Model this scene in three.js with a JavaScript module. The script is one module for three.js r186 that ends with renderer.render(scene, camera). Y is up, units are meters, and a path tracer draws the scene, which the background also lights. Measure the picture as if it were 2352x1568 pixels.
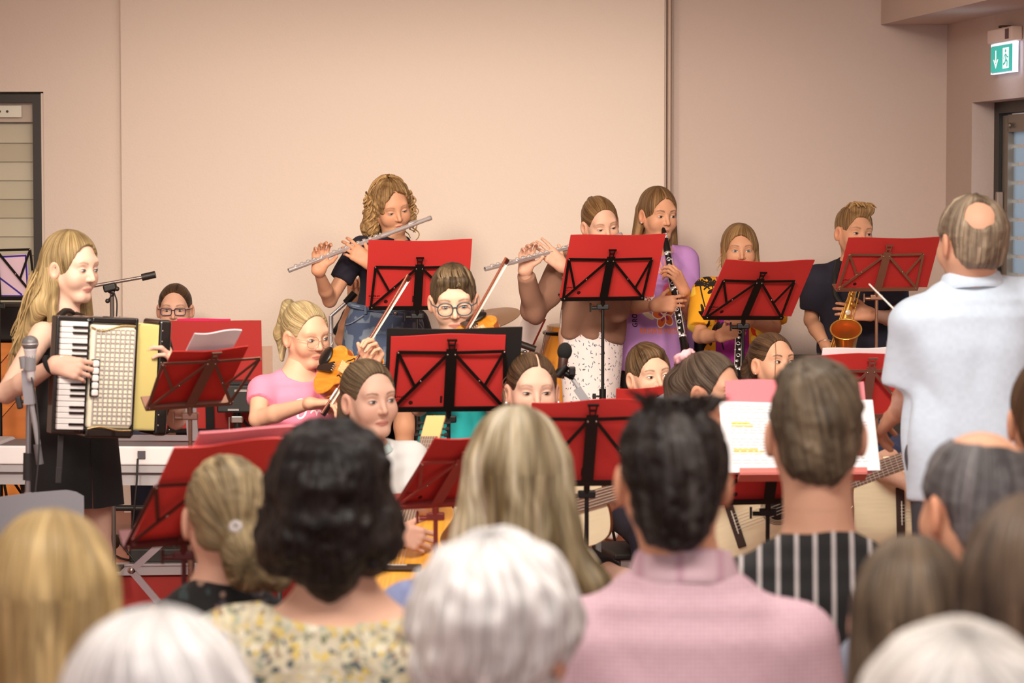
import * as THREE from 'three';
import { RectAreaLightUniformsLib } from 'three/addons/lights/RectAreaLightUniformsLib.js';
import { RoundedBoxGeometry } from 'three/addons/geometries/RoundedBoxGeometry.js';
import { mergeGeometries } from 'three/addons/utils/BufferGeometryUtils.js';

// ------------------------------------------------------------------ camera, light, exposure
RectAreaLightUniformsLib.init();
const scene = new THREE.Scene();
scene.background = new THREE.Color(1.05, 1.15, 1.25);
const FPX = 6533, EYE = 1.68, PITCH = Math.atan(0.0556);
const camera = new THREE.PerspectiveCamera(2 * Math.atan(784 / FPX) * 180 / Math.PI, 1.5, 0.1, 60);
camera.position.set(0, EYE, 0);
camera.rotation.x = -PITCH;
camera.focus = 11.2;
camera.userData.fStop = 5.2;
const renderer = new THREE.WebGLRenderer({ antialias: true });
renderer.toneMapping = THREE.LinearToneMapping;
renderer.toneMappingExposure = 1.3;
renderer.shadowMap.enabled = true;

const taken = {};
function numbered(name) { const n = taken[name] = (taken[name] ?? -1) + 1; return n ? name + '_' + String(n).padStart(3, '0') : name; }
function areaLight(name, label, at, aim, w, h, color, power, glow, kind) {
  // a ceiling fitting or window pane: housing, glowing face, and a light of the same size in front of it
  const g = new THREE.Group();
  g.name = name; g.position.set(...at); g.lookAt(...aim); scene.add(g);
  g.userData = { label, category: kind };
  if (kind === 'structure') g.userData = { kind: 'structure' };
  const face = new THREE.Mesh(new THREE.PlaneGeometry(w, h), new THREE.MeshStandardMaterial({ color: 0xffffff, emissive: new THREE.Color(...color), emissiveIntensity: glow }));
  face.name = 'diffuser'; g.add(face);
  const box = new THREE.Mesh(new THREE.BoxGeometry(w + 0.04, h + 0.04, 0.05), new THREE.MeshStandardMaterial({ color: 0xeeeeee, roughness: 0.5 }));
  box.name = 'housing'; box.position.z = -0.028; g.add(box);
  const l = new THREE.RectAreaLight(new THREE.Color(...color), power, w, h);
  l.position.z = 0.01; l.rotation.y = Math.PI; g.add(l);
  return g;
}
const WARM = [1.0, 0.865, 0.71], NEUT = [1.0, 0.95, 0.88], DAY = [0.86, 0.94, 1.0];
areaLight('stage_light', 'long warm ceiling stage light', [-0.35, 3.1, -8.6], [-0.5, 0.9, -12.6], 2.6, 0.35, WARM, 5, 3, 'light');
function spotLamp(label, pos, aim, cd) {
  const g = new THREE.Group(); g.name = numbered('stage_spotlight'); g.userData = { label, category: 'spotlight', group: 'stage spotlights' }; g.position.set(...pos); g.lookAt(...aim); scene.add(g);
  const can = new THREE.Mesh(new THREE.CylinderGeometry(0.11, 0.08, 0.24, 24, 1, true).rotateX(Math.PI / 2).translate(0, 0, -0.1), new THREE.MeshStandardMaterial({ color: 0x15120f, roughness: 0.6, side: THREE.DoubleSide })); can.name = 'can'; g.add(can);
  const bulb = new THREE.Mesh(new THREE.SphereGeometry(0.05, 16, 12), new THREE.MeshStandardMaterial({ color: 0xffffff, emissive: new THREE.Color(...WARM), emissiveIntensity: 3 })); bulb.name = 'bulb'; bulb.position.z = -0.06; g.add(bulb);
  const yoke = new THREE.Mesh(new THREE.TorusGeometry(0.14, 0.008, 8, 24, Math.PI).translate(0, 0, -0.1), new THREE.MeshStandardMaterial({ color: 0x15120f })); yoke.name = 'yoke'; g.add(yoke);
  const l = new THREE.SpotLight(new THREE.Color(...WARM), cd, 0, 0.44, 0.95, 2); l.position.set(0, 0, 0.03); l.target.position.set(0, 0, 4); l.castShadow = true; l.shadow.radius = 14; g.add(l, l.target);
}
spotLamp('left stage spotlight under the ceiling', [-1.9, 3.0, -6.6], [-0.8, 0.55, -12.6], 33);
spotLamp('middle stage spotlight under the ceiling', [-0.3, 3.0, -6.4], [-0.2, 0.55, -12.6], 36);
spotLamp('right stage spotlight under the ceiling', [1.5, 3.0, -6.6], [0.7, 0.5, -12.0], 19);
areaLight('ceiling_light', 'ceiling light panel above the front chairs', [0, 3.2, -6.2], [0, 0, -7.6], 2.6, 0.6, NEUT, 13, 3, 'light');
areaLight('ceiling_light_001', 'ceiling light panel above the back chairs', [0, 3.2, -3.3], [0, 0, -3.4], 2.6, 0.6, NEUT, 14, 3, 'light');
areaLight('window_1', '', [-0.3, 1.95, 1.97], [-0.3, 1.75, -6], 4.6, 1.7, DAY, 1.6, 2, 'structure');

// ------------------------------------------------------------------ helpers
const V = (x, y, z) => new THREE.Vector3(x, y, z);
const sub = (a, b) => a.clone().sub(b), addS = (a, b, s) => a.clone().addScaledVector(b, s);
const mixV = (a, b, t) => a.clone().lerp(b, t);
const clamp = (x, a = 0, b = 1) => Math.min(b, Math.max(a, x));
const sstep = (a, b, x) => { const t = clamp((x - a) / (b - a)); return t * t * (3 - 2 * t); };
const lerp = (a, b, t) => a + (b - a) * t;
const cp = Math.cos(PITCH), sp = Math.sin(PITCH);
/** the world point that stands at ground distance D in front of the camera and shows at photo pixel (px, py) */
function W(px, py, D) {
  const x = (px - 1176) / FPX, y = (784 - py) / FPX;
  const ry = y * cp - sp, rz = -(y * sp + cp);
  const t = -D / rz;
  return V(x * t, EYE + ry * t, -D);
}
function rng(seed) { let s = seed >>> 0; return () => { s = (s + 0x6D2B79F5) | 0; let t = Math.imul(s ^ (s >>> 15), 1 | s); t = (t + Math.imul(t ^ (t >>> 7), 61 | t)) ^ t; return ((t ^ (t >>> 14)) >>> 0) / 4294967296; }; }
function h3(x, y, z) { let h = Math.imul(x, 374761393) ^ Math.imul(y, 668265263) ^ Math.imul(z, 2147483647 - 1274126177); h = Math.imul(h ^ (h >>> 13), 1274126177); return ((h ^ (h >>> 16)) >>> 0) / 4294967296; }
function noise(x, y, z) {
  const X = Math.floor(x), Y = Math.floor(y), Z = Math.floor(z);
  let u = x - X, v = y - Y, w = z - Z; u = u * u * (3 - 2 * u); v = v * v * (3 - 2 * v); w = w * w * (3 - 2 * w);
  const l = (a, b, t) => a + (b - a) * t;
  return l(l(l(h3(X, Y, Z), h3(X + 1, Y, Z), u), l(h3(X, Y + 1, Z), h3(X + 1, Y + 1, Z), u), v), l(l(h3(X, Y, Z + 1), h3(X + 1, Y, Z + 1), u), l(h3(X, Y + 1, Z + 1), h3(X + 1, Y + 1, Z + 1), u), v), w) * 2 - 1;
}
const srgb = hex => { const c = new THREE.Color(hex); return [c.r, c.g, c.b]; };
const mixC = (a, b, t) => [a[0] + (b[0] - a[0]) * t, a[1] + (b[1] - a[1]) * t, a[2] + (b[2] - a[2]) * t];
const mats = {};
function mat(color, rough = 0.6, metal = 0, extra) {
  const key = color + '|' + rough + '|' + metal + '|' + JSON.stringify(extra || 0);
  return mats[key] || (mats[key] = new THREE.MeshPhysicalMaterial({ color, roughness: rough, metalness: metal, side: THREE.DoubleSide, ...extra }));
}
function texData(w, h, fn, rx = 1, ry = 1, data = false) {
  const d = new Uint8Array(w * h * 4);
  for (let j = 0; j < h; j++) for (let i = 0; i < w; i++) { const c = fn(i / w, j / h, i, j); const o = (j * w + i) * 4; for (let k = 0; k < 3; k++) d[o + k] = Math.max(0, Math.min(255, c[k])); d[o + 3] = 255; }
  const t = new THREE.DataTexture(d, w, h); t.wrapS = t.wrapT = THREE.RepeatWrapping; t.magFilter = THREE.LinearFilter; t.minFilter = THREE.LinearMipmapLinearFilter; t.generateMipmaps = true;
  t.repeat.set(rx, ry); if (!data) t.colorSpace = THREE.SRGBColorSpace; t.needsUpdate = true; return t;
}
function texCanvas(w, h, draw) {
  const c = document.createElement('canvas'); c.width = w; c.height = h; draw(c.getContext('2d'), w, h);
  const t = new THREE.CanvasTexture(c); t.colorSpace = THREE.SRGBColorSpace; t.wrapS = t.wrapT = THREE.RepeatWrapping; return t;
}
function thing(name, label, category, pos, group) {
  const o = new THREE.Group(); o.name = numbered(name); if (pos) o.position.copy(pos); scene.add(o);
  o.userData = { label, category }; if (group) o.userData.group = group; return o;
}
function struct(name, geo, m) { const o = new THREE.Mesh(geo, m); o.name = name; o.userData = { kind: 'structure' }; scene.add(o); return o; }
function part(name, geo, m, parent, pos) { const o = new THREE.Mesh(geo, m); o.name = name; if (pos) o.position.set(...(pos.isVector3 ? pos.toArray() : pos)); parent.add(o); return o; }
const box = (w, h, d, x = 0, y = 0, z = 0) => new THREE.BoxGeometry(w, h, d).translate(x, y, z);
const rbox = (w, h, d, r, x = 0, y = 0, z = 0) => new RoundedBoxGeometry(w, h, d, 2, r).translate(x, y, z);
function norm1(g) { const q = g.index ? g.toNonIndexed() : g; for (const k of Object.keys(q.attributes)) if (!['position', 'normal', 'uv'].includes(k)) q.deleteAttribute(k); return q; }
const merge = list => mergeGeometries(list.map(norm1));
/** a straight bar between two points: round (n sides) */
function bar(a, b, r, n = 8, r2 = r) {
  const d = sub(b, a), L = d.length(); const g = new THREE.CylinderGeometry(r2, r, L, n); g.translate(0, L / 2, 0);
  g.applyQuaternion(new THREE.Quaternion().setFromUnitVectors(V(0, 1, 0), d.normalize())); g.translate(a.x, a.y, a.z); return g;
}
/** a flat bar from a to b: width w along side, thickness t */
function flat(a, b, w, t, nrm) {
  const d = sub(b, a), L = d.length(); d.normalize(); const n = nrm.clone().addScaledVector(d, -nrm.dot(d)).normalize(); const s = V().crossVectors(d, n);
  const g = new THREE.BoxGeometry(w, L, t); g.applyMatrix4(new THREE.Matrix4().makeBasis(s, d, n).setPosition(mixV(a, b, 0.5))); return g;
}
function tube(pts, r, seg = 24, n = 8, closed = false) { return new THREE.TubeGeometry(new THREE.CatmullRomCurve3(pts, closed), seg, r, n, closed); }
const lathe = (pts, n = 24) => new THREE.LatheGeometry(pts.map(p => new THREE.Vector2(p[0], p[1])), n);
/** swept tube whose radius follows rad(t), flat ends pinched */
function sweep(pts, rad, seg = 12, n = 6, flatten = 1) {
  const c = new THREE.CatmullRomCurve3(pts); const fr = c.computeFrenetFrames(seg, false); const P = [], I = [];
  for (let i = 0; i <= seg; i++) { const t = i / seg, p = c.getPoint(t), r = rad(t); for (let j = 0; j < n; j++) { const a = j / n * 6.28318; const v = p.clone().addScaledVector(fr.normals[i], Math.cos(a) * r).addScaledVector(fr.binormals[i], Math.sin(a) * r * flatten); P.push(v.x, v.y, v.z); } }
  for (let i = 0; i < seg; i++) for (let j = 0; j < n; j++) { const a = i * n + j, b = i * n + (j + 1) % n; I.push(a, b, a + n, b, b + n, a + n); }
  const g = new THREE.BufferGeometry(); g.setAttribute('position', new THREE.Float32BufferAttribute(P, 3)); g.setAttribute('uv', new THREE.Float32BufferAttribute(new Float32Array(P.length / 3 * 2), 2)); g.setIndex(I); g.computeVertexNormals(); return g;
}
/** place a group so that its local +y runs along dir and its local +z looks as near as possible to face */
function orient(o, pos, dir, face) {
  const y = dir.clone().normalize(), z = face.clone().addScaledVector(y, -face.dot(y)).normalize(), x = V().crossVectors(y, z);
  o.position.copy(pos); o.quaternion.setFromRotationMatrix(new THREE.Matrix4().makeBasis(x, y, z)); return o;
}

// ------------------------------------------------------------------ distance fields and their meshes
const smin = (a, b, k) => { const h = Math.max(k - Math.abs(a - b), 0) / k; return Math.min(a, b) - h * h * k * 0.25; };
const smax = (a, b, k) => -smin(-a, -b, k);
function rc(a, b, r1, r2) { // tapered capsule
  const ax = a.x ?? a[0], ay = a.y ?? a[1], az = a.z ?? a[2], dx = (b.x ?? b[0]) - ax, dy = (b.y ?? b[1]) - ay, dz = (b.z ?? b[2]) - az, L2 = dx * dx + dy * dy + dz * dz || 1e-9;
  return (x, y, z) => { x -= ax; y -= ay; z -= az; const t = Math.min(1, Math.max(0, (x * dx + y * dy + z * dz) / L2)); x -= t * dx; y -= t * dy; z -= t * dz; return Math.sqrt(x * x + y * y + z * z) - (r1 + (r2 - r1) * t); };
}
function el(c, r) { const [cx, cy, cz] = c, [a, b, d] = r; return (x, y, z) => { x -= cx; y -= cy; z -= cz; const k0 = Math.sqrt(x * x / (a * a) + y * y / (b * b) + z * z / (d * d)), k1 = Math.sqrt(x * x / (a * a * a * a) + y * y / (b * b * b * b) + z * z / (d * d * d * d)); return k1 < 1e-6 ? -Math.min(a, b, d) : k0 * (k0 - 1) / k1; }; }
function uni(list, k) { return (x, y, z) => { let d = list[0](x, y, z); for (let i = 1; i < list.length; i++) d = smin(d, list[i](x, y, z), k); return d; }; }
/** surface of f = 0 inside the box lo..hi with cells of h; returns plain arrays */
function surf(f, lo, hi, h) {
  const n = [0, 1, 2].map(i => Math.ceil((hi[i] - lo[i]) / h) + 1), [nx, ny, nz] = n, F = new Float32Array(nx * ny * nz), B = 4;
  for (let k0 = 0; k0 < nz; k0 += B) for (let j0 = 0; j0 < ny; j0 += B) for (let i0 = 0; i0 < nx; i0 += B) {
    const c = f(lo[0] + (i0 + 1.5) * h, lo[1] + (j0 + 1.5) * h, lo[2] + (k0 + 1.5) * h), skip = Math.abs(c) > h * 5.5;
    for (let k = k0; k < Math.min(k0 + B, nz); k++) for (let j = j0; j < Math.min(j0 + B, ny); j++) for (let i = i0; i < Math.min(i0 + B, nx); i++)
      F[(k * ny + j) * nx + i] = skip ? c : f(lo[0] + i * h, lo[1] + j * h, lo[2] + k * h);
  }
  const id = new Int32Array(nx * ny * nz).fill(-1), P = [], I = [], st = [1, nx, nx * ny];
  const E = [[0, 1], [2, 3], [4, 5], [6, 7], [0, 2], [1, 3], [4, 6], [5, 7], [0, 4], [1, 5], [2, 6], [3, 7]];
  const v = new Float32Array(8);
  for (let k = 0; k < nz - 1; k++) for (let j = 0; j < ny - 1; j++) for (let i = 0; i < nx - 1; i++) {
    const o = (k * ny + j) * nx + i; let m = 0;
    for (let c = 0; c < 8; c++) { v[c] = F[o + (c & 1) + ((c >> 1) & 1) * nx + (c >> 2) * nx * ny]; if (v[c] < 0) m |= 1 << c; }
    if (m === 0 || m === 255) continue;
    let x = 0, y = 0, z = 0, q = 0;
    for (const [a, b] of E) { if ((v[a] < 0) === (v[b] < 0)) continue; const t = v[a] / (v[a] - v[b]); x += (a & 1) + ((b & 1) - (a & 1)) * t; y += ((a >> 1) & 1) + (((b >> 1) & 1) - ((a >> 1) & 1)) * t; z += (a >> 2) + ((b >> 2) - (a >> 2)) * t; q++; }
    id[o] = P.length / 3; P.push(lo[0] + (i + x / q) * h, lo[1] + (j + y / q) * h, lo[2] + (k + z / q) * h);
  }
  for (let k = 1; k < nz - 1; k++) for (let j = 1; j < ny - 1; j++) for (let i = 1; i < nx - 1; i++) {
    const o = (k * ny + j) * nx + i, s = F[o] < 0;
    for (let a = 0; a < 3; a++) { if ((F[o + st[a]] < 0) === s) continue; const b = st[(a + 1) % 3], c = st[(a + 2) % 3]; const q = [id[o - b - c], id[o - c], id[o], id[o - b]]; if (q.some(e => e < 0)) continue; if (s) I.push(q[0], q[1], q[2], q[0], q[2], q[3]); else I.push(q[0], q[2], q[1], q[0], q[3], q[2]); }
  }
  return { P, I };
}
/** several surfaces -> one geometry, points moved by fix(), coloured by col(x, y, z), uv by uv(x, y, z) */
function geoOf(list, org) {
  const P = [], I = [], C = [], U = []; 
  for (const s of list) {
    const b = P.length / 3;
    for (let i = 0; i < s.P.length; i += 3) {
      let x = s.P[i], y = s.P[i + 1], z = s.P[i + 2]; const c = s.col ? s.col(x, y, z) : [1, 1, 1], u = s.uv ? s.uv(x, y, z) : [0, 0];
      if (s.m) { const e = s.m.elements, X = e[0] * x + e[4] * y + e[8] * z + e[12], Y = e[1] * x + e[5] * y + e[9] * z + e[13], Z = e[2] * x + e[6] * y + e[10] * z + e[14]; x = X; y = Y; z = Z; }
      P.push(x - org.x, y - org.y, z - org.z); C.push(c[0], c[1], c[2]); U.push(u[0], u[1]);
    }
    if (s.seam) { // split vertices where the angle coordinate wraps
      const dup = {}; for (let i = 0; i < s.I.length; i += 3) { const t = [s.I[i], s.I[i + 1], s.I[i + 2]], us = t.map(e => U[(e + b) * 2]), mx = Math.max(...us); for (let j = 0; j < 3; j++) { if (mx - us[j] > s.seam * 0.5) { const k = t[j]; if (dup[k] === undefined) { const o = (k + b); dup[k] = P.length / 3; P.push(P[o * 3], P[o * 3 + 1], P[o * 3 + 2]); C.push(C[o * 3], C[o * 3 + 1], C[o * 3 + 2]); U.push(U[o * 2] + s.seam, U[o * 2 + 1]); } I.push(dup[k]); } else I.push(t[j] + b); } }
    } else for (const i of s.I) I.push(i + b);
  }
  const g = new THREE.BufferGeometry(); g.setAttribute('position', new THREE.Float32BufferAttribute(P, 3)); g.setAttribute('color', new THREE.Float32BufferAttribute(C, 3)); g.setAttribute('uv', new THREE.Float32BufferAttribute(U, 2)); g.setIndex(I); g.computeVertexNormals(); return g;
}
function bounds(pts, pad) { const lo = [1e9, 1e9, 1e9], hi = [-1e9, -1e9, -1e9]; for (const p of pts) { const q = p.isVector3 ? [p.x, p.y, p.z] : p; for (let i = 0; i < 3; i++) { lo[i] = Math.min(lo[i], q[i] - pad); hi[i] = Math.max(hi[i], q[i] + pad); } } return [lo, hi]; }

// ------------------------------------------------------------------ the hall
const plasterBump = texData(256, 256, (u, v, i, j) => { const a = 128 + 60 * noise(i * 0.45, j * 0.45, 3) + 50 * noise(i * 0.16, j * 0.16, 9); return [a, a, a]; }, 1, 1, true);
function plaster(rgb) {
  const b = plasterBump.clone(); b.repeat.set(2.2, 2.2); b.needsUpdate = true;
  return new THREE.MeshPhysicalMaterial({ color: new THREE.Color(...rgb), roughness: 0.92, bumpMap: b, bumpScale: 0.0012 });
}
/** box with uv in metres */
function mbox(w, h, d, x, y, z) {
  const g = box(w, h, d, x, y, z), p = g.attributes.position, n = g.attributes.normal, u = g.attributes.uv;
  for (let i = 0; i < p.count; i++) { const ax = Math.abs(n.getX(i)), ay = Math.abs(n.getY(i)); u.setXY(i, ax > 0.5 ? p.getZ(i) : p.getX(i), ay > 0.5 ? p.getZ(i) : p.getY(i)); }
  return g;
}
const WB = -13, HC = 3.3, STG = 0.18;
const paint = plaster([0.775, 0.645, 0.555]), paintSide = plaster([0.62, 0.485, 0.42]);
{
  // back wall: recessed left bay with a glazed door, the proud centre panel, the plain right bay
  struct('wall_back', merge([mbox(0.37, HC - 0, 0.2, -1.95, HC / 2, WB - 0.1), mbox(1.3, HC - 2.096, 0.2, -2.785, (HC + 2.096) / 2, WB - 0.1), mbox(0.15, HC, 0.2, -3.36, HC / 2, WB - 0.1)]), paint);
  struct('wall_back_panel', mbox(2.46, HC, 0.3, -0.54, HC / 2, WB - 0.07), paint);
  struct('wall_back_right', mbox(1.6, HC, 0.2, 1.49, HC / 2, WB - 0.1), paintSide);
  struct('wall_left', mbox(0.2, HC, 15.6, -3.45, HC / 2, -5.4), paint);
  struct('wall_front', merge([mbox(7.4, 1.05, 0.2, 0, 0.525, 2.14), mbox(7.4, HC - 2.85, 0.2, 0, (HC + 2.85) / 2, 2.14), mbox(1.3, 1.8, 0.2, -3.05, 1.95, 2.14), mbox(1.7, 1.8, 0.2, 2.85, 1.95, 2.14)]), paint);
  struct('ceiling', mbox(7.6, 0.2, 15.8, 0.1, HC + 0.1, -5.4), new THREE.MeshStandardMaterial({ color: new THREE.Color(0.82, 0.78, 0.74), roughness: 0.95 }));
  struct('floor', mbox(7.6, 0.2, 15.8, 0.1, -0.1, -5.4), new THREE.MeshPhysicalMaterial({ color: new THREE.Color(0.34, 0.13, 0.09), roughness: 0.45 }));
  // right wall: runs towards the camera a little outwards; doorway from a = 0.43 to 1.55 m along it
  const ang = Math.atan(0.111), right = new THREE.Group(); right.name = 'wall_right'; right.userData = { kind: 'structure' };
  right.position.set(1.98, 0, WB); right.rotation.y = ang; scene.add(right); // local +z runs along the wall to the viewer, +x out of the room
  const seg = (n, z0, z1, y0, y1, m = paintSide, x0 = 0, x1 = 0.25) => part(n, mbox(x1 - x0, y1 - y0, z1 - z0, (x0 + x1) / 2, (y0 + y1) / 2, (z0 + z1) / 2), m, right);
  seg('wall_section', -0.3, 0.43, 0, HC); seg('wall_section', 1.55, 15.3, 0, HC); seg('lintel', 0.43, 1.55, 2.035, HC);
  // soffit along the right wall
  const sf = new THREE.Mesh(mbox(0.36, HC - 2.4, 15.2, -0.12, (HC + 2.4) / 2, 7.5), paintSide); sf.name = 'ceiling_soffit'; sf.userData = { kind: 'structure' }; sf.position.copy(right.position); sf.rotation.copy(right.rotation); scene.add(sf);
  // the glazed door in the right wall
  const d = new THREE.Group(); d.name = 'door_1'; d.userData = { kind: 'structure' }; d.position.copy(right.position); d.rotation.copy(right.rotation); scene.add(d);
  const dark = mat(0x16130f, 0.4), alu = mat(0x8d8276, 0.35, 0.5), frost = mat(0xc9dbe6, 0.75, 0, { transmission: 0.75, thickness: 0 }), clear = mat(0xffffff, 0.02, 0, { transmission: 1, thickness: 0 });
  part('door_frame', merge([mbox(0.06, 2.03, 0.075, 0.13, 1.02, 0.47), mbox(0.06, 2.03, 0.075, 0.13, 1.02, 1.51), mbox(0.06, 0.05, 0.97, 0.13, 2.01, 0.99)]), dark, d);
  const leaf = part('door_leaf', merge([mbox(0.05, 1.97, 0.085, 0.14, 0.99, 0.555), mbox(0.05, 1.97, 0.085, 0.14, 0.99, 1.43), mbox(0.05, 0.075, 0.8, 0.14, 1.94, 0.99), mbox(0.05, 0.16, 0.8, 0.14, 0.08, 0.99)]), alu, d);
  part('hinge', rbox(0.03, 0.085, 0.028, 0.006, 0.1, 1.6, 0.525), mat(0xa8968a, 0.4, 0.2), leaf);
  part('closer_bolt', lathe([[0, 0], [0.012, 0], [0.012, 0.012], [0, 0.014]], 12).rotateZ(Math.PI / 2).translate(0.11, 1.93, 0.66), alu, leaf);
  for (let k = 0; k < 22; k++) { const y0 = 0.17 + k * 0.08; part('frosted_band', mbox(0.008, 0.064, 0.8, 0.145, y0 + 0.032, 0.99), frost, leaf); part('clear_pane', mbox(0.004, 0.016, 0.8, 0.145, y0 + 0.072, 0.99), clear, leaf); }
  // a paved court behind the door so that daylight comes through the glass
  struct('trim_court', mbox(3.4, 0.1, 4, 3.95, -0.06, -12), mat(0x9aa39a, 0.9));
  // exit sign over the door: white box, glowing acrylic plate parallel to the wall
  const s = thing('exit_sign', 'small glowing green and white emergency exit sign with arrow above the right door', 'sign', right.position); s.rotation.y = ang;
  part('housing', rbox(0.05, 0.06, 0.36, 0.008, -0.026, 2.30, 1.02), mat(0xe2c8b8, 0.5), s);
  part('type_plate', mbox(0.002, 0.042, 0.05, -0.052, 2.30, 1.14), mat(0x5d3d3d, 0.6), s);
  const glow = new THREE.MeshStandardMaterial({ color: 0xd8e4ff, emissive: new THREE.Color(0.75, 0.82, 1), emissiveIntensity: 0.9, roughness: 0.2 });
  part('acrylic_edge', merge([mbox(0.014, 0.008, 0.36, -0.026, 2.264, 1.02), mbox(0.014, 0.004, 0.36, -0.026, 2.143, 1.02), mbox(0.014, 0.125, 0.04, -0.026, 2.204, 1.18), mbox(0.014, 0.125, 0.006, -0.026, 2.204, 0.843)]), glow, s);
  const img = texCanvas(512, 256, (c, w, h) => {
    c.fillStyle = '#10b3a4'; c.fillRect(0, 0, w, h); c.fillStyle = '#ffffff';
    c.fillRect(110, 40, 26, 120); c.beginPath(); c.moveTo(60, 130); c.lineTo(123, 225); c.lineTo(186, 130); c.lineTo(160, 130); c.lineTo(123, 180); c.lineTo(88, 130); c.fill();
    c.fillRect(290, 25, 150, 205); c.strokeStyle = '#10b3a4'; c.fillStyle = '#10b3a4'; c.lineWidth = 22; c.lineJoin = 'round'; c.beginPath(); c.arc(360, 58, 17, 0, 7); c.fill();
    c.beginPath(); c.moveTo(365, 85); c.lineTo(368, 140); c.lineTo(345, 175); c.lineTo(300, 190); c.moveTo(368, 140); c.lineTo(400, 165); c.lineTo(395, 215); c.stroke();
    c.lineWidth = 13; c.beginPath(); c.moveTo(355, 90); c.lineTo(325, 115); c.lineTo(318, 140); c.moveTo(372, 92); c.lineTo(400, 120); c.lineTo(425, 118); c.stroke();
  });
  const pl = new THREE.PlaneGeometry(0.315, 0.108); pl.rotateY(-Math.PI / 2);
  part('pictogram', pl.translate(-0.0345, 2.203, 1.0), new THREE.MeshStandardMaterial({ map: img, emissiveMap: img, emissive: 0xffffff, emissiveIntensity: 0.5, roughness: 0.3 }), s);
  part('acrylic_plate', mbox(0.01, 0.118, 0.34, -0.027, 2.204, 1.005), mat(0xcfe4f5, 0.2), s);
  const sl = new THREE.PointLight(new THREE.Color(0.7, 0.8, 1), 0.03, 3); sl.position.set(-0.2, 2.1, 1.05); sl.castShadow = true; s.add(sl);
  part('cable', tube([V(0.0, 2.33, 0.92), V(-0.03, 2.338, 0.95), V(-0.03, 2.336, 1.05), V(0.01, 2.33, 1.12)], 0.004, 12, 6), mat(0x4a3a30, 0.7), s);
  // rails at the right edge of the panel
  struct('trim_1', merge([bar(V(0.712, 0.2, WB + 0.1), V(0.712, HC, WB + 0.1), 0.008, 10), mbox(0.006, HC, 0.05, 0.694, HC / 2, WB + 0.06), mbox(0.005, HC, 0.03, 0.728, HC / 2, WB + 0.02)]), mat(0xb9a090, 0.5));
  // the glazed door in the left bay with a slatted blind behind the pane
  const wn = new THREE.Group(); wn.name = 'door_2'; wn.userData = { kind: 'structure' }; scene.add(wn);
  part('door_frame', merge([mbox(0.04, 2.085, 0.08, -2.169, 1.0425, WB - 0.06), mbox(1.04, 0.036, 0.08, -2.709, 2.067, WB - 0.06), mbox(0.05, 2.09, 0.08, -3.26, 1.045, WB - 0.05)]), mat(0x2a2119, 0.5), wn);
  part('reveal', mbox(0.014, 2.09, 0.03, -2.142, 1.045, WB - 0.03), paint, wn);
  part('pane', mbox(1.05, 2.03, 0.006, -2.71, 1.03, WB - 0.07), mat(0xffffff, 0.03, 0, { transmission: 1, thickness: 0 }), wn);
  const bl = part('blind_box', mbox(1.05, 0.09, 0.03, -2.71, 2.005, WB - 0.1), mat(0xc8b5a4, 0.7), wn);
  part('bracket', mbox(0.28, 0.052, 0.006, -2.385, 2.008, WB - 0.06), mat(0xcfc9ba, 0.4, 0.3), bl);
  for (let k = 0; k < 2; k++) part('screw', lathe([[0, 0], [0.006, 0], [0.006, 0.004], [0, 0.004]], 10).rotateX(Math.PI / 2).translate(-2.31 - 0.035 * k, 2.008, WB - 0.058), mat(0x3a3024, 0.5), bl);
  const slatM = [mat(0xcfc6ae, 0.8), mat(0xc6bca3, 0.8), mat(0xd4cbb4, 0.8)];
  for (let k = 0; k < 22; k++) { const g = mbox(1.05, 0.092, 0.006, 0, 0, 0).rotateX(-0.22); part('blind_slat', g, slatM[(k * 7) % 3], wn, [-2.71, 1.91 - k * 0.086, WB - 0.13]); }
  struct('wall_back_outer', mbox(1.6, HC, 0.1, -2.7, HC / 2, WB - 0.3), mat(0x9a927f, 0.9));
  // low grey radiator ledge under the right bay
  const rad = thing('wall_ledge', 'low dark grey ledge on the wall between the dark-haired girl and the saxophone player', 'ledge', V(1.4, STG, WB + 0.14));
  part('ledge_body', box(1.05, 0.72, 0.2, 0.02, 0.36, 0), mat(0x5a5048, 0.8), rad);
  for (let k = 0; k < 5; k++) part('tile', rbox(0.195, 0.075, 0.02, 0.004, -0.4 + k * 0.205, 0.675, 0.105), mat(0x645a50, 0.7), rad);
  // stage
  const sh = new THREE.Shape(); [[-3.34, 11.02], [2.1, 11.5], [1.95, 12.99], [-3.34, 12.99]].forEach(([x, y], i) => i ? sh.lineTo(x, y) : sh.moveTo(x, y));
  const st = new THREE.ExtrudeGeometry(sh, { depth: STG, bevelEnabled: false }); st.rotateX(-Math.PI / 2);
  struct('floor_stage', st, new THREE.MeshPhysicalMaterial({ color: new THREE.Color(0.40, 0.12, 0.07), roughness: 0.4 }));
  const a = V(-3.3, STG - 0.02, -11.0), b = V(2.1, STG - 0.02, -11.475);
  struct('trim_2', merge([flat(a, b, 0.03, 0.045, V(0, 1, 0)), flat(V(a.x, STG, a.z), V(b.x, STG, b.z), 0.05, 0.008, V(0, 1, 0))]), mat(0xb9b2b6, 0.3, 0.7));
  struct('trim_3', flat(V(-3.3, 0.07, -11.008), V(2.1, 0.07, -11.483), 0.012, 0.14, V(0, 1, 0)), mat(0x8c1a14, 0.7));
  struct('baseboard_back', merge([mbox(2.4, 0.1, 0.02, -0.5, STG + 0.05, WB + 0.095)]), mat(0xb3201a, 0.6));
  struct('baseboard_stage', mbox(2.4, 0.025, 0.04, -0.5, STG + 0.0125, WB + 0.12), mat(0xb8a9a4, 0.4, 0.5));
}

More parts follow.
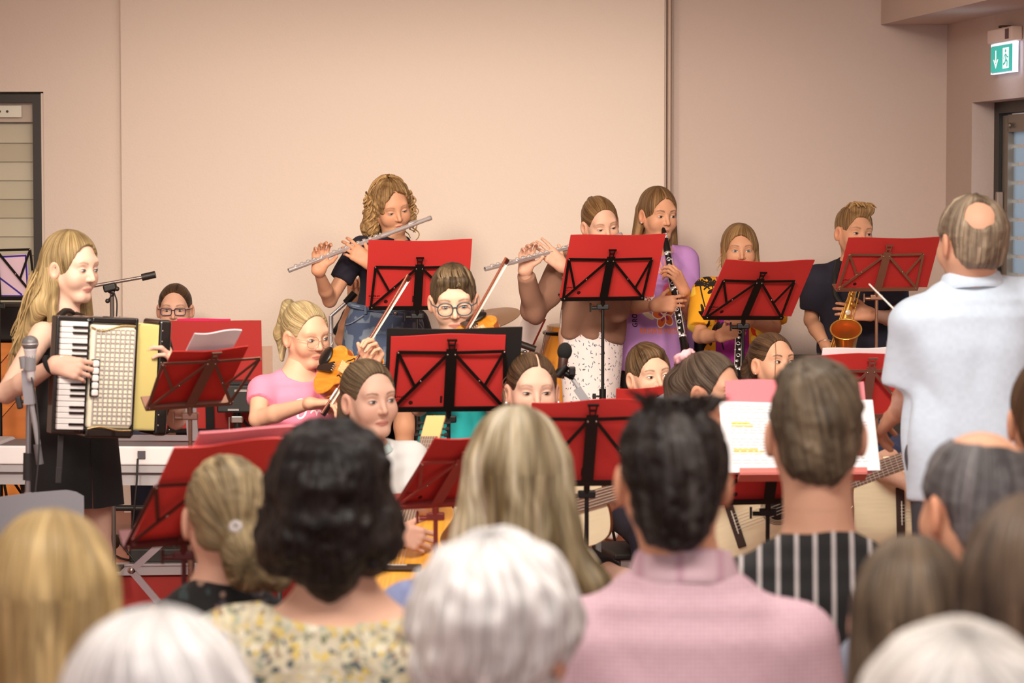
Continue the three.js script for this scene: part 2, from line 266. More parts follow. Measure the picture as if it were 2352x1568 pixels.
// ------------------------------------------------------------------ music stands
const RED = mat(0xbb2d2a, 0.62), RED2 = mat(0xb42722, 0.62), BLK = mat(0x120e0d, 0.42, 0.3), CHR = mat(0xb9a8a0, 0.22, 0.9), BRNZ = mat(0x8d6a5c, 0.3, 0.75), PAPER = mat(0xf2eef2, 0.85), PINK = mat(0xf78f98, 0.7), BLKCARD = mat(0x14100f, 0.7);
const printTex = texCanvas(512, 352, (c, w, h) => { // small dark print on the back of the red folders
  c.fillStyle = '#ffffff'; c.fillRect(0, 0, w, h); c.fillStyle = '#4a1010'; for (let k = 0; k < 7; k++) c.fillRect(14 + k * 8, 290 + (k % 3), 5, 8); c.fillRect(14, 308, 70, 2); c.fillRect(14, 318, 62, 1);
  c.beginPath(); c.arc(100, 325, 10, 0, 7); c.fill(); c.fillRect(232, 296, 10, 34);
});
const REDP = new THREE.MeshPhysicalMaterial({ color: 0xbf2e2b, roughness: 0.62, map: printTex, side: THREE.DoubleSide });
/** a music folder: two leaves with a soft fold, local frame as the desk: x across, y up, z towards the camera side; bottom at y = 0 */
function leafGeo(w, h, bend, z0, x0 = 0) {
  const g = new THREE.BoxGeometry(w, h, 0.004, 12, 4, 1), p = g.attributes.position;
  for (let i = 0; i < p.count; i++) { const u = p.getX(i) / (w / 2), v = p.getY(i) / h + 0.5; p.setXYZ(i, p.getX(i) + x0, p.getY(i) + h / 2 + bend * 0.25 * Math.sin(u * 3.1 + w * 40) * v, p.getZ(i) + z0 - bend * (1 - Math.abs(u)) * 0.25 + bend * 0.35 * Math.sin(u * 2.6 + h * 9) * v); }
  g.computeVertexNormals(); return g;
}
function musicStand(o) {
  const D = o.D, base = W(o.p[0], o.p[1], D), fl = o.fl ?? 0, t = o.t ?? 0.62, yaw = o.yaw ?? 0.2, m = o.m ?? BLK, w = o.w ?? 0.38, H = o.H ?? 0.2, roll = o.roll ?? 0;
  const g = thing('music_stand', o.label, 'music stand', V(base.x, fl, base.z));
  const desk = new THREE.Group(); desk.name = 'desk'; g.add(desk); desk.position.set(0, base.y - fl, 0); desk.rotation.set(t, yaw, roll, 'YXZ'); // back of the desk looks to the camera
  const Z = V(0, 0, 1), b = (x0, y0, x1, y1, ww = 0.011, z = 0) => flat(V(x0, y0, z), V(x1, y1, z), ww, 0.003, Z), hw = w / 2, tw = hw * (o.flare ?? 0.9), k = o.fold ?? 0.6;
  part('ledge', merge([box(w, 0.016, 0.006, 0, 0, 0.003), box(w, 0.005, 0.05, 0, -0.007, -0.022)]), m, desk);
  part('spine', merge([b(0, 0, 0, H + 0.012, 0.034, 0.004), b(-0.007, H + 0.01, -0.011, H + 0.042, 0.004, 0.004), b(0.007, H + 0.01, 0.011, H + 0.042, 0.004, 0.004), box(0.032, 0.006, 0.006, 0, H + 0.043, 0.004), box(0.018, 0.005, 0.006, 0, H + 0.026, 0.004)]), m, desk);
  for (const s of [-1, 1]) {
    part('frame_arm', merge([b(0, H - 0.004, s * tw, H, 0.01), b(s * tw, H, s * hw * 0.96, 0, 0.01)]), m, desk);
    part('frame_brace', merge([b(s * 0.012, H - 0.008, s * hw * 0.95, 0.004, 0.01, 0.003), b(s * tw, H, lerp(s * 0.012, s * hw * 0.95, k), lerp(H, 0, k), 0.009, 0.001)]), m, desk);
    part('rivet', merge([[tw, H], [hw * 0.94, 0.003], [0.012, H - 0.008], [hw * 0.5, H * 0.5]].map(q => new THREE.SphereGeometry(0.0035, 6, 4).scale(1, 1, 0.5).translate(s * q[0], q[1], 0.006))), CHR, desk);
  }
  const neck = V(0, base.y - fl - 0.02, -0.03);
  part('tilt_joint', merge([rbox(0.05, 0.022, 0.022, 0.004, 0, base.y - fl - 0.035, -0.02), bar(V(0.02, base.y - fl - 0.04, -0.02), V(-0.045, base.y - fl - 0.04, -0.02), 0.007, 8), bar(V(-0.05, base.y - fl - 0.055, -0.02), V(-0.05, base.y - fl - 0.02, -0.02), 0.004, 6), bar(V(0, base.y - fl - 0.04, -0.02), V(0, base.y - fl, -0.006), 0.009, 8)]), m, g);
  const yj = Math.max(0.3, (base.y - fl) * 0.62);
  part('upper_tube', bar(V(0, yj - 0.05, -0.02), V(0, base.y - fl - 0.03, -0.02), 0.0065, 10), m, g);
  part('lower_tube', bar(V(0, 0.1, -0.02), V(0, yj, -0.02), 0.0105, 10), m, g);
  const cl = part('clamp', bar(V(0, yj - 0.03, -0.02), V(0, yj + 0.03, -0.02), 0.014, 10), m, g);
  part('clamp_screw', merge([bar(V(0, yj, -0.02), V(-0.03, yj, -0.02), 0.004, 6), rbox(0.014, 0.022, 0.006, 0.002, -0.034, yj, -0.02)]), m, cl);
  for (let i = 0; i < 3; i++) { const a = 0.5 + i * 2.094 + yaw; const e = V(Math.sin(a) * 0.26, 0.006, Math.cos(a) * 0.26 - 0.02); part('leg', merge([bar(V(0, 0.32, -0.02), e, 0.006, 6), bar(V(0, 0.12, -0.02), mixV(V(0, 0.32, -0.02), e, 0.55), 0.005, 6)]), m, g); }
  // what stands on the desk: top-level folders and sheets, each in the frame of the desk
  desk.updateWorldMatrix(true, false); g.updateWorldMatrix(true, true);
  const place = (name, label, cat, geo, mt, x, y, z, rz = 0) => { const q = new THREE.Mesh(geo, mt); q.name = numbered(name); scene.add(q); const M = desk.matrixWorld.clone().multiply(new THREE.Matrix4().makeRotationZ(rz).setPosition(x, y, z)); M.decompose(q.position, q.quaternion, q.scale); q.userData = { label, category: cat }; return q; };
  if (o.folder) { const f = o.folder; place('music_folder', f.label, 'folder', leafGeo(f.w ?? 0.44, f.h ?? 0.31, f.bend ?? 0.02, 0), f.m ?? REDP, f.x ?? 0.01, f.y ?? -0.003, f.z ?? -0.014, f.r ?? 0); }
  for (const e of o.more ?? []) place(e.name, e.label, e.cat, leafGeo(e.w, e.h, e.bend ?? 0.01, 0), e.m, e.x ?? 0, e.y ?? 0, e.z ?? -0.02, e.r ?? 0);
  return g;
}
const NAV = 'navy-shirted';
musicStand({ p: [958, 706, 0], D: 11.45, fl: STG, yaw: 0.14, t: 0.5, w: 0.39, H: 0.19, label: 'black folding music stand in front of the curly-haired flute player', folder: { label: 'red music folder standing before the curly-haired flute player', w: 0.415, h: 0.305, x: 0.0 } });
musicStand({ p: [1385, 685, 0], D: 11.4, fl: STG, yaw: 0.3, t: 0.52, w: 0.35, H: 0.185, flare: 1.0, fold: 0.75, label: 'black music stand in front of the flute player in the brown sweatshirt', folder: { label: 'red music folder before the flute player in the brown sweatshirt', w: 0.40, h: 0.29, x: 0.02 } });
musicStand({ p: [1708, 729, 0], D: 11.4, fl: STG, yaw: 0.48, t: 0.62, w: 0.375, H: 0.185, roll: -0.03, label: 'black music stand before the child in the tropical shirt', folder: { label: 'red music folder before the child in the tropical shirt', w: 0.425, h: 0.275, x: 0.025 } });
musicStand({ p: [2015, 663, 0], D: 11.4, fl: STG, yaw: 0.3, t: 0.55, w: 0.355, H: 0.165, m: mat(0xb98d74, 0.25, 0.85), label: 'shiny chrome music stand before the saxophone player', folder: { label: 'red music folder in front of the saxophone player', w: 0.40, h: 0.235, x: 0.025, bend: 0.015 } });
musicStand({ p: [1030, 938, 0], D: 8.95, yaw: 0.13, t: 0.45, w: 0.37, H: 0.205, label: 'black music stand in front of the violin boy', folder: { label: 'red folder on the black card before the violin boy', w: 0.36, h: 0.262, x: -0.01, z: -0.01 }, more: [{ name: 'black_card', label: 'large black card behind the red folder of the violin boy', cat: 'card', w: 0.425, h: 0.277, m: BLKCARD, x: 0.01, z: -0.02 }] });
musicStand({ p: [435, 930, 0], D: 8.55, yaw: 0.58, t: 0.85, w: 0.285, H: 0.215, roll: 0.03, flare: 1.12, m: BRNZ, label: 'bronze coloured wire music stand in front of the accordion player', folder: { label: 'bright red folder on the wire stand of the accordion player', w: 0.25, h: 0.252, x: -0.01, m: mat(0xc02620, 0.5) }, more: [{ name: 'sheet_music', label: 'white sheet sticking up from the accordion player\'s red folder', cat: 'sheet music', w: 0.155, h: 0.31, m: PAPER, x: 0.0, z: -0.034 }] });
musicStand({ p: [420, 1243, 0], D: 6.6, yaw: 0.5, t: 0.85, w: 0.29, H: 0.235, roll: 0.02, m: mat(0x4a1515, 0.4, 0.4), label: 'dark red wire music stand at front left below the keyboard', folder: { label: 'red folder leaning on the wire stand below the keyboard', w: 0.27, h: 0.365, x: 0.015, m: mat(0xd83c36, 0.55) }, more: [{ name: 'pink_sheet', label: 'pink sheet of music behind the front left red folder', cat: 'sheet music', w: 0.26, h: 0.385, m: PINK, x: 0.07, z: -0.034 }] });
musicStand({ p: [1000, 1158, 0], D: 7.75, yaw: 0.5, t: 0.85, w: 0.26, H: 0.2, m: mat(0xa85048, 0.3, 0.5), label: 'reddish metal music stand before the girl with the orange guitar', folder: { label: 'red folder on the reddish stand left of the long blonde hair', w: 0.31, h: 0.295, x: 0.045 } });
musicStand({ p: [1348, 1108, 0], D: 8.0, yaw: 0.15, t: 0.4, w: 0.34, H: 0.205, label: 'black music stand in front of the girl with parted brown hair', folder: { label: 'red folder hiding the mouth of the girl with parted hair', w: 0.34, h: 0.255, x: 0.0 } });
musicStand({ p: [1765, 1150, 0], D: 8.35, yaw: 0.2, t: 0.4, w: 0.34, H: 0.2, label: 'black music stand behind the white song sheets', folder: { label: 'red folder on the stand behind the white song sheets', w: 0.36, h: 0.26 } });
musicStand({ p: [1985, 955, 0], D: 9.6, yaw: 0.25, t: 0.35, w: 0.34, H: 0.17, m: mat(0xa8786c, 0.3, 0.7), label: 'metal music stand behind the conductor\'s forearm', folder: { label: 'red folder between the fair-haired young man\'s head and the conductor', w: 0.36, h: 0.225, x: -0.05 }, more: [{ name: 'sheet_music', label: 'stack of white sheets on top of the red folder beside the conductor', cat: 'sheet music', w: 0.24, h: 0.238, m: PAPER, x: -0.05, z: -0.03 }] });
musicStand({ p: [1510, 1060, 0], D: 9.5, yaw: 0.1, t: 0.35, w: 0.32, H: 0.2, label: 'black music stand in front of the brown-haired boy', folder: { label: 'red folder in front of the brown-haired boy', w: 0.34, h: 0.27, x: 0.02, m: RED2 } });
musicStand({ p: [-5, 684, 0], D: 12.0, fl: STG, yaw: -0.1, t: 0.2, w: 0.34, H: 0.21, label: 'black music stand at the far left edge', more: [{ name: 'pink_sheet', label: 'pale pink sheet with violet border on the far left stand', cat: 'sheet music', w: 0.27, h: 0.185, m: new THREE.MeshPhysicalMaterial({ roughness: 0.8, side: THREE.DoubleSide, map: texCanvas(256, 176, (c, w, h) => { c.fillStyle = '#d9bcc9'; c.fillRect(0, 0, w, h); c.strokeStyle = '#35208a'; c.lineWidth = 7; c.strokeRect(6, 6, w - 12, h - 12); c.beginPath(); c.moveTo(60, 20); c.lineTo(140, 95); c.lineTo(225, 165); c.stroke(); }) }), x: 0.0, z: -0.01 }] });
{ // the conductor's stand: pink folder, white song sheets that face the camera
  const lines = texCanvas(512, 400, (c, w, h) => { c.fillStyle = '#ffffff'; c.fillRect(0, 0, w, h); c.fillStyle = '#8a8688'; const r = rng(5); c.font = '13px sans-serif'; for (let k = 0; k < 20; k++) { if (k % 7 === 3) continue; let x = 30; const e = 200 + r() * 30; while (x < e) { const l = 8 + r() * 22; c.fillRect(x, 24 + k * 17, l, 3); x += l + 6; } x = 285; while (x < 285 + (e - 30)) { const l = 8 + r() * 22; c.fillRect(x, 24 + k * 17, l, 3); x += l + 6; } } c.fillStyle = '#ffd21e'; c.fillRect(36, 118, 60, 9); c.fillRect(36, 134, 70, 7); c.fillRect(36, 268, 80, 9); c.fillRect(36, 282, 100, 6); });
  const SHEET = new THREE.MeshPhysicalMaterial({ map: lines, roughness: 0.85, side: THREE.DoubleSide });
  const D = 7.95, b = W(1842, 1088, D), g = thing('conductor_stand', 'music stand with white song sheets facing the conductor', 'music stand', V(b.x, 0, b.z));
  const desk = new THREE.Group(); desk.name = 'desk'; desk.position.set(0, b.y, 0); desk.rotation.set(-0.5, 0.06, 0, 'YXZ'); g.add(desk);
  part('back_plate', box(0.40, 0.02, 0.006, 0, 0.2, -0.02).translate(0, 0, 0), BLK, desk);
  part('ledge', merge([box(0.36, 0.012, 0.05, 0, -0.008, 0.005), box(0.36, 0.016, 0.004, 0, -0.002, 0.03)]), mat(0xd8786c, 0.5), desk);
  part('spine', merge([box(0.034, 0.21, 0.006, 0, 0.1, -0.02), box(0.4, 0.01, 0.005, 0, 0.1, -0.02)]), BLK, desk);
  part('tube', merge([bar(V(0, 0.1, -0.03), V(0, b.y, -0.03), 0.01, 10)]), BLK, g);
  for (let i = 0; i < 3; i++) { const a = 0.4 + i * 2.094; part('leg', bar(V(0, 0.32, -0.03), V(Math.sin(a) * 0.26, 0.006, Math.cos(a) * 0.26 - 0.03), 0.006, 6), BLK, g); }
  g.updateWorldMatrix(true, true);
  const place = (name, label, geo, m, x, y, z, rz) => { const q = new THREE.Mesh(geo, m); q.name = numbered(name); scene.add(q); desk.matrixWorld.clone().multiply(new THREE.Matrix4().makeRotationZ(rz).setPosition(x, y, z)).decompose(q.position, q.quaternion, q.scale); q.userData = { label, category: 'sheet music' }; };
  place('song_sheet', 'white song sheet with yellow marks and lines of text, left half open spread', leafGeo(0.44, 0.215, 0.02, 0), SHEET, 0.0, 0.002, 0.012, 0.01);
  place('pink_folder', 'pink folder behind the white song sheets', leafGeo(0.40, 0.285, 0.02, 0), mat(0xf58a92, 0.7), 0.0, 0.002, -0.004, 0);
}
// ------------------------------------------------------------------ microphones and their stands
const GREY = mat(0xa9a7aa, 0.4, 0.15), DGREY = mat(0x3a3636, 0.5, 0.2);
const meshTex = texData(64, 64, (u, v, i, j) => { const a = (Math.sin(i * 1.57) * Math.sin(j * 1.57) > 0.1) ? 210 : 120; return [a, a, a]; }, 6, 4);
{ // front left: silver vocal microphone on a grey stand
  const D = 8.6, at = (x, y, d = 0) => W(x, y, D + d), f = at(62, 1140), o = thing('microphone_stand', 'grey microphone stand in front of the accordion player', 'microphone stand', V(f.x, 0, f.z)), L = p => p.sub(o.position);
  part('lower_tube', bar(L(at(64, 1130)), V(0, 0.03, 0).add(L(at(64, 1130)).setY(0)), 0.011, 10), GREY, o);
  part('upper_tube', bar(L(at(66, 930)), L(at(64, 1135)), 0.0085, 10), mat(0x9a989c, 0.35, 0.7), o);
  part('grip', bar(L(at(64, 1040)), L(at(63, 1102)), 0.014, 12), mat(0x2c2828, 0.7), o);
  part('boom', bar(L(at(66, 890, -0.03)), L(at(88, 1020, -0.03)), 0.008, 10), GREY, o);
  part('counterweight', bar(L(at(85, 1020, -0.03)), L(at(92, 1066, -0.03)), 0.0115, 10), mat(0x77757a, 0.5, 0.4), o);
  part('boom_block', merge([flat(L(at(62, 850, -0.03)), L(at(68, 928, -0.03)), 0.03, 0.03, V(0, 0, 1)), bar(L(at(60, 838, -0.03)), L(at(64, 872, -0.03)), 0.009, 8)]), mat(0xa3a1a6, 0.4, 0.4), o);
  part('boom_knob', merge([bar(L(at(44, 924, -0.03)), L(at(60, 920, -0.03)), 0.005, 8), rbox(0.018, 0.04, 0.022, 0.006).rotateZ(0.2).translate(...L(at(44, 924, -0.03)).toArray())]), DGREY, o);
  part('clip', merge([bar(L(at(70, 815, -0.05)), L(at(68, 850, -0.05)), 0.017, 12, 0.019), bar(L(at(52, 818, -0.05)), L(at(56, 846, -0.05)), 0.012, 10), bar(L(at(52, 838, -0.05)), L(at(70, 832, -0.05)), 0.009, 8)]), mat(0x8a888c, 0.45), o);
  const feet = L(at(64, 1130)).setY(0); part('base', lathe([[0, 0], [0.13, 0], [0.13, 0.012], [0.03, 0.03], [0, 0.03]], 24).translate(feet.x, 0, feet.z), DGREY, o);
  part('cable', tube([[72, 866], [80, 900], [86, 950], [90, 1010], [86, 1080], [80, 1140]].map(q => L(at(q[0], q[1], -0.06))), 0.0028, 30, 6), mat(0x3c3838, 0.6), o);
  const m = thing('microphone', 'silver ball-head vocal microphone at far left', 'microphone'); orient(m, at(71, 866, -0.05), sub(at(69, 780, -0.05), at(71, 866, -0.05)), V(0, 0, 1));
  part('body', lathe([[0, -0.012], [0.011, -0.012], [0.012, 0], [0.018, 0.075], [0.0205, 0.082], [0.0205, 0.086], [0, 0.086]], 20), mat(0xd8d4d6, 0.35, 0.2), m);
  part('grille', new THREE.SphereGeometry(0.0255, 20, 14).scale(1, 0.95, 1).translate(0, 0.102, 0), new THREE.MeshPhysicalMaterial({ color: 0xe8e4e6, roughness: 0.35, metalness: 0.2, map: meshTex }), m);
  part('collar', new THREE.TorusGeometry(0.0245, 0.0025, 8, 24).rotateX(Math.PI / 2).translate(0, 0.1, 0), mat(0xd9d5d6, 0.3, 0.7), m);
}
{ // boom arm behind the accordion player
  const D = 10.7, at = (x, y, d = 0) => W(x, y, D + d), f = at(257, 700), o = thing('boom_stand', 'dark boom microphone stand behind the accordion player', 'microphone stand', V(f.x, 0, f.z)), L = p => p.sub(o.position);
  const top = L(at(257, 655)); part('upright', bar(V(top.x, 0.02, top.z), top, 0.0085, 10), mat(0x6b605c, 0.35, 0.6), o);
  part('boom', bar(L(at(150, 668, 0.03)), L(at(330, 636, 0.03)), 0.0065, 8), mat(0x8d7d78, 0.3, 0.7), o);
  part('counterweight', bar(L(at(326, 637, 0.03)), L(at(357, 630, 0.03)), 0.0135, 12), mat(0x1d1613, 0.5), o);
  part('boom_clamp', merge([rbox(0.05, 0.03, 0.04, 0.008).rotateZ(0.25).translate(...L(at(253, 660)).toArray()), bar(L(at(247, 662)), L(at(262, 672)), 0.012, 8)]), mat(0x15110f, 0.5), o);
  part('knob', merge([new THREE.SphereGeometry(0.009, 10, 8).translate(...L(at(269, 663, -0.03)).toArray()), bar(L(at(247, 691)), L(at(263, 672, -0.01)), 0.004, 6), new THREE.SphereGeometry(0.009, 10, 8).translate(...L(at(247, 691)).toArray())]), mat(0x201a17, 0.5), o);
  part('cable', tube([[262, 672], [268, 690], [268, 720], [264, 760], [268, 830]].map(q => L(at(q[0], q[1], -0.02))), 0.003, 24, 6), mat(0x1a1614, 0.6), o);
  part('base', lathe([[0, 0], [0.14, 0], [0.14, 0.012], [0.03, 0.03], [0, 0.03]], 20).translate(top.x, 0, top.z), DGREY, o);
}
{ // centre: black foam microphone on a grey boom
  const D = 9.2, at = (x, y, d = 0) => W(x, y, D + d), f = at(1370, 960), o = thing('boom_stand', 'grey boom microphone stand behind the red folder in the centre', 'microphone stand', V(f.x, 0, f.z)), L = p => p.sub(o.position);
  part('boom', bar(L(at(1308, 860)), L(at(1400, 990)), 0.0075, 10), GREY, o);
  part('boom_sleeve', flat(L(at(1325, 892)), L(at(1362, 945)), 0.026, 0.026, V(0, 0, 1)), mat(0x9a989c, 0.4, 0.3), o);
  const j = L(at(1375, 955)); part('upright', bar(V(j.x, 0.02, j.z), j, 0.01, 10), GREY, o);
  part('base', lathe([[0, 0], [0.13, 0], [0.13, 0.012], [0.03, 0.03], [0, 0.03]], 20).translate(j.x, 0, j.z), DGREY, o);
  part('clip', merge([bar(L(at(1282, 862)), L(at(1300, 838)), 0.017, 10), bar(L(at(1290, 852)), L(at(1318, 868)), 0.01, 8), rbox(0.022, 0.03, 0.02, 0.005).translate(...L(at(1314, 852, -0.02)).toArray())]), BLK, o);
  const m = thing('microphone', 'black foam-covered microphone in front of the floral skirt', 'microphone'); orient(m, at(1287, 868), sub(at(1298, 800), at(1287, 868)), V(0, 0, 1));
  part('body', lathe([[0, 0], [0.013, 0], [0.017, 0.07], [0, 0.07]], 18), mat(0x3c211b, 0.4), m);
  part('foam_ball', new THREE.SphereGeometry(0.0255, 22, 16).scale(0.95, 1.15, 0.95).translate(0, 0.088, 0), mat(0x0d0b0b, 0.95), m);
}
{ // the arm of another stand reaching from the right in front of the red folder of the boy
  const D = 9.18, at = (x, y, d = 0) => W(x, y, D + d), f = at(1560, 960), o = thing('boom_stand', 'light grey stand arm with screw beside the girl with the pink scrunchie', 'microphone stand', V(f.x, 0, f.z)), L = p => p.sub(o.position);
  part('arm', flat(L(at(1490, 932)), L(at(1548, 900)), 0.022, 0.02, V(0, 0, 1)), mat(0xaeb4ba, 0.4, 0.3), o);
  part('screw', bar(L(at(1541, 906, -0.02)), L(at(1541, 906, 0.01)), 0.008, 10), CHR, o);
  const j = L(at(1550, 902)); part('upright', bar(V(j.x, 0.02, j.z), j, 0.011, 10), DGREY, o);
  part('base', lathe([[0, 0], [0.12, 0], [0.12, 0.012], [0.03, 0.03], [0, 0.03]], 20).translate(j.x, 0, j.z), DGREY, o);
}
// ------------------------------------------------------------------ keyboard, amplifiers, drums and other equipment
{
  const a = W(5, 1052, 11.25), b = W(590, 1048, 11.35), c = mixV(a, b, 0.5), o = thing('stage_piano', 'long white and grey electric piano seen from behind at left', 'keyboard', V(c.x, STG, c.z)), h = c.y - STG; o.rotation.y = -0.06;
  const w = 1.06, wht = mat(0xe8e4e6, 0.4), gr = mat(0xa8a4a8, 0.5), dk = mat(0x57525a, 0.5);
  part('back_panel', rbox(w, 0.075, 0.03, 0.008, 0, h + 0.02, 0.13), wht, o);
  part('lower_panel', merge([box(w, 0.03, 0.03, 0, h - 0.032, 0.12), box(w - 0.02, 0.05, 0.02, 0, h - 0.075, 0.1)]), gr, o);
  part('end_block', rbox(0.14, 0.12, 0.3, 0.02, -w / 2 - 0.03, h + 0.01, 0.0), mat(0xb6b3ba, 0.45), o);
  part('top', rbox(w, 0.02, 0.28, 0.008, 0, h + 0.05, 0), mat(0x6f6a70, 0.45), o);
  part('socket_field', box(0.03, 0.03, 0.012, 0.075, h + 0.025, 0.147), dk, o);
  for (const x of [-0.06, 0.0]) part('socket', lathe([[0, 0], [0.007, 0], [0.007, 0.004], [0, 0.004]], 10).rotateX(Math.PI / 2).translate(x - 0.02, h + 0.024, 0.146), mat(0x1c1a20, 0.5), o);
  for (let k = 0; k < 28; k++) part('white_key', box(0.0335, 0.012, 0.13, -0.46 + k * 0.0345, h + 0.03, -0.2), wht, o);
  part('stand', merge([[-0.42, -0.12], [0.42, -0.12]].flatMap(([x]) => [bar(V(x, h - 0.1, 0.06), V(x, 0.01, -0.2), 0.014, 8), bar(V(x, h - 0.1, -0.15), V(x, 0.01, 0.16), 0.014, 8)]).concat([bar(V(-0.42, 0.2, -0.05), V(0.42, 0.2, -0.05), 0.012, 8)])), mat(0x2a2626, 0.5, 0.3), o);
  part('power_cable', tube([V(0.06, h + 0.01, 0.15), V(0.055, h - 0.12, 0.17), V(0.02, h - 0.3, 0.16), V(-0.03, 0.12, 0.16), V(0.05, 0.01, 0.16)], 0.004, 24, 6), mat(0x1b1818, 0.6), o);
  // music rest with the red folder
  const r = thing('keyboard_music_rest', 'grey music rest frame on the electric piano', 'music rest', V(c.x, STG + h + 0.062, c.z)); r.rotation.set(0.3, -0.06, 0, 'YXZ');
  part('rest_frame', merge([box(0.5, 0.02, 0.012, 0.08, 0.01, -0.02), box(0.03, 0.17, 0.01, -0.15, 0.085, -0.02), box(0.045, 0.17, 0.01, 0.25, 0.085, -0.02), box(0.5, 0.02, 0.01, 0.08, 0.165, -0.02)]), mat(0x9f9498, 0.5, 0.3), r);
  musicStand({ p: [483, 988, 0], D: 11.74, fl: STG, yaw: 0.0, t: 0.14, w: 0.36, H: 0.2, label: 'black music stand behind the piano in front of the girl in glasses', folder: { label: 'large red folder hiding the mouth of the girl in glasses', w: 0.436, h: 0.462, x: 0, bend: 0.006, m: mat(0xa82420, 0.6) }, more: [{ name: 'clear_sleeve', label: 'clear plastic sleeve sticking out right of the large red folder', cat: 'sleeve', w: 0.1, h: 0.35, bend: 0.006, m: mat(0xf0e0d4, 0.15, 0, { transmission: 0.85, thickness: 0 }), x: 0.21, z: -0.03 }, { name: 'magenta_page', label: 'magenta page edge on top of the large red folder', cat: 'page', w: 0.22, h: 0.4655, bend: 0.004, m: mat(0xe01860, 0.6), x: -0.02, z: -0.026 }] });
}
{ // black stand-up speaker monitor to the right of the piano
  const p = W(545, 945, 11.6), o = thing('monitor_speaker', 'black box monitor on a pole right of the piano', 'speaker', V(p.x, STG, p.z)), h = p.y - STG;
  part('cabinet', rbox(0.155, 0.115, 0.12, 0.008, 0, h + 0.0575, 0), mat(0x15110f, 0.5), o);
  part('top_lip', box(0.15, 0.012, 0.13, 0, h + 0.121, 0), mat(0x0d0a0a, 0.4), o);
  part('strip', merge([box(0.05, 0.01, 0.004, 0.02, h + 0.09, 0.062), box(0.045, 0.008, 0.004, -0.01, h + 0.012, 0.062)]), mat(0x9d9494, 0.4, 0.3), o);
  part('pole', bar(V(0.0, 0.02, 0), V(0, h, 0), 0.017, 12), mat(0x241d1b, 0.3, 0.4), o);
  part('clamp', merge([rbox(0.05, 0.03, 0.05, 0.006, 0, h - 0.03, 0), bar(V(-0.03, h - 0.02, 0.03), V(-0.03, h - 0.14, 0.03), 0.004, 6)]), CHR, o);
  part('base', lathe([[0, 0], [0.07, 0], [0.07, 0.015], [0, 0.02]], 20), DGREY, o);
}
{ // far left: wooden cabinet with slanting boards, black box on top
  const c = W(20, 1000, 12.45), x1 = W(128, 1000, 12.45).x, y0 = STG + 0.01, y1 = W(20, 782, 12.45).y, x0 = -2.9;
  const o = thing('wooden_cabinet', 'orange wooden cabinet with slanting boards at the far left', 'cabinet', V((x0 + x1) / 2, STG, c.z - 0.15)), hw = (x1 - x0) / 2, H = y1 - y0;
  part('carcass', box(hw * 2, H, 0.3, 0, H / 2, -0.012), mat(0x8a4a14, 0.5), o);
  const woods = [0, 1, 2].map(i => new THREE.MeshPhysicalMaterial({ roughness: 0.45, map: texData(128, 256, (u, v, a, b) => { const n = noise(u * 9 + i * 7, v * 60, i) * 0.5 + noise(u * 3, v * 14, i + 4) * 0.5; return [205 + n * 22 - i * 9, 118 + n * 22 - i * 8, 38 + n * 14]; }) }));
  const clip = (poly, nx, ny, d) => { const out = []; for (let i = 0; i < poly.length; i++) { const p = poly[i], q = poly[(i + 1) % poly.length], a = p[0] * nx + p[1] * ny - d, b = q[0] * nx + q[1] * ny - d; if (a >= 0) out.push(p); if ((a >= 0) !== (b >= 0)) { const t = a / (a - b); out.push([p[0] + (q[0] - p[0]) * t, p[1] + (q[1] - p[1]) * t]); } } return out; };
  for (let k = 0; k < 12; k++) {
    const n = [Math.sin(0.85), -Math.cos(0.85)], d0 = -0.95 + k * 0.16; let poly = clip(clip([[-hw, 0], [hw, 0], [hw, H], [-hw, H]], n[0], n[1], d0), -n[0], -n[1], -(d0 + 0.156)); if (poly.length < 3) continue;
    const s = new THREE.Shape(poly.map(p => new THREE.Vector2(...p))); part('board', new THREE.ExtrudeGeometry(s, { depth: 0.018 + 0.003 * (k % 2), bevelEnabled: false }).translate(0, 0, 0.139), woods[k % 3], o);
  }
  const b = thing('black_amplifier', 'black box standing on the wooden cabinet at the far left', 'amplifier', V(-2.45, y1, c.z - 0.12));
  part('case', rbox(0.72, 0.16, 0.24, 0.01, 0, 0.08, 0), mat(0x17110f, 0.7), b); part('edge', box(0.72, 0.012, 0.012, 0, 0.155, 0.12), mat(0x3a302c, 0.4), b);
}
{ // grey chair at the left
  const p = W(85, 1160, 8.1), o = thing('grey_chair', 'grey plastic chair back in front of the accordion player', 'chair', V(p.x, 0, p.z)); o.rotation.y = 0.9;
  const g = new THREE.BoxGeometry(0.36, 0.3, 0.012, 16, 8, 1), q = g.attributes.position; for (let i = 0; i < q.count; i++) { const x = q.getX(i), y = q.getY(i), e = clamp((Math.abs(x) - 0.13) / 0.05); q.setXYZ(i, x, y - (y > 0 ? e * e * 0.02 : 0), q.getZ(i) + x * x * 1.1); } g.computeVertexNormals();
  const top = W(85, 1135, 8.1).y; part('backrest', g.translate(0, top - 0.15, -0.04), mat(0x93949a, 0.45), o);
  part('seat', rbox(0.38, 0.02, 0.38, 0.008, 0, 0.43, 0.16), mat(0x93949a, 0.45), o);
  for (const [x, z] of [[-0.17, -0.03], [0.17, -0.03], [-0.17, 0.34], [0.17, 0.34]]) part('leg', bar(V(x, 0, z), V(x * 0.95, 0.43, z), 0.011, 8), mat(0x8a8a90, 0.3, 0.7), o);
}
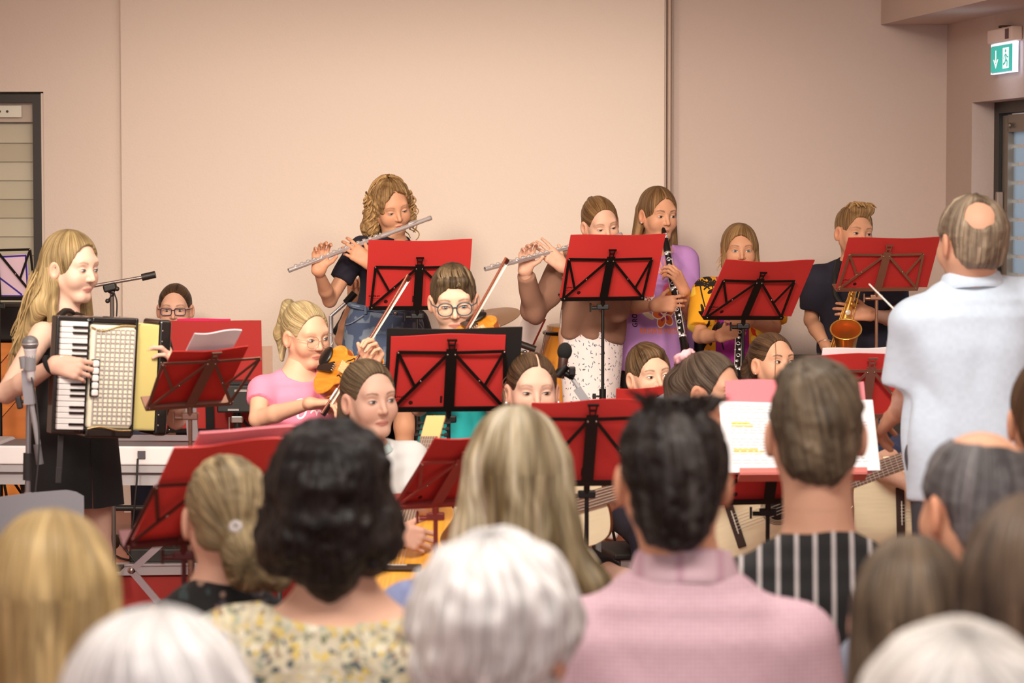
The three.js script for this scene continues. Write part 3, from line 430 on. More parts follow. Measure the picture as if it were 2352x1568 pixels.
{ // cymbal on its stand, boom of the drum set
  const p = W(1150, 737, 12.25), o = thing('cymbal', 'bronze cymbal on a stand right of the violin boy', 'cymbal', V(p.x, STG, p.z)), h = p.y - STG;
  part('cymbal_disc', lathe([[0, 0.03], [0.02, 0.028], [0.035, 0.016], [0.09, 0.008], [0.17, 0], [0.17, -0.002], [0, 0.01]], 40).rotateX(0.22).rotateZ(0.24).translate(-0.08, h, 0), mat(0xa07a58, 0.35, 0.7), o);
  part('cymbal_rod', bar(V(-0.08, 0.02, 0), V(-0.08, h + 0.05, 0), 0.009, 10), CHR, o);
  part('tripod', merge([0, 2.1, 4.2].map(a => bar(V(-0.08, 0.25, 0), V(-0.08 + Math.sin(a) * 0.24, 0.008, Math.cos(a) * 0.24), 0.008, 6))), CHR, o);
  const q = W(1200, 795, 12.0), b = thing('drum_boom', 'chrome drum boom rod with ribbed dark grip left of the conga', 'drum hardware', V(q.x - 0.25, STG, q.z)), L = (x, y, d = 12.0) => W(x, y, d).sub(b.position);
  part('rod', bar(L(1040, 730), L(1195, 790), 0.006, 8), CHR, b); part('grip', bar(L(1193, 789), L(1230, 802), 0.0145, 12), mat(0x2a1c14, 0.5), b);
  part('wing_nut', merge([[1188, 798], [1206, 808], [1187, 812]].map(e => new THREE.SphereGeometry(0.009, 10, 8).translate(...L(...e).toArray()))), CHR, b);
  const f = L(1060, 738); part('upright', bar(V(f.x, 0, f.z), f, 0.012, 10), CHR, b);
  // white sheet on a thin stand beside the conga, little grey microphone
  const s = thing('sheet_music', 'white printed sheet leaning beside the conga drum', 'sheet music', W(1194, 800, 12.15)); s.rotation.set(0.1, 0.25, -0.42, 'YXZ');
  part('page', leafGeo(0.085, 0.26, 0.01, 0.0).translate(0, -0.1, 0), mat(0xf0e2dc, 0.85), s); part('red_edge', box(0.006, 0.26, 0.01, 0.048, 0.03, 0), mat(0x8e1a16, 0.6), s);
  part('holder', bar(V(0, -0.1, -0.02), V(-0.2, -0.5, -0.02), 0.006, 8), BLK, s);
  const m = thing('microphone', 'small grey microphone above the white sheet beside the conga', 'microphone'); orient(m, W(1214, 744, 12.2), V(0.25, 1, 0), V(0, 0, 1));
  part('capsule', lathe([[0, -0.01], [0.008, -0.01], [0.012, 0.005], [0.013, 0.03], [0, 0.034]], 16), mat(0x8d8078, 0.5, 0.3), m);
  part('gooseneck', tube([V(0, -0.01, 0), V(-0.012, -0.03, 0), V(-0.016, -0.06, 0), V(-0.01, -0.3, 0), V(-0.01, -0.6, 0)], 0.0035, 16, 6), mat(0x4a4040, 0.5, 0.4), m);
}
{ // conga: bulging wooden body with black side plates and chrome lugs
  const p = W(1335, 745, 12.35), H = p.y - STG, o = thing('conga_drum', 'tall orange wooden conga drum behind the floral skirt', 'drum', V(p.x, STG, p.z));
  const wood = new THREE.MeshPhysicalMaterial({ roughness: 0.28, clearcoat: 0.5, side: THREE.DoubleSide, map: texData(256, 128, (u, v) => { const n = noise(u * 120, v * 3, 1) * 0.6 + noise(u * 30, v * 2, 5) * 0.4; return [226 + n * 14, 146 + n * 18, 52 + n * 14]; }) });
  const pr = [[0.11, 0.02], [0.115, 0.12], [0.15, H * 0.4], [0.19, H * 0.66], [0.185, H * 0.85], [0.155, H - 0.03], [0.15, H - 0.005]]; part('shell', lathe(pr, 40), wood, o);
  part('drum_head', lathe([[0, H], [0.14, H], [0.152, H - 0.008]], 40), mat(0xd9cdb8, 0.7), o);
  part('rim', new THREE.TorusGeometry(0.16, 0.009, 8, 40).rotateX(Math.PI / 2).translate(0, H - 0.035, 0), mat(0x2a1d18, 0.3, 0.6), o);
  for (let k = 0; k < 6; k++) {
    const a = -1.12 + k * 1.047, q = new THREE.Group(); q.name = 'tuning_lug'; q.rotation.y = a; o.add(q);
    const s = new THREE.Shape([[-0.033, 0], [0.033, 0.004], [0, -0.1], [-0.012, -0.1]].map(e => new THREE.Vector2(...e)));
    part('side_plate', new THREE.ExtrudeGeometry(s, { depth: 0.006, bevelEnabled: false }).rotateX(-0.08).translate(0, H * 0.78, 0.188), mat(0x0e0b0a, 0.35), q);
    part('tuning_rod', bar(V(-0.004, H - 0.03, 0.172), V(-0.008, H * 0.76, 0.202), 0.004, 8), CHR, q);
    part('bolt', merge([0.77, 0.73, 0.7].map((e, i) => new THREE.SphereGeometry(0.006, 8, 6).translate(i === 0 ? 0.006 : -0.004, H * e, 0.2))), CHR, q);
  }
  part('base_ring', new THREE.TorusGeometry(0.112, 0.01, 8, 30).rotateX(Math.PI / 2).translate(0, 0.012, 0), mat(0x181210, 0.5), o);
}
{ // black amplifier between the two clarinet players
  const p = W(1625, 850, 12.35), t = W(1610, 735, 12.35), o = thing('guitar_amplifier', 'black amplifier box between the two clarinet players', 'amplifier', V(p.x, STG, p.z)), h = t.y - STG;
  part('cabinet', rbox(0.26, h, 0.2, 0.012, 0, h / 2, 0), mat(0x14100f, 0.75), o); part('grille_cloth', box(0.22, h * 0.6, 0.006, 0, h * 0.42, 0.102), mat(0x241e1c, 0.9), o);
  for (let k = 0; k < 4; k++) part('control_knob', lathe([[0, 0], [0.009, 0], [0.007, 0.014], [0, 0.014]], 10).rotateX(Math.PI / 2).translate(-0.08 + k * 0.05, h * 0.9, 0.1), mat(0x8a8480, 0.4, 0.3), o);
}
{ // clutter on the stage edge at left: pedal board, floor box, adapters, cables
  const o = thing('pedal_board', 'black pedal board lying on the stage edge at left', 'pedal board', V(W(400, 1290, 11.25).x, STG, -11.28));
  part('board', rbox(0.34, 0.06, 0.2, 0.01, 0, 0.03, 0), mat(0x1a1513, 0.6), o);
  for (let k = 0; k < 3; k++) part('switch', lathe([[0, 0], [0.012, 0], [0.012, 0.02], [0, 0.022]], 12).translate(-0.1 + k * 0.1, 0.06, 0.04), CHR, o);
  part('jack', bar(V(-0.14, 0.08, 0.04), V(-0.14, 0.16, 0.03), 0.006, 8), mat(0xc9b79a, 0.3, 0.7), o);
  const b = thing('foot_pedal', 'small dark bulbous cast pedal hanging beside the skirt hem', 'pedal', W(262, 1200, 11.0)); b.position.y = STG;
  part('pedal_body', new THREE.SphereGeometry(0.028, 18, 12).scale(0.8, 1.1, 0.8).translate(0, 0.11, 0), mat(0x33261a, 0.3, 0.5), b); part('pedal_rod', bar(V(0, 0, 0), V(0, 0.3, 0), 0.006, 8), CHR, b); part('pedal_foot', box(0.06, 0.012, 0.12, 0, 0.006, 0), DGREY, b);
  const r = rng(44), cab = mat(0x171312, 0.6);
  const paths = [[[250, 1225], [300, 1222], [340, 1235], [420, 1245], [470, 1230]], [[285, 1290], [330, 1275], [370, 1300], [440, 1280]], [[330, 1140], [320, 1190], [300, 1230], [260, 1260]], [[430, 1265], [450, 1285], [465, 1275], [480, 1300]]];
  paths.forEach((q, i) => { const yg = STG + 0.006, c = new THREE.Mesh(tube(q.map((e, j) => V(W(e[0], e[1], 11.35).x, yg, -11.2 - 0.28 * r() - 0.1 * i)), 0.0045, 40, 6), cab); c.name = numbered('cable'); c.userData = { label: ['black cable looping behind the pedal board', 'black cable along the stage edge under the red stand', 'black cable falling from the electric piano', 'short black cable right of the pedal board'][i], category: 'cable' }; scene.add(c); });
  const x = thing('folding_stand', 'light grey folding cross-legged stand at the stage edge', 'stand', V(W(340, 1300, 9.4).x, 0, -9.4)), L = (a, bb) => W(a, bb, 9.4).sub(x.position); const mt = mat(0xbdb0b4, 0.35, 0.6);
  part('upper_leg', flat(L(392, 1228), L(300, 1312), 0.022, 0.012, V(0, 0, 1)), mt, x); part('lower_leg', flat(L(300, 1308), L(372, 1392), 0.022, 0.012, V(0, 0, 1)), mt, x); const f = L(372, 1390); part('foot', bar(f, V(f.x + 0.1, 0.01, f.z), 0.011, 8), mt, x); part('pivot', new THREE.SphereGeometry(0.012, 10, 8).translate(...L(301, 1310).toArray()), CHR, x);
}

// ------------------------------------------------------------------ people: one continuous skin mesh, hair and clothes as parts
const SKIN_MAT = new THREE.MeshPhysicalMaterial({ color: 0xffffff, vertexColors: true, roughness: 0.5, specularIntensity: 0.5, sheen: 0.15, sheenRoughness: 0.5, sheenColor: new THREE.Color(1, 0.75, 0.65) });
const strandTex = (data) => texData(512, 128, (u, v, i, j) => { const w = 1.2 * noise(v * 5, i * 0.05, 3), a = noise((i + w) * 0.33, v * 5, 1) * 0.45 + noise((i + w * 3) * 0.09, v * 3, 7) * 0.35 + noise((i + w) * 0.9, v * 9, 5) * 0.35, e = Math.min(i, 511 - i) / 30, b = clamp(0.5 + a * Math.min(1, e + 0.4)); const c = data ? b * 255 : 178 + 77 * b; return [c, c, c]; }, 1, 1, data);
const HAIR_MAT = new THREE.MeshPhysicalMaterial({ color: 0xffffff, vertexColors: true, roughness: 0.45, specularIntensity: 0.4, side: THREE.DoubleSide, map: strandTex(false), bumpMap: strandTex(true), bumpScale: 0.0022 });
const LOCK_MAT = new THREE.MeshPhysicalMaterial({ color: 0xffffff, vertexColors: true, roughness: 0.45, specularIntensity: 0.4, side: THREE.DoubleSide });
const CLOTH_MAT = new THREE.MeshPhysicalMaterial({ color: 0xffffff, vertexColors: true, roughness: 0.88, side: THREE.DoubleSide });
const LASH = mat(0x2b1a12, 0.6), EYE_MAT = new THREE.MeshPhysicalMaterial({ color: 0xffffff, vertexColors: true, roughness: 0.12, side: THREE.DoubleSide });
const SKIN = { fair: [0.68, 0.40, 0.285], warm: [0.62, 0.315, 0.19], tan: [0.56, 0.28, 0.165], pale: [0.72, 0.46, 0.355] };

/** head in its own frame: origin between the ears at eye level, x to the person's left, y up, z out of the face */
function headField(o) {
  const k = o.kid ?? 0.5, jw = o.jaw ?? 0.056, P = [];
  const cran = el([0, 0.026, -0.018], [0.0735, 0.087, 0.094]), face = el([0, -0.03, 0.016], [jw + 0.006, 0.083, 0.067]);
  const chin = rc([-0.010, -0.093, 0.060], [0.010, -0.093, 0.060], 0.0185, 0.0185), jaw = [-1, 1].map(s => rc([s * 0.05, -0.045, 0.0], [s * 0.016, -0.092, 0.05], 0.018, 0.016));
  const cheek = [-1, 1].map(s => el([s * 0.036, -0.034, 0.05], [0.027, 0.03, 0.027])), brow = rc([-0.034, 0.024, 0.062], [0.034, 0.024, 0.062], 0.0155, 0.0155);
  const nl = o.nose ?? 1, nose = rc([0, 0.012, 0.075], [0, -0.029, 0.0925 + 0.006 * nl], 0.0058, 0.009), al = [-1, 1].map(s => el([s * 0.0092, -0.0325, 0.085], [0.0072, 0.0066, 0.0095]));
  const sock = [-1, 1].map(s => el([s * 0.031, 0.001, 0.096], [0.020, 0.0125, 0.020])), ball = [-1, 1].map(s => el([s * 0.0305, -0.001, 0.066], [0.0145, 0.0125, 0.0145]));
  const pk = o.pucker ?? 0, lw = 0.021 * (1 - 0.45 * pk), lipU = rc([-lw * 0.6, -0.0655, 0.0715], [lw * 0.6, -0.0655, 0.0715], 0.007, 0.007), lipM = el([0, -0.0612, 0.0765 + 0.003 * pk], [0.016, 0.0045, 0.0062]), lipL = el([0, -0.0695, 0.0752 + 0.003 * pk], [0.0135, 0.005, 0.0062]);
  const slit = rc([-lw, -0.0652, 0.0835], [lw, -0.0652, 0.0835], 0.0016, 0.0016);
  const ear = [-1, 1].map(s => { const e = el([0, 0, 0], [0.009, 0.0325, 0.0195]), hol = el([s * 0.008, 0.001, 0.003], [0.007, 0.019, 0.0105]), ca = Math.cos(0.38), sa = Math.sin(0.38) * s; return (x, y, z) => { x -= s * 0.079; y += 0.012; z += 0.006; const X = x * ca - z * -sa * -1 * -1, Z = z * ca + x * sa * -1; return smax(e(X, y, Z), -hol(X, y, Z), 0.004); }; });
  const neck = o.neckTo ? rc([0, -0.045, -0.022], o.neckTo, o.neckR ?? 0.047, (o.neckR ?? 0.047) + 0.004) : null;
  return (x, y, z) => {
    const ax = Math.abs(x), i = x < 0 ? 0 : 1;
    let d = smin(cran(x, y, z), face(x, y, z), 0.035);
    d = smin(d, chin(x, y, z), 0.022); d = smin(d, jaw[i](x, y, z), 0.02); d = smin(d, cheek[i](x, y, z), 0.022);
    if (z > 0.02) {
      d = smin(d, brow(x, y, z), 0.018); d = smax(d, -sock[i](x, y, z), 0.014); d = smin(d, ball[i](x, y, z), 0.004);
      d = smin(d, nose(x, y, z), 0.011); d = smin(d, al[i](x, y, z), 0.005);
      d = smin(d, lipU(x, y, z), 0.008); d = smin(d, lipM(x, y, z), 0.004); d = smin(d, lipL(x, y, z), 0.004); d = smax(d, -slit(x, y, z), 0.003);
    }
    if (ax > 0.05) d = smin(d, ear[i](x, y, z), 0.006);
    if (neck) d = smin(d, neck(x, y, z), 0.022);
    return d;
  };
}
function headColor(o) {
  const sk = o.skin, lip = mixC(sk, o.lip ?? [0.48, 0.11, 0.10], 0.7), brow = mixC((o.browC ?? [0.12, 0.06, 0.03]).map(e => e * 0.6), sk, 0.12), flush = [sk[0] * 0.98, sk[1] * 0.78, sk[2] * 0.72];
  const bh = o.browH ?? 0, pk = o.pucker ?? 0;
  return (x, y, z) => {
    let c = sk; const ax = Math.abs(x);
    if (z > 0.03) {
      const m = noise(x * 90, y * 90, z * 90) * 0.5 + 0.5; // freckled, uneven flush of the cheeks, nose and chin
      const ck = Math.exp(-(((ax - 0.038) / 0.02) ** 2 + ((y + 0.032) / 0.016) ** 2)) * 0.5 + Math.exp(-((x / 0.012) ** 2 + ((y + 0.03) / 0.012) ** 2)) * 0.4; c = mixC(c, flush, clamp(ck * (0.55 + 0.45 * m)));
      const lw = 0.023 * (1 - 0.45 * pk), lx = clamp(1 - (x / lw) ** 2); if (lx > 0) { const top = -0.0575 - 0.0062 * (1 - lx) - 0.0012 * Math.exp(-((x / 0.004) ** 2)), bot = -0.0742 + 0.0078 * (1 - lx); const w = sstep(bot - 0.0015, bot + 0.001, y) * sstep(top + 0.0015, top - 0.001, y) * sstep(0, 0.15, lx); c = mixC(c, lip, w * (o.lipAmt ?? 0.85)); if (Math.abs(y + 0.0652) < 0.0014 && lx > 0.1) c = mixC(c, [0.2, 0.05, 0.04], 0.55); }
      const t = (ax - 0.013) / 0.036; if (t > -0.05 && t < 1.05) { const yc = 0.0205 + bh + 0.0075 * Math.sin(clamp(t) * 2.4) - 0.003 * clamp(t), th = 0.0036 * (1 - 0.55 * clamp(t)); const w = sstep(th + 0.0016, th - 0.0012, Math.abs(y - yc)) * sstep(-0.05, 0.08, t) * sstep(1.05, 0.9, t); c = mixC(c, brow, w * Math.min(1, (o.browAmt ?? 0.75) * 1.25)); }
    } else if (ax > 0.07 && y < 0.03 && y > -0.05) c = mixC(c, flush, 0.6);
    return c;
  };
}
function eyeGeos(f, o) { // almond patches that follow the lids, with iris and pupil in vertex colours; lash lines
  const out = [], lash = [], open = o.open ?? 1, gz = o.gaze ?? [0, 0], iris = o.iris ?? [0.10, 0.055, 0.03];
  const zAt = (x, y) => { let z = 0.125; for (let i = 0; i < 60; i++) { const d = f(x, y, z); if (d < 0.0004) break; z -= Math.max(d * 0.8, 0.0003); } return z; };
  for (const s of [-1, 1]) {
    const cx = s * 0.0305, cy = -0.001, P = [], C = [], I = [], N = 22, M = 12, edge = [], low = [];
    for (let i = 0; i <= N; i++) {
      const u = i / N * 2 - 1, w = Math.pow(Math.max(0, 1 - u * u), 0.62), x = cx + u * 0.0138, slant = s * u * 0.0012;
      const top = cy + slant + 0.0062 * open * w, bot = cy + slant - 0.0044 * w * (open > 0.4 ? 1 : 0.9);
      for (let j = 0; j <= M; j++) {
        const v = j / M, y = bot + (top - bot) * v, bul = w * Math.sin(v * 3.1416) * 0.0012; P.push(x, y, zAt(x, y) + 0.0006 + bul);
        const dx = x - cx - gz[0] * 0.006, dy = y - cy - gz[1] * 0.005 - 0.0008, r = Math.hypot(dx, dy); C.push(...(r < 0.0027 ? [0.008, 0.006, 0.005] : r < 0.0064 ? mixC(iris, [0.02, 0.012, 0.01], sstep(0.0046, 0.0064, r)) : mixC([0.60, 0.52, 0.48], [0.6, 0.35, 0.3], sstep(0.7, 1, Math.abs(u)) * 0.5)));
      }
      edge.push(V(x, top + 0.0004, zAt(x, top) + 0.0014)); low.push(V(x, bot - 0.0002, zAt(x, bot) + 0.0008));
    }
    for (let i = 0; i < N; i++) for (let j = 0; j < M; j++) { const a = i * (M + 1) + j; I.push(a, a + M + 1, a + 1, a + 1, a + M + 1, a + M + 2); }
    out.push({ P, I, C }); lash.push(sweep(edge.filter((e, i) => i % 2 === 0), t => 0.0015 * (0.35 + 0.65 * Math.sin(t * 3.1416)), 16, 5)); if (o.lower) lash.push(sweep(low.filter((e, i) => i % 2 === 0), t => 0.0007 * Math.sin(t * 3.1416) + 0.0001, 16, 5));
  }
  return { out, lash };
}
/** hand as tapered capsules in the world: w wrist, d to the knuckles, n out of the palm, a towards the thumb */
function handBones(h) {
  const s = h.s ?? 0.9, d = h.d.clone().normalize(), n = h.n.clone().addScaledVector(d, -h.n.dot(d)).normalize(), a = V().crossVectors(d, n).multiplyScalar(h.th ?? 1), w = h.w;
  const at = (x, y, z) => w.clone().addScaledVector(d, x * s).addScaledVector(a, y * s).addScaledVector(n, z * s), palm = [], fing = [];
  const off = [0.029, 0.0095, -0.0095, -0.0275], base = [0.083, 0.087, 0.083, 0.075], len = [[0.041, 0.025, 0.021], [0.045, 0.029, 0.022], [0.041, 0.027, 0.022], [0.033, 0.020, 0.019]], rad = [0.0088, 0.009, 0.0086, 0.0076];
  const curl = h.curl ?? [0.4, 0.45, 0.5, 0.55], c2 = h.curl2 ?? 1.15, spread = h.spread ?? 0.08;
  for (let i = 0; i < 4; i++) {
    const k = at(base[i], off[i], 0); palm.push(rc(at(0.0, off[i] * 0.55, 0), k, 0.0155 * s, 0.0115 * s));
    let p = k, ang = curl[i] ?? 0.4; const sp = (1.5 - i) * spread, fd = d.clone().addScaledVector(a, sp).normalize();
    for (let j = 0; j < 3; j++) { const dir = fd.clone().multiplyScalar(Math.cos(ang)).addScaledVector(n, Math.sin(ang)), q = addS(p, dir, len[i][j] * s); fing.push(rc(p, q, rad[i] * s * (1 - j * 0.1), rad[i] * s * (0.93 - j * 0.1))); p = q; ang += (curl[i] ?? 0.4) * c2 * (j === 0 ? 1 : 0.7) + 0.06; }
  }
  palm.push(rc(at(0.015, 0.02, 0.006), at(0.06, 0.026, 0.006), 0.017 * s, 0.013 * s));
  const t = h.thumb ?? [0.55, 0.62, 0.45], td = d.clone().multiplyScalar(t[0]).addScaledVector(a, t[1]).addScaledVector(n, t[2]).normalize(), t1 = at(0.026, 0.026, 0.004), t2 = addS(t1, td, 0.045 * s), td2 = td.clone().addScaledVector(d, h.tb ?? 0.5).addScaledVector(n, 0.1).normalize(), t3 = addS(t2, td2, 0.030 * s);
  fing.push(rc(t1, t2, 0.0125 * s, 0.0100 * s), rc(t2, t3, 0.0098 * s, 0.0078 * s));
  return { palm, fing, lo: w, reach: 0.2 * s };
}
const PROF = [[-0.14, 0.152, 0.108], [0, 0.162, 0.115], [0.15, 0.15, 0.108], [0.35, 0.135, 0.098], [0.6, 0.15, 0.105], [0.8, 0.158, 0.098], [0.9, 0.125, 0.08], [0.97, 0.075, 0.062], [1.06, 0.052, 0.052]];
function torsoField(fr, L, prof, grow, vmin, vmax) { // elliptic loft along the spine
  const { o, u, v, w } = fr;
  return (x, y, z) => {
    x -= o.x; y -= o.y; z -= o.z; const U = x * u.x + y * u.y + z * u.z, Vv = x * v.x + y * v.y + z * v.z, Z = x * w.x + y * w.y + z * w.z, t = Vv / L;
    let i = 0; while (i < prof.length - 2 && t > prof[i + 1][0]) i++; const f = clamp((t - prof[i][0]) / (prof[i + 1][0] - prof[i][0])), sf = f * f * (3 - 2 * f), a = lerp(prof[i][1], prof[i + 1][1], sf) + grow, b = lerp(prof[i][2], prof[i + 1][2], sf) + grow;
    const d = (Math.sqrt(U * U / (a * a) + Z * Z / (b * b)) - 1) * Math.min(a, b) * 0.9; return smax(d, Math.max(vmin - Vv, Vv - vmax), 0.012);
  };
}
function frame(hip, neck, yaw) { const v = sub(neck, hip).normalize(), f = V(Math.sin(yaw), 0, Math.cos(yaw)), u = V().crossVectors(v, f).normalize(), w = V().crossVectors(u, v); return { o: hip, u, v, w }; }
const local = (fr, x, y, z) => fr.o.clone().addScaledVector(fr.u, x).addScaledVector(fr.v, y).addScaledVector(fr.w, z);
/** hair field in the head frame */
function hairField(q) {
  const e = q.cap ?? [0.008, 0.009, 0.010], cap = el([0, 0.026, -0.018], [0.0735 + e[0], 0.087 + e[1], 0.094 + e[2]]), nape = el([0, -0.03, -0.055], [0.056 + e[0], 0.055, 0.045 + e[2]]);
  const cut = q.cut ?? { c: [0, -0.04, 0.13], r: [0.1, 0.15, 0.125] }, fc = el(cut.c, cut.r), ears = q.ears === false ? null : [-1, 1].map(s => el([s * 0.082, -0.018, 0.004], [0.03, 0.036, 0.03])), ym = q.ymin ?? -0.06;
  const vol = (q.vol ?? []).map(a => a.length === 2 ? el(a[0], a[1]) : rc(a[0], a[1], a[2], a[3])), A = V(...(q.axis ?? [0, 1, -0.5])).normalize(), ac = q.axisC ?? [0, 0, 0], T = V(A.z, 0, -A.x); if (T.length() < 0.1) T.set(1, 0, 0); T.normalize(); const B = V().crossVectors(A, T), fr = q.freq ?? 26, am = q.amp ?? 0.0022, ck = q.volCut ?? true, bald = q.bald ? el(q.bald.c, q.bald.r) : null, rough = q.rough ?? 0, rf = q.roughF ?? 45;
  const part = q.part; 
  const strand = (x, y, z) => { const X = x - ac[0], Y = y - ac[1], Z = z - ac[2], a = Math.atan2(X * B.x + Y * B.y + Z * B.z, X * T.x + Y * T.y + Z * T.z), h = X * A.x + Y * A.y + Z * A.z, wob = (q.wave ?? 0.25) * noise(x * 14, y * 14, z * 14); return 0.6 * noise(Math.cos(a) * fr * 0.32 + 7 + wob * 2, Math.sin(a) * fr * 0.32 + wob * 2, h * 9) + 0.4 * noise(Math.cos(a) * fr + 3 + wob * 4, Math.sin(a) * fr + wob * 4, h * 14); };
  const f = (x, y, z) => {
    let d = cap(x, y, z); d = smin(d, nape(x, y, z), 0.02);
    d = smax(d, -fc(x, y, z), 0.006); if (ears) d = smax(d, -ears[x < 0 ? 0 : 1](x, y, z), 0.006); d = smax(d, ym - y, 0.01);
    for (const v of vol) d = smin(d, v(x, y, z), q.k ?? 0.018);
    if (ck) d = smax(d, -fc(x, y, z), 0.005);
    if (bald) d = smax(d, -bald(x, y, z), 0.012);
    if (d < 0.03) { d += am * strand(x, y, z); if (rough) d += rough * noise(x * rf, y * rf, z * rf) + rough * 0.5 * noise(x * rf * 2.3, y * rf * 2.3, z * rf * 2.3); if (part && z < 0.09 && y > 0.03) { const g = Math.abs(x - part) / 0.005; if (g < 1 && z > -0.04) d += 0.013 * (1 - g); } }
    return d;
  };
  const uv = (x, y, z) => { const X = x - ac[0], Y = y - ac[1], Z = z - ac[2]; return [(Math.atan2(X * B.x + Y * B.y + Z * B.z, X * T.x + Y * T.y + Z * T.z) / 6.28318 + 0.5) * 2 + (q.wave ?? 0.25) * 0.03 * noise(x * 14, y * 14, z * 14), (X * A.x + Y * A.y + Z * A.z) * 2.5]; };
  return { f, strand, uv };
}
const EYEC = { brown: [0.10, 0.05, 0.025], blue: [0.14, 0.2, 0.26], grey: [0.16, 0.17, 0.16] };
/** join a list of lock paths (head frame) */
function lockGeo(list, m, org, col) { const g = merge(list); g.applyMatrix4(m); g.translate(-org.x, -org.y, -org.z); const n = g.attributes.position.count, c = new Float32Array(n * 3); for (let i = 0; i < n; i++) { const k = col(i); c.set(k, i * 3); } g.setAttribute('color', new THREE.BufferAttribute(c, 3)); return g; }

function person(o) {
  const D = o.D, fl = o.fl ?? 0, pt = (q, def = D) => q.isVector3 ? q.clone() : W(q[0], q[1], def + (q[2] ?? 0));
  const hip = pt(o.hip), neck = pt(o.neck), yaw = o.yaw ?? 0, fr = frame(hip, neck, yaw), L = sub(neck, hip).length(), bs = o.bs ?? 0.85, skin = o.skin ?? SKIN.fair, H = o.head;
  const g = thing('person', o.label, 'person', V(hip.x, fl, hip.z)), org = g.position, prof = PROF.map(p => [p[0], p[1] * bs * (o.wide ?? 1), p[2] * bs * (o.deep ?? 1)]);
  // head frame
  const hs = H.s ?? 0.95, hc = pt(H.p), M = new THREE.Matrix4().compose(hc, new THREE.Quaternion().setFromEuler(new THREE.Euler(H.pitch ?? 0, H.yaw ?? yaw, H.roll ?? 0, 'YXZ')), V(hs, hs, hs)), Mi = M.clone().invert();
  const nk = addS(neck, fr.v, -0.02), nl = nk.clone().applyMatrix4(Mi), neckR = o.neckR ?? 0.044;
  const hf = headField({ ...H, neckTo: [nl.x, nl.y, nl.z], neckR }), hres = H.res ?? 0.0028, skinList = [];
  { const s = surf(hf, [-0.102, -0.135, -0.13], [0.102, 0.126, 0.12], hres); s.m = M; s.col = headColor({ ...H, skin }); skinList.push(s); }
  // body: torso, arms, legs
  const sw = o.sw ?? 0.15, shv = (o.shv ?? 0.86) * L, bones = [], pts = [hip, neck], armF = [];
  const tf = torsoField(fr, L, prof, -0.012, -0.16 * L, 1.05 * L), neckB = rc(V(0, -0.045, -0.022).applyMatrix4(M), nk, neckR * hs, (neckR + 0.004) * hs);
  const arms = (o.arms ?? []).map((a, i) => {
    const sd = a.side, S = a.sh ? pt(a.sh) : local(fr, sd * sw, shv, 0), E = pt(a.el), Wr = pt(a.wr), r = a.r ?? 1;
    const up = rc(S, E, 0.043 * bs * r, 0.034 * bs * r), lo = rc(E, mixV(E, Wr, 0.35), 0.034 * bs * r, 0.036 * bs * r), lo2 = rc(mixV(E, Wr, 0.35), Wr, 0.036 * bs * r, 0.023 * bs * r); pts.push(S, E, Wr);
    const hand = a.hand ? handBones({ ...a.hand, w: Wr, d: a.hand.d.isVector3 ? a.hand.d : sub(pt(a.hand.d), Wr), n: a.hand.n, th: a.hand.th ?? -sd, s: (a.hand.s ?? 0.88) * hs / 0.95 }) : null;
    return { a, sd, S, E, Wr, up, lo, lo2, hand };
  });
  const legs = (o.legs ?? []).map(l => { const Hj = local(fr, l.side * 0.085 * bs, -0.02, 0), K = pt(l.knee), A = pt(l.ankle); pts.push(K, A); const toe = A.clone().add(V(Math.sin(l.toe ?? yaw) * 0.12, -0.03, Math.cos(l.toe ?? yaw) * 0.12)); return { Hj, K, A, toe, th: rc(Hj, K, 0.075 * bs, 0.05 * bs), knee: el([K.x, K.y, K.z], [0.05 * bs, 0.055 * bs, 0.05 * bs]), sh: rc(K, mixV(K, A, 0.35), 0.047 * bs, 0.049 * bs), sh2: rc(mixV(K, A, 0.35), A, 0.049 * bs, 0.034 * bs) }; });
  const traps = arms.map(a => rc(local(fr, a.sd * 0.015, 0.95 * L, -0.012), mixV(a.S, local(fr, 0, 0.9 * L, 0), 0.12), 0.040 * bs, 0.034 * bs));
  const bodyF = (x, y, z) => { let d = smin(tf(x, y, z), neckB(x, y, z), 0.03); for (const t of traps) d = smin(d, t(x, y, z), 0.03); for (const a of arms) { let e = smin(smin(a.up(x, y, z), a.lo(x, y, z), 0.012), a.lo2(x, y, z), 0.01); d = smin(d, e, 0.03); } for (const l of legs) { let e = smin(smin(l.th(x, y, z), l.knee(x, y, z), 0.02), smin(l.sh(x, y, z), l.sh2(x, y, z), 0.01), 0.015); d = smin(d, e, 0.03); } return d; };
  { const [lo, hi] = bounds(pts, 0.17); const s = surf(bodyF, lo, hi, o.res ?? 0.009); s.col = () => skin; skinList.push(s); }
  for (const a of arms) if (a.hand) {
    const h = a.hand, pf = uni(h.palm, 0.012 * hs), wf = rc(mixV(a.Wr, a.E, 0.2), a.Wr, 0.025 * bs, 0.022 * bs), hf2 = (x, y, z) => { let d = smin(pf(x, y, z), wf(x, y, z), 0.02), e = 1; for (const q of h.fing) e = smin(e, q(x, y, z), 0.0025); return smin(d, e, 0.008); };
    const R = h.reach, w0 = a.Wr; const dd = (a.a.hand.d.isVector3 ? a.a.hand.d.clone() : sub(pt(a.a.hand.d), w0)).normalize().multiplyScalar(R * 0.42), c = w0.clone().add(dd);
    const s = surf(hf2, [c.x - R * 0.62, c.y - R * 0.62, c.z - R * 0.62], [c.x + R * 0.62, c.y + R * 0.62, c.z + R * 0.62], 0.0028), red = [skin[0], skin[1] * 0.88, skin[2] * 0.84]; s.col = (x, y, z) => mixC(skin, red, 0.5 + 0.5 * noise(x * 60, y * 60, z * 60)); skinList.push(s);
  }
  part('body', geoOf(skinList, org), SKIN_MAT, g);
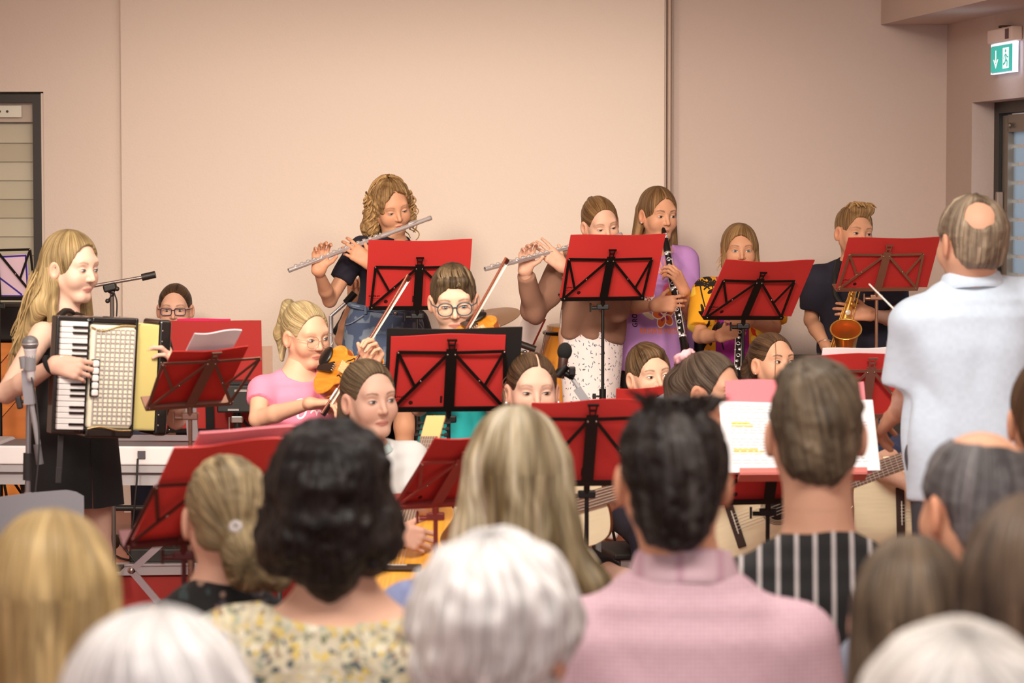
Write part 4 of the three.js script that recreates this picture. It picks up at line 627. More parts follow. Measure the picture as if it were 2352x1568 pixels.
  // eyes
  if (H.face !== false) {
    const e = eyeGeos(hf, H); for (const q of e.out) { const s = { P: q.P, I: q.I, m: M }; const ge = geoOf([s], org); ge.setAttribute('color', new THREE.Float32BufferAttribute(q.C, 3)); part('eye', ge, EYE_MAT, g); }
    for (const l of e.lash) { l.applyMatrix4(M); l.translate(-org.x, -org.y, -org.z); part('eyelashes', l, H.lashM ?? LASH, g); }
  }
  // hair
  const q = o.hair;
  if (q) {
    const { f, strand, uv } = hairField(q), bb = q.bb ?? [[-0.11, -0.11, -0.14], [0.11, 0.14, 0.12]], s = surf(f, bb[0], bb[1], q.res ?? 0.0032), rr = q.seed ?? 1; s.m = M; s.uv = uv; s.seam = 2;
    const cf = q.colf; s.col = (x, y, z) => { let t = clamp(0.5 + 0.75 * strand(x, y, z) + 0.25 * noise(x * 30 + rr, y * 8, z * 30)); let c = mixC(q.cols[0], q.cols[1], t); return cf ? cf(c, x, y, z, t) : c; };
    part('hair', geoOf([s], org), HAIR_MAT, g);
    if (q.locks) { const r = rng(q.seed ?? 7), list = q.locks(r, f); const cs = list.map(() => mixC(q.cols[0], q.cols[1], 0.2 + 0.7 * r())); const geos = list.map((e, i) => { const gg = norm1(e); return gg; }); const offs = []; geos.forEach((e, i) => { for (let k = 0; k < e.attributes.position.count; k++) offs.push(i); }); part('hair_locks', lockGeo(geos, M, org, i => cs[offs[i]]), LOCK_MAT, g); }
    if (q.tie) for (const t of [].concat(q.tie)) { const gg = new THREE.TorusGeometry(t.r ?? 0.014, t.t ?? 0.006, 10, 24).applyQuaternion(new THREE.Quaternion().setFromUnitVectors(V(0, 0, 1), V(...t.dir).normalize())).translate(...t.p); if (t.puff) { const p = gg.attributes.position; for (let i = 0; i < p.count; i++) { const k = 1 + t.puff * noise(p.getX(i) * 160, p.getY(i) * 160, p.getZ(i) * 160); p.setXYZ(i, t.p[0] + (p.getX(i) - t.p[0]) * k, t.p[1] + (p.getY(i) - t.p[1]) * k, t.p[2] + (p.getZ(i) - t.p[2]) * k); } gg.computeVertexNormals(); } gg.applyMatrix4(M); gg.translate(-org.x, -org.y, -org.z); part(t.name ?? 'hair_tie', gg, mat(t.color, 0.8), g); }
  }
  // shirt or dress bodice
  const sh = o.shirt, uvT = (x, y, z) => { x -= hip.x; y -= hip.y; z -= hip.z; return [x * fr.u.x + y * fr.u.y + z * fr.u.z, x * fr.v.x + y * fr.v.y + z * fr.v.z]; };
  if (sh) {
    const grow = sh.grow ?? 0.008, vmin = sh.vmin ?? -0.14 * L, prof2 = sh.prof ? sh.prof.map(p => [p[0], p[1] * bs * (o.wide ?? 1), p[2] * bs * (o.deep ?? 1)]) : prof, st = torsoField(fr, L, prof2, grow, vmin, (sh.vtop ?? 0.985) * L), nc = local(fr, 0, (sh.nv ?? 1.01) * L, sh.nz ?? 0.025), ncut = el([nc.x, nc.y, nc.z], sh.nr ?? [0.062 * bs / 0.85, 0.05, 0.062 * bs / 0.85]);
    const sl = arms.map(a => { const len = a.a.sleeve ?? sh.sleeve ?? 0.6; if (len <= 0) return null; const rr = sh.sr ?? 1.32, fu = Math.min(1, len), end = mixV(a.S, a.E, fu), n = sub(a.E, a.S).normalize(), up = rc(a.S, mixV(a.S, a.E, Math.min(1, fu + 0.15)), 0.043 * bs * rr * 1.08, 0.04 * bs * rr * (sh.flare ?? 1.08)), pd = (x, y, z) => (x - end.x) * n.x + (y - end.y) * n.y + (z - end.z) * n.z;
      if (len <= 1) return (x, y, z) => smax(up(x, y, z), pd(x, y, z), 0.004);
      const fe = mixV(a.E, a.Wr, len - 1), n2 = sub(a.Wr, a.E).normalize(), lo = rc(a.E, addS(fe, n2, 0.02), 0.04 * bs * rr, 0.032 * bs * rr), pd2 = (x, y, z) => (x - fe.x) * n2.x + (y - fe.y) * n2.y + (z - fe.z) * n2.z; const u2 = rc(a.S, a.E, 0.043 * bs * rr, 0.041 * bs * rr); return (x, y, z) => smin(u2(x, y, z), smax(lo(x, y, z), pd2(x, y, z), 0.004), 0.02); }).filter(Boolean);
    const fo = sh.fold ?? 0.004, fk = sh.foldF ?? 11;
    const f = (x, y, z) => { let d = st(x, y, z); if (sh.traps !== false) for (const t of traps) d = smin(d, t(x, y, z) - grow - 0.004, 0.03); for (const e of sl) d = smin(d, e(x, y, z), 0.035); if (sh.neckline !== false) d = smax(d, -ncut(x, y, z), 0.005); if (sh.cutF) d = sh.cutF(d, x, y, z, fr, L); if (d < 0.04) { const n1 = noise(x * fk, y * fk * 0.55 + x * 4, z * fk), n2 = noise(x * fk * 2.2 + 5, y * fk * 1.1 - x * 9, z * fk * 2.2); d += fo * (1 - Math.abs(n1) * 2) + fo * 0.5 * n2; } return d; };
    const bp = [local(fr, 0, vmin, 0), neck]; for (const a of arms) { bp.push(a.S); if ((a.a.sleeve ?? sh.sleeve ?? 0.6) > 0) bp.push(mixV(a.S, a.E, Math.min(1, a.a.sleeve ?? sh.sleeve ?? 0.6))); if ((a.a.sleeve ?? sh.sleeve ?? 0.6) > 1) bp.push(a.Wr); }
    const [lo, hi] = bounds(bp, sh.pad ?? 0.2); hi[1] = Math.min(hi[1], Math.max(...bp.map(p => p.y)) + 0.07); const s = surf(f, lo, hi, sh.res ?? 0.0075); s.uv = sh.uv ? (x, y, z) => { const t = uvT(x, y, z); return [t[0] * sh.uv[0] + sh.uv[2], t[1] * sh.uv[1] + sh.uv[3]]; } : uvT; s.col = sh.col ? (x, y, z) => { const t = uvT(x, y, z); return sh.col(t[0], t[1], x, y, z); } : () => sh.color ?? [1, 1, 1];
    part(sh.name ?? 'shirt', geoOf([s], org), sh.m ?? CLOTH_MAT, g);
    if (sh.collar) { const c = local(fr, 0, (sh.collar.v ?? 0.985) * L, 0.004), pr = []; const R = (sh.collar.r ?? 0.056) * bs / 0.85, N = 36; const P = [], I = []; for (let i = 0; i <= N; i++) { const a = (i / N - 0.5) * (6.28318 - (sh.collar.gap ?? 0.5)) + Math.PI; const dx = Math.sin(a), dz = Math.cos(a); [[0.0, -0.012], [-0.004, 0.02], [0.002, 0.025], [0.018, 0.002 - 0.012 * Math.max(0, dz)], [0.016, -0.006 - 0.016 * Math.max(0, dz)]].forEach(([e, h]) => { const p = c.clone().addScaledVector(fr.u, dx * (R + e)).addScaledVector(fr.w, dz * (R * 1.05 + e)).addScaledVector(fr.v, h * (sh.collar.h ?? 1) - dz * 0.012); P.push(p.x, p.y, p.z); }); } for (let i = 0; i < N; i++) for (let j = 0; j < 4; j++) { const a = i * 5 + j; I.push(a, a + 5, a + 1, a + 1, a + 5, a + 6); } const cs = { P, I, col: () => sh.collar.color ?? sh.color ?? [1, 1, 1], uv: uvT }; part('collar', geoOf([cs], org), sh.collar.m ?? sh.m ?? CLOTH_MAT, g); }
  }
  // trousers: legs as a field
  const pa = o.pants;
  if (pa && legs.length) {
    const st = torsoField(fr, L, prof, 0.012, -0.2 * L, (pa.top ?? 0.12) * L), f = (x, y, z) => { let d = st(x, y, z); for (const l of legs) { let e = smin(l.th(x, y, z), smin(l.sh(x, y, z), l.sh2(x, y, z), 0.01), 0.02) - (pa.grow ?? 0.014); if (pa.short) { const n = sub(l.K, l.Hj), t = ((x - l.Hj.x) * n.x + (y - l.Hj.y) * n.y + (z - l.Hj.z) * n.z) / n.lengthSq(); e = smax(e, (t - pa.short) * n.length(), 0.004); } d = smin(d, e, 0.03); } return d + 0.003 * noise(x * 14, y * 9, z * 14); };
    const bp = [hip, local(fr, 0, 0.15 * L, 0)]; for (const l of legs) bp.push(l.K, pa.short ? l.K : l.A); const [lo, hi] = bounds(bp, 0.16); const s = surf(f, lo, hi, 0.011); s.col = () => pa.color; s.uv = uvT; part(pa.name ?? 'trousers', geoOf([s], org), pa.m ?? CLOTH_MAT, g);
  }
  // shoes
  if (o.shoes !== false) for (const l of legs) { const a = l.A, f = uni([rc(a, addS(a, V(0, 1, 0), 0.03), 0.042 * bs, 0.04 * bs), rc(V(a.x, a.y - 0.03, a.z), l.toe, 0.036 * bs, 0.03 * bs)], 0.03), [lo, hi] = bounds([a, l.toe], 0.08), fy = fl; const s = surf((x, y, z) => smax(f(x, y, z), fy + 0.004 - y, 0.004), lo, hi, 0.009); s.col = () => o.shoe ?? [0.7, 0.68, 0.66]; part('shoe', geoOf([s], org), CLOTH_MAT, g); }
  // loft skirt: rings of [y, halfwidth, halfdepth] below the hip point, with pleats
  const sk = o.skirt;
  if (sk) { const N = 96, P = [], I = [], rings = []; const seg = sk.seg ?? 22; for (let i = 0; i <= seg; i++) { const t = i / seg * (sk.rings.length - 1), k = Math.min(sk.rings.length - 2, Math.floor(t)), f = t - k, a = sk.rings[k], b = sk.rings[k + 1]; rings.push(a.map((e, j) => lerp(e, b[j], f))); }
    const U = []; rings.forEach(([dy, a, b, sx], i) => { const fall = i / seg; for (let j = 0; j <= N; j++) { const th = j / N * 6.28318, pl = 1 + (sk.pleat ?? 0.04) * fall * Math.sin(th * (sk.n ?? 9) + 2 * noise(th, fall * 2, 3)) + 0.015 * noise(Math.cos(th) * 3, fall * 5, Math.sin(th) * 3); const x = Math.sin(th) * a * pl, z = Math.cos(th) * b * pl; const p = V(hip.x, hip.y + dy, hip.z).addScaledVector(V(fr.u.x, 0, fr.u.z).normalize(), x).addScaledVector(V(fr.w.x, 0, fr.w.z).normalize(), z); P.push(p.x + (sx ?? 0), p.y, p.z); U.push(th * 0.16, dy); } });
    for (let i = 0; i < seg; i++) for (let j = 0; j < N; j++) { const a = i * (N + 1) + j; I.push(a, a + N + 1, a + 1, a + 1, a + N + 1, a + N + 2); }
    let cur = 0; const s = { P, I, col: () => sk.color ?? [1, 1, 1], uv: () => { const r = [U[cur], U[cur + 1]]; cur += 2; return r; } }; part(sk.name ?? 'skirt', geoOf([s], org), sk.m ?? CLOTH_MAT, g); }
  // glasses: rims, bridge and temples in the head frame, lenses as sub-parts
  if (o.glasses) { const G = o.glasses, gw = G.w ?? 0.0235, gh = G.h ?? 0.0185, z = 0.095, pw = G.pw ?? 2.6, mk = s => { const p = []; for (let i = 0; i < 28; i++) { const a = i / 28 * 6.28318, c = Math.cos(a), n = Math.sin(a); p.push(V(s * 0.032 + gw * Math.sign(c) * Math.pow(Math.abs(c), 2 / pw), -0.004 + gh * Math.sign(n) * Math.pow(Math.abs(n), 2 / pw), z - 0.1 * Math.abs(s * 0.032 + gw * c) * 0.4 * Math.abs(s * 0.032 + gw * c) / 0.05)); } return p; };
    const rims = [-1, 1].map(mk), geos = rims.map(p => tube(p, G.t ?? 0.0016, 56, 6, true)); geos.push(tube([V(-0.0095, 0.001, z), V(0, 0.004, z + 0.002), V(0.0095, 0.001, z)], (G.t ?? 0.0016), 8, 6)); for (const s of [-1, 1]) geos.push(tube([V(s * 0.0555, 0.004, z - 0.006), V(s * 0.0735, 0.004, 0.06), V(s * 0.079, 0.002, 0.0), V(s * 0.078, -0.01, -0.02)], G.t ?? 0.0016, 16, 6));
    const ge = merge(geos); ge.applyMatrix4(M); ge.translate(-org.x, -org.y, -org.z); const gl = part('glasses', ge, G.m, g);
    for (const p of rims) { const sp2 = new THREE.Shape(p.map(e => new THREE.Vector2(e.x, e.y))), lg = new THREE.ShapeGeometry(sp2).translate(0, 0, z - 0.003); lg.applyMatrix4(M); lg.translate(-org.x, -org.y, -org.z); part('lens', lg, mat(0xffffff, 0.02, 0, { transmission: 1, thickness: 0 }), gl); } }
  if (o.earring) for (const s of o.earring.sides ?? [1, -1]) { const ge = new THREE.SphereGeometry(o.earring.r ?? 0.004, 10, 8).translate(s * 0.083, -0.04, 0.0); ge.applyMatrix4(M); ge.translate(-org.x, -org.y, -org.z); part('earring', ge, mat(0xe8e4e0, 0.2, 0.8), g); }
  const api = { g, org, fr, L, M, arms, hip, neck, add: (name, geo, m) => part(name, geo.translate(-org.x, -org.y, -org.z), m, g) };
  if (o.extra) o.extra(api);
  return api;
}

// ------------------------------------------------------------------ instruments
const SILV = mat(0xe6e2e2, 0.3, 0.72), GOLD = mat(0xf2bd62, 0.24, 0.85), EBON = mat(0x120d0b, 0.32), woodTex = (r, g, b, f = 40, am = 1) => texData(128, 256, (u, v) => { const n = noise(u * f, v * 5, 2) * 0.6 + noise(u * f * 0.3, v * 3, 8) * 0.4; return [r + n * 18 * am, g + n * 20 * am, b + n * 14 * am]; }, 3, 3);
function flute(label, mouth, foot, up) {
  const o = thing('flute', label, 'flute'), L = 0.67; orient(o, foot, sub(mouth, foot), up);
  part('body_tube', lathe([[0.0078, 0], [0.0095, 0], [0.0095, 0.13], [0.0104, 0.132], [0.0104, 0.14], [0.0095, 0.142], [0.0095, 0.44], [0.0108, 0.443], [0.0108, 0.475], [0.0095, 0.478]], 20), SILV, o);
  part('head_joint', lathe([[0.0095, 0.478], [0.0092, 0.66], [0.0102, 0.662], [0.0102, 0.676], [0, 0.678]], 20), SILV, o);
  part('lip_plate', new THREE.SphereGeometry(1, 16, 10).scale(0.012, 0.024, 0.006).translate(0, 0.59, 0.0095), SILV, o);
  part('rod', merge([bar(V(0.009, 0.03, 0.008), V(0.009, 0.13, 0.008), 0.0022, 6), bar(V(0.01, 0.15, 0.007), V(0.01, 0.43, 0.007), 0.0022, 6)]), SILV, o);
  for (let k = 0; k < 14; k++) { const y = 0.035 + k * 0.0285 + (k > 3 ? 0.008 : 0); part('key', merge([lathe([[0, 0.0135], [0.0075, 0.0135], [0.0078, 0.011], [0.006, 0.009], [0, 0.009]], 12).rotateX(Math.PI / 2).translate(0, y, 0), bar(V(0.002, y, 0.012), V(0.01, y + 0.004, 0.008), 0.0018, 5)]), SILV, o); }
  return o;
}
function clarinet(label, top, bell, face) {
  const o = thing('clarinet', label, 'clarinet'), L = 0.62; orient(o, bell, sub(top, bell), face); const s = sub(top, bell).length() / 0.66; o.scale.set(1, s, 1);
  part('bell', lathe([[0.026, 0.006], [0.031, 0], [0.0325, 0.004], [0.024, 0.03], [0.0175, 0.06], [0.0155, 0.11], [0.015, 0.118]], 28), EBON, o);
  part('joint_ring', merge([[0.118, 0.0165], [0.355, 0.0158], [0.535, 0.0152]].map(([y, r]) => lathe([[0.013, y], [r, y], [r, y + 0.009], [0.013, y + 0.009]], 24))), SILV, o);
  part('body', lathe([[0.0145, 0.118], [0.014, 0.35], [0.0135, 0.54]], 24), EBON, o);
  part('barrel', lathe([[0.0145, 0.545], [0.0158, 0.555], [0.0158, 0.585], [0.0138, 0.6]], 24), EBON, o);
  part('mouthpiece', lathe([[0.0125, 0.6], [0.0125, 0.64], [0.008, 0.665], [0.004, 0.672]], 18).scale(1, 1, 0.85), EBON, o);
  part('ligature', merge([lathe([[0.0138, 0.612], [0.0142, 0.614], [0.0142, 0.634], [0.0138, 0.636]], 20), rbox(0.028, 0.008, 0.01, 0.002, 0, 0.618, 0.013), rbox(0.028, 0.008, 0.01, 0.002, 0, 0.63, 0.013)]), SILV, o);
  const r = rng(9); for (let k = 0; k < 13; k++) { const y = 0.16 + k * 0.03 + (k > 5 ? 0.012 : 0), x = (k % 3 - 1) * 0.005; part('ring_key', k % 2 ? new THREE.TorusGeometry(0.0075, 0.0018, 6, 16).translate(x * 0.4, y, 0.0155) : lathe([[0, 0.004], [0.0065, 0.004], [0.0065, 0.0], [0, 0]], 12).rotateX(Math.PI / 2).translate(x, y, 0.0145), SILV, o); }
  for (const [x, y0, y1] of [[0.013, 0.13, 0.34], [-0.013, 0.14, 0.3], [0.015, 0.37, 0.5], [-0.014, 0.36, 0.46], [0.002, 0.47, 0.53]]) part('key_rod', merge([bar(V(x, y0, 0.011), V(x, y1, 0.011), 0.0024, 6), new THREE.SphereGeometry(0.0065, 8, 6).scale(1, 1.5, 0.5).translate(x * 0.6, y0 - 0.006, 0.013), new THREE.SphereGeometry(0.004, 8, 6).translate(x, y1, 0.011), new THREE.SphereGeometry(0.004, 8, 6).translate(x, (y0 + y1) / 2, 0.011)]), SILV, o);
  return o;
}
/** outline with waist as points, from half-widths along the length */
function bodyOutline(prof, n = 40) { const c = new THREE.CatmullRomCurve3(prof.map(p => V(p[0], p[1], 0))), pts = c.getPoints(n).map(p => new THREE.Vector2(p.x, p.y)); return new THREE.Shape([...pts, ...pts.slice(1, -1).reverse().map(p => new THREE.Vector2(-p.x, p.y))]); }
const violinWood = new THREE.MeshPhysicalMaterial({ map: woodTex(214, 138, 42, 60), roughness: 0.28, clearcoat: 0.6 }), violinDark = mat(0x9a4a18, 0.3), tuneBlk = mat(0x0d0a09, 0.35);
function violin(label, end, dir, face) { // local y from the chin end to the scroll, z out of the belly
  const o = thing('violin', label, 'violin'); orient(o, end, dir, face); const s = 0.93; o.scale.setScalar(s);
  const prof = [[0.001, 0], [0.06, 0.008], [0.098, 0.05], [0.102, 0.09], [0.086, 0.125], [0.066, 0.142], [0.058, 0.175], [0.062, 0.212], [0.074, 0.232], [0.083, 0.265], [0.078, 0.31], [0.05, 0.345], [0.001, 0.353]], sh = bodyOutline(prof, 50);
  part('ribs', new THREE.ExtrudeGeometry(sh, { depth: 0.028, bevelEnabled: false, curveSegments: 8 }).scale(0.97, 0.985, 1).translate(0, 0.003, -0.016), violinDark, o);
  part('belly', new THREE.ExtrudeGeometry(sh, { depth: 0.001, bevelEnabled: true, bevelThickness: 0.006, bevelSize: 0.012, bevelOffset: -0.012, bevelSegments: 4 }).translate(0, 0, 0.0125), violinWood, o);
  part('back', new THREE.ExtrudeGeometry(sh, { depth: 0.001, bevelEnabled: true, bevelThickness: 0.006, bevelSize: 0.012, bevelOffset: -0.012, bevelSegments: 3 }).translate(0, 0, -0.018), violinWood, o);
  for (const q of [-1, 1]) part('sound_hole', tube([V(q * 0.03, 0.148, 0.0195), V(q * 0.026, 0.156, 0.02), V(q * 0.034, 0.175, 0.02), V(q * 0.037, 0.19, 0.02), V(q * 0.044, 0.208, 0.02), V(q * 0.038, 0.216, 0.0195)], 0.0026, 24, 6), tuneBlk, o);
  part('bridge', box(0.042, 0.004, 0.03, 0, 0.182, 0.033), mat(0xe2c08a, 0.6), o);
  part('tailpiece', new THREE.ExtrudeGeometry(new THREE.Shape([[-0.01, 0.01], [0.01, 0.01], [0.021, 0.12], [-0.021, 0.12]].map(e => new THREE.Vector2(...e))), { depth: 0.006, bevelEnabled: false }).rotateX(0.1).translate(0, 0, 0.022), tuneBlk, o);
  part('chin_rest', new THREE.SphereGeometry(1, 18, 12).scale(0.042, 0.034, 0.012).translate(-0.048, 0.03, 0.027), tuneBlk, o);
  part('fingerboard', rbox(0.034, 0.27, 0.008, 0.003).rotateX(-0.06).translate(0, 0.365, 0.034), tuneBlk, o);
  part('neck', merge([rbox(0.03, 0.16, 0.02, 0.008, 0, 0.415, 0.016), new THREE.TorusGeometry(0.012, 0.009, 8, 18).rotateY(Math.PI / 2).translate(0, 0.565, 0.012), rbox(0.022, 0.07, 0.022, 0.005, 0, 0.52, 0.016)]), violinWood, o);
  for (let k = 0; k < 4; k++) { const x = (k - 1.5) * 0.0085; part('string', merge([bar(V(x * 1.0, 0.12, 0.032), V(x * 1.3, 0.182, 0.049), 0.0008, 4), bar(V(x * 1.3, 0.182, 0.049), V(x * 0.6, 0.5, 0.034), 0.0008, 4)]), mat(0xe8e0d0, 0.3, 0.5), o); part('peg', bar(V((k % 2 ? 1 : -1) * 0.03, 0.505 + k * 0.013, 0.016), V(0, 0.505 + k * 0.013, 0.016), 0.004, 8), tuneBlk, o); part('fine_tuner', rbox(0.004, 0.008, 0.008, 0.001, x, 0.118, 0.034), CHR, o); }
  return o;
}
function bow(label, frog, tip, face) {
  const o = thing('violin_bow', label, 'bow'); const L = sub(tip, frog).length(); orient(o, frog, sub(tip, frog), face);
  part('stick', tube([V(0, 0, 0.010), V(0, L * 0.25, 0.007), V(0, L * 0.6, 0.004), V(0, L * 0.97, 0.012), V(0, L, 0.014)], 0.0042, 30, 8), mat(0x7d3b22, 0.3), o);
  part('hair', box(0.009, L - 0.03, 0.0012, 0, L / 2, -0.008), mat(0xf2ead8, 0.6), o);
  part('frog', rbox(0.011, 0.045, 0.02, 0.003, 0, 0.02, 0.0), mat(0x1a1210, 0.4), o);
  part('tip', rbox(0.008, 0.02, 0.024, 0.003, 0, L - 0.01, 0.002), mat(0x4a1f14, 0.4), o);
  part('winding', bar(V(0, 0.055, 0.0105), V(0, 0.1, 0.009), 0.0052, 10), SILV, o);
  return o;
}
function guitar(label, bridge, dir, face, o2 = {}) { // bridge point on the top plate, dir along the strings to the headstock
  const o = thing('guitar', label, 'guitar'), s = o2.s ?? 0.92; orient(o, bridge, dir, face); o.scale.setScalar(s);
  const prof = [[0.001, -0.15], [0.09, -0.148], [0.165, -0.11], [0.187, -0.03], [0.168, 0.06], [0.125, 0.125], [0.118, 0.165], [0.135, 0.225], [0.142, 0.265], [0.125, 0.315], [0.07, 0.337], [0.001, 0.338]], sh = bodyOutline(prof, 56);
  const top = o2.top ?? new THREE.MeshPhysicalMaterial({ map: woodTex(252, 236, 196, 50, 0.3), roughness: 0.35, clearcoat: 0.3 });
  part('body', new THREE.ExtrudeGeometry(sh, { depth: 0.09, bevelEnabled: false }).translate(0, 0, -0.096), o2.side ?? mat(0xa8662c, 0.35), o);
  part('top_plate', new THREE.ExtrudeGeometry(sh, { depth: 0.004, bevelEnabled: true, bevelThickness: 0.0015, bevelSize: 0.002, bevelSegments: 2 }).translate(0, 0, -0.006), top, o);
  part('sound_hole', lathe([[0, 0.0006], [0.043, 0.0006], [0.043, 0]], 32).rotateX(Math.PI / 2).translate(0, 0.155, 0.0), mat(0x17100c, 0.8), o);
  part('rosette', merge([0.047, 0.052, 0.057].map(r => new THREE.TorusGeometry(r, 0.0014, 6, 40).translate(0, 0.155, 0.0005))), mat(0x6e4a34, 0.5), o);
  part('bridge', rbox(0.17, 0.028, 0.01, 0.003, 0, 0, 0.005), mat(0x3b2519, 0.5), o); part('saddle', box(0.08, 0.003, 0.006, 0, 0.004, 0.011), mat(0xf2ead8, 0.4), o);
  part('fretboard', box(0.056, 0.46, 0.008, 0, 0.435, 0.006), mat(0x8a6a55, 0.5), o); part('neck', rbox(0.05, 0.34, 0.022, 0.008, 0, 0.5, -0.008), o2.side ?? mat(0xa8662c, 0.35), o);
  for (let k = 0; k < 14; k++) part('fret', box(0.056, 0.0018, 0.002, 0, 0.655 - 0.65 * (1 - Math.pow(0.9439, k)) * 0.62 - 0.01, 0.0108), SILV, o);
  for (let k = 0; k < 6; k++) { const x = (k - 2.5) * 0.0105; part('string', bar(V(x, 0, 0.013), V(x * 0.75, 0.66, 0.0135), 0.0009, 4), mat(0xece6dc, 0.3, 0.4), o); part('tuner', merge([bar(V(Math.sign(x) * 0.028, 0.69 + (k % 3) * 0.032, -0.004), V(Math.sign(x) * 0.045, 0.69 + (k % 3) * 0.032, -0.004), 0.0035, 6), rbox(0.012, 0.016, 0.007, 0.002, Math.sign(x) * 0.05, 0.69 + (k % 3) * 0.032, -0.004)]), o2.tunerM ?? SILV, o); }
  part('headstock', rbox(0.066, 0.13, 0.014, 0.004, 0, 0.725, -0.004), o2.headM ?? o2.side ?? mat(0xa8662c, 0.35), o);
  return o;
}
function saxophone(label, at) { // at(px, py, dz) -> point
  const o = thing('saxophone', label, 'saxophone'), org = at(1928, 760); o.position.copy(org); const L = (x, y, d = 0) => at(x, y, d).sub(org);
  // crook and body tube, bow at the bottom, bell rising in front
  const top = L(1968, 640, -0.02), low = L(1898, 880, 0.0);
  part('neck', sweep([L(1962, 575, 0.10), L(1972, 585, 0.03), L(1975, 612, -0.01), top], t => 0.0085 + 0.003 * t, 16, 12), GOLD, o);
  part('mouthpiece', bar(L(1954, 570, 0.14), L(1963, 575, 0.10), 0.007, 12, 0.0105), EBON, o);
  part('body_tube', sweep([top, mixV(top, low, 0.33), mixV(top, low, 0.66), low], t => 0.013 + 0.017 * t, 24, 20), GOLD, o);
  part('bow', sweep([low, L(1896, 925, -0.02), L(1915, 945, -0.05), L(1934, 925, -0.08), L(1938, 880, -0.09)], t => 0.030 + 0.004 * t, 20, 20), GOLD, o);
  const b0 = L(1938, 880, -0.09), b1 = L(1943, 800, -0.10), b2 = L(1943, 756, -0.165), c = new THREE.CatmullRomCurve3([b0, b1, b2]);
  part('bell', sweep([b0, mixV(b0, b1, 0.6), b1, b2], t => 0.034 + 0.004 * t + 0.024 * Math.pow(t, 5), 28, 28), mat(0xf0a552, 0.24, 0.85), o);
  const bd = sub(b2, b1).normalize(), rim = new THREE.TorusGeometry(0.0615, 0.0035, 10, 40).applyQuaternion(new THREE.Quaternion().setFromUnitVectors(V(0, 0, 1), bd)).translate(...b2.toArray()); part('bell_rim', rim, GOLD, o);
  const ax = sub(low, top).normalize(), fw = V(0.25, 0, 1).addScaledVector(ax, -ax.z).normalize(), sd = V().crossVectors(ax, fw), q = new THREE.Quaternion().setFromUnitVectors(V(0, 1, 0), fw), LL = sub(low, top).length();
  for (let k = 0; k < 11; k++) { const t = 0.07 + k * 0.083, r = 0.013 + 0.017 * t, p = addS(top, ax, LL * t).addScaledVector(fw, r + 0.005).addScaledVector(sd, (k % 2 - 0.5) * 0.012); part('key_cup', lathe([[0, 0.006], [0.009 + t * 0.006, 0.006], [0.010 + t * 0.006, 0.0], [0, -0.002]], 16).applyQuaternion(q).translate(...p.toArray()), k % 3 ? GOLD : mat(0xe8ddc8, 0.25, 0.2), o); }
  for (const [s1, a, b] of [[0.02, 0.05, 0.95], [-0.02, 0.1, 0.9], [0.028, 0.3, 0.98]]) part('key_rod', merge([bar(addS(top, ax, LL * a).addScaledVector(sd, s1).addScaledVector(fw, 0.018), addS(top, ax, LL * b).addScaledVector(sd, s1 * 1.5).addScaledVector(fw, 0.026), 0.0028, 6), ...[0.2, 0.4, 0.6, 0.8].map(t => new THREE.SphereGeometry(0.005, 8, 6).translate(...addS(top, ax, LL * lerp(a, b, t)).addScaledVector(sd, s1 * (1 + 0.5 * t)).addScaledVector(fw, 0.018 + 0.008 * t).toArray()))]), GOLD, o);
  part('key_guard', tube([L(1905, 840, -0.05), L(1900, 860, -0.07), L(1905, 885, -0.06)], 0.0035, 12, 6), GOLD, o);
  part('strap_hook', new THREE.TorusGeometry(0.008, 0.002, 6, 14).translate(...addS(top, ax, LL * 0.45).addScaledVector(fw, -0.025).toArray()), GOLD, o);
  return o;
}
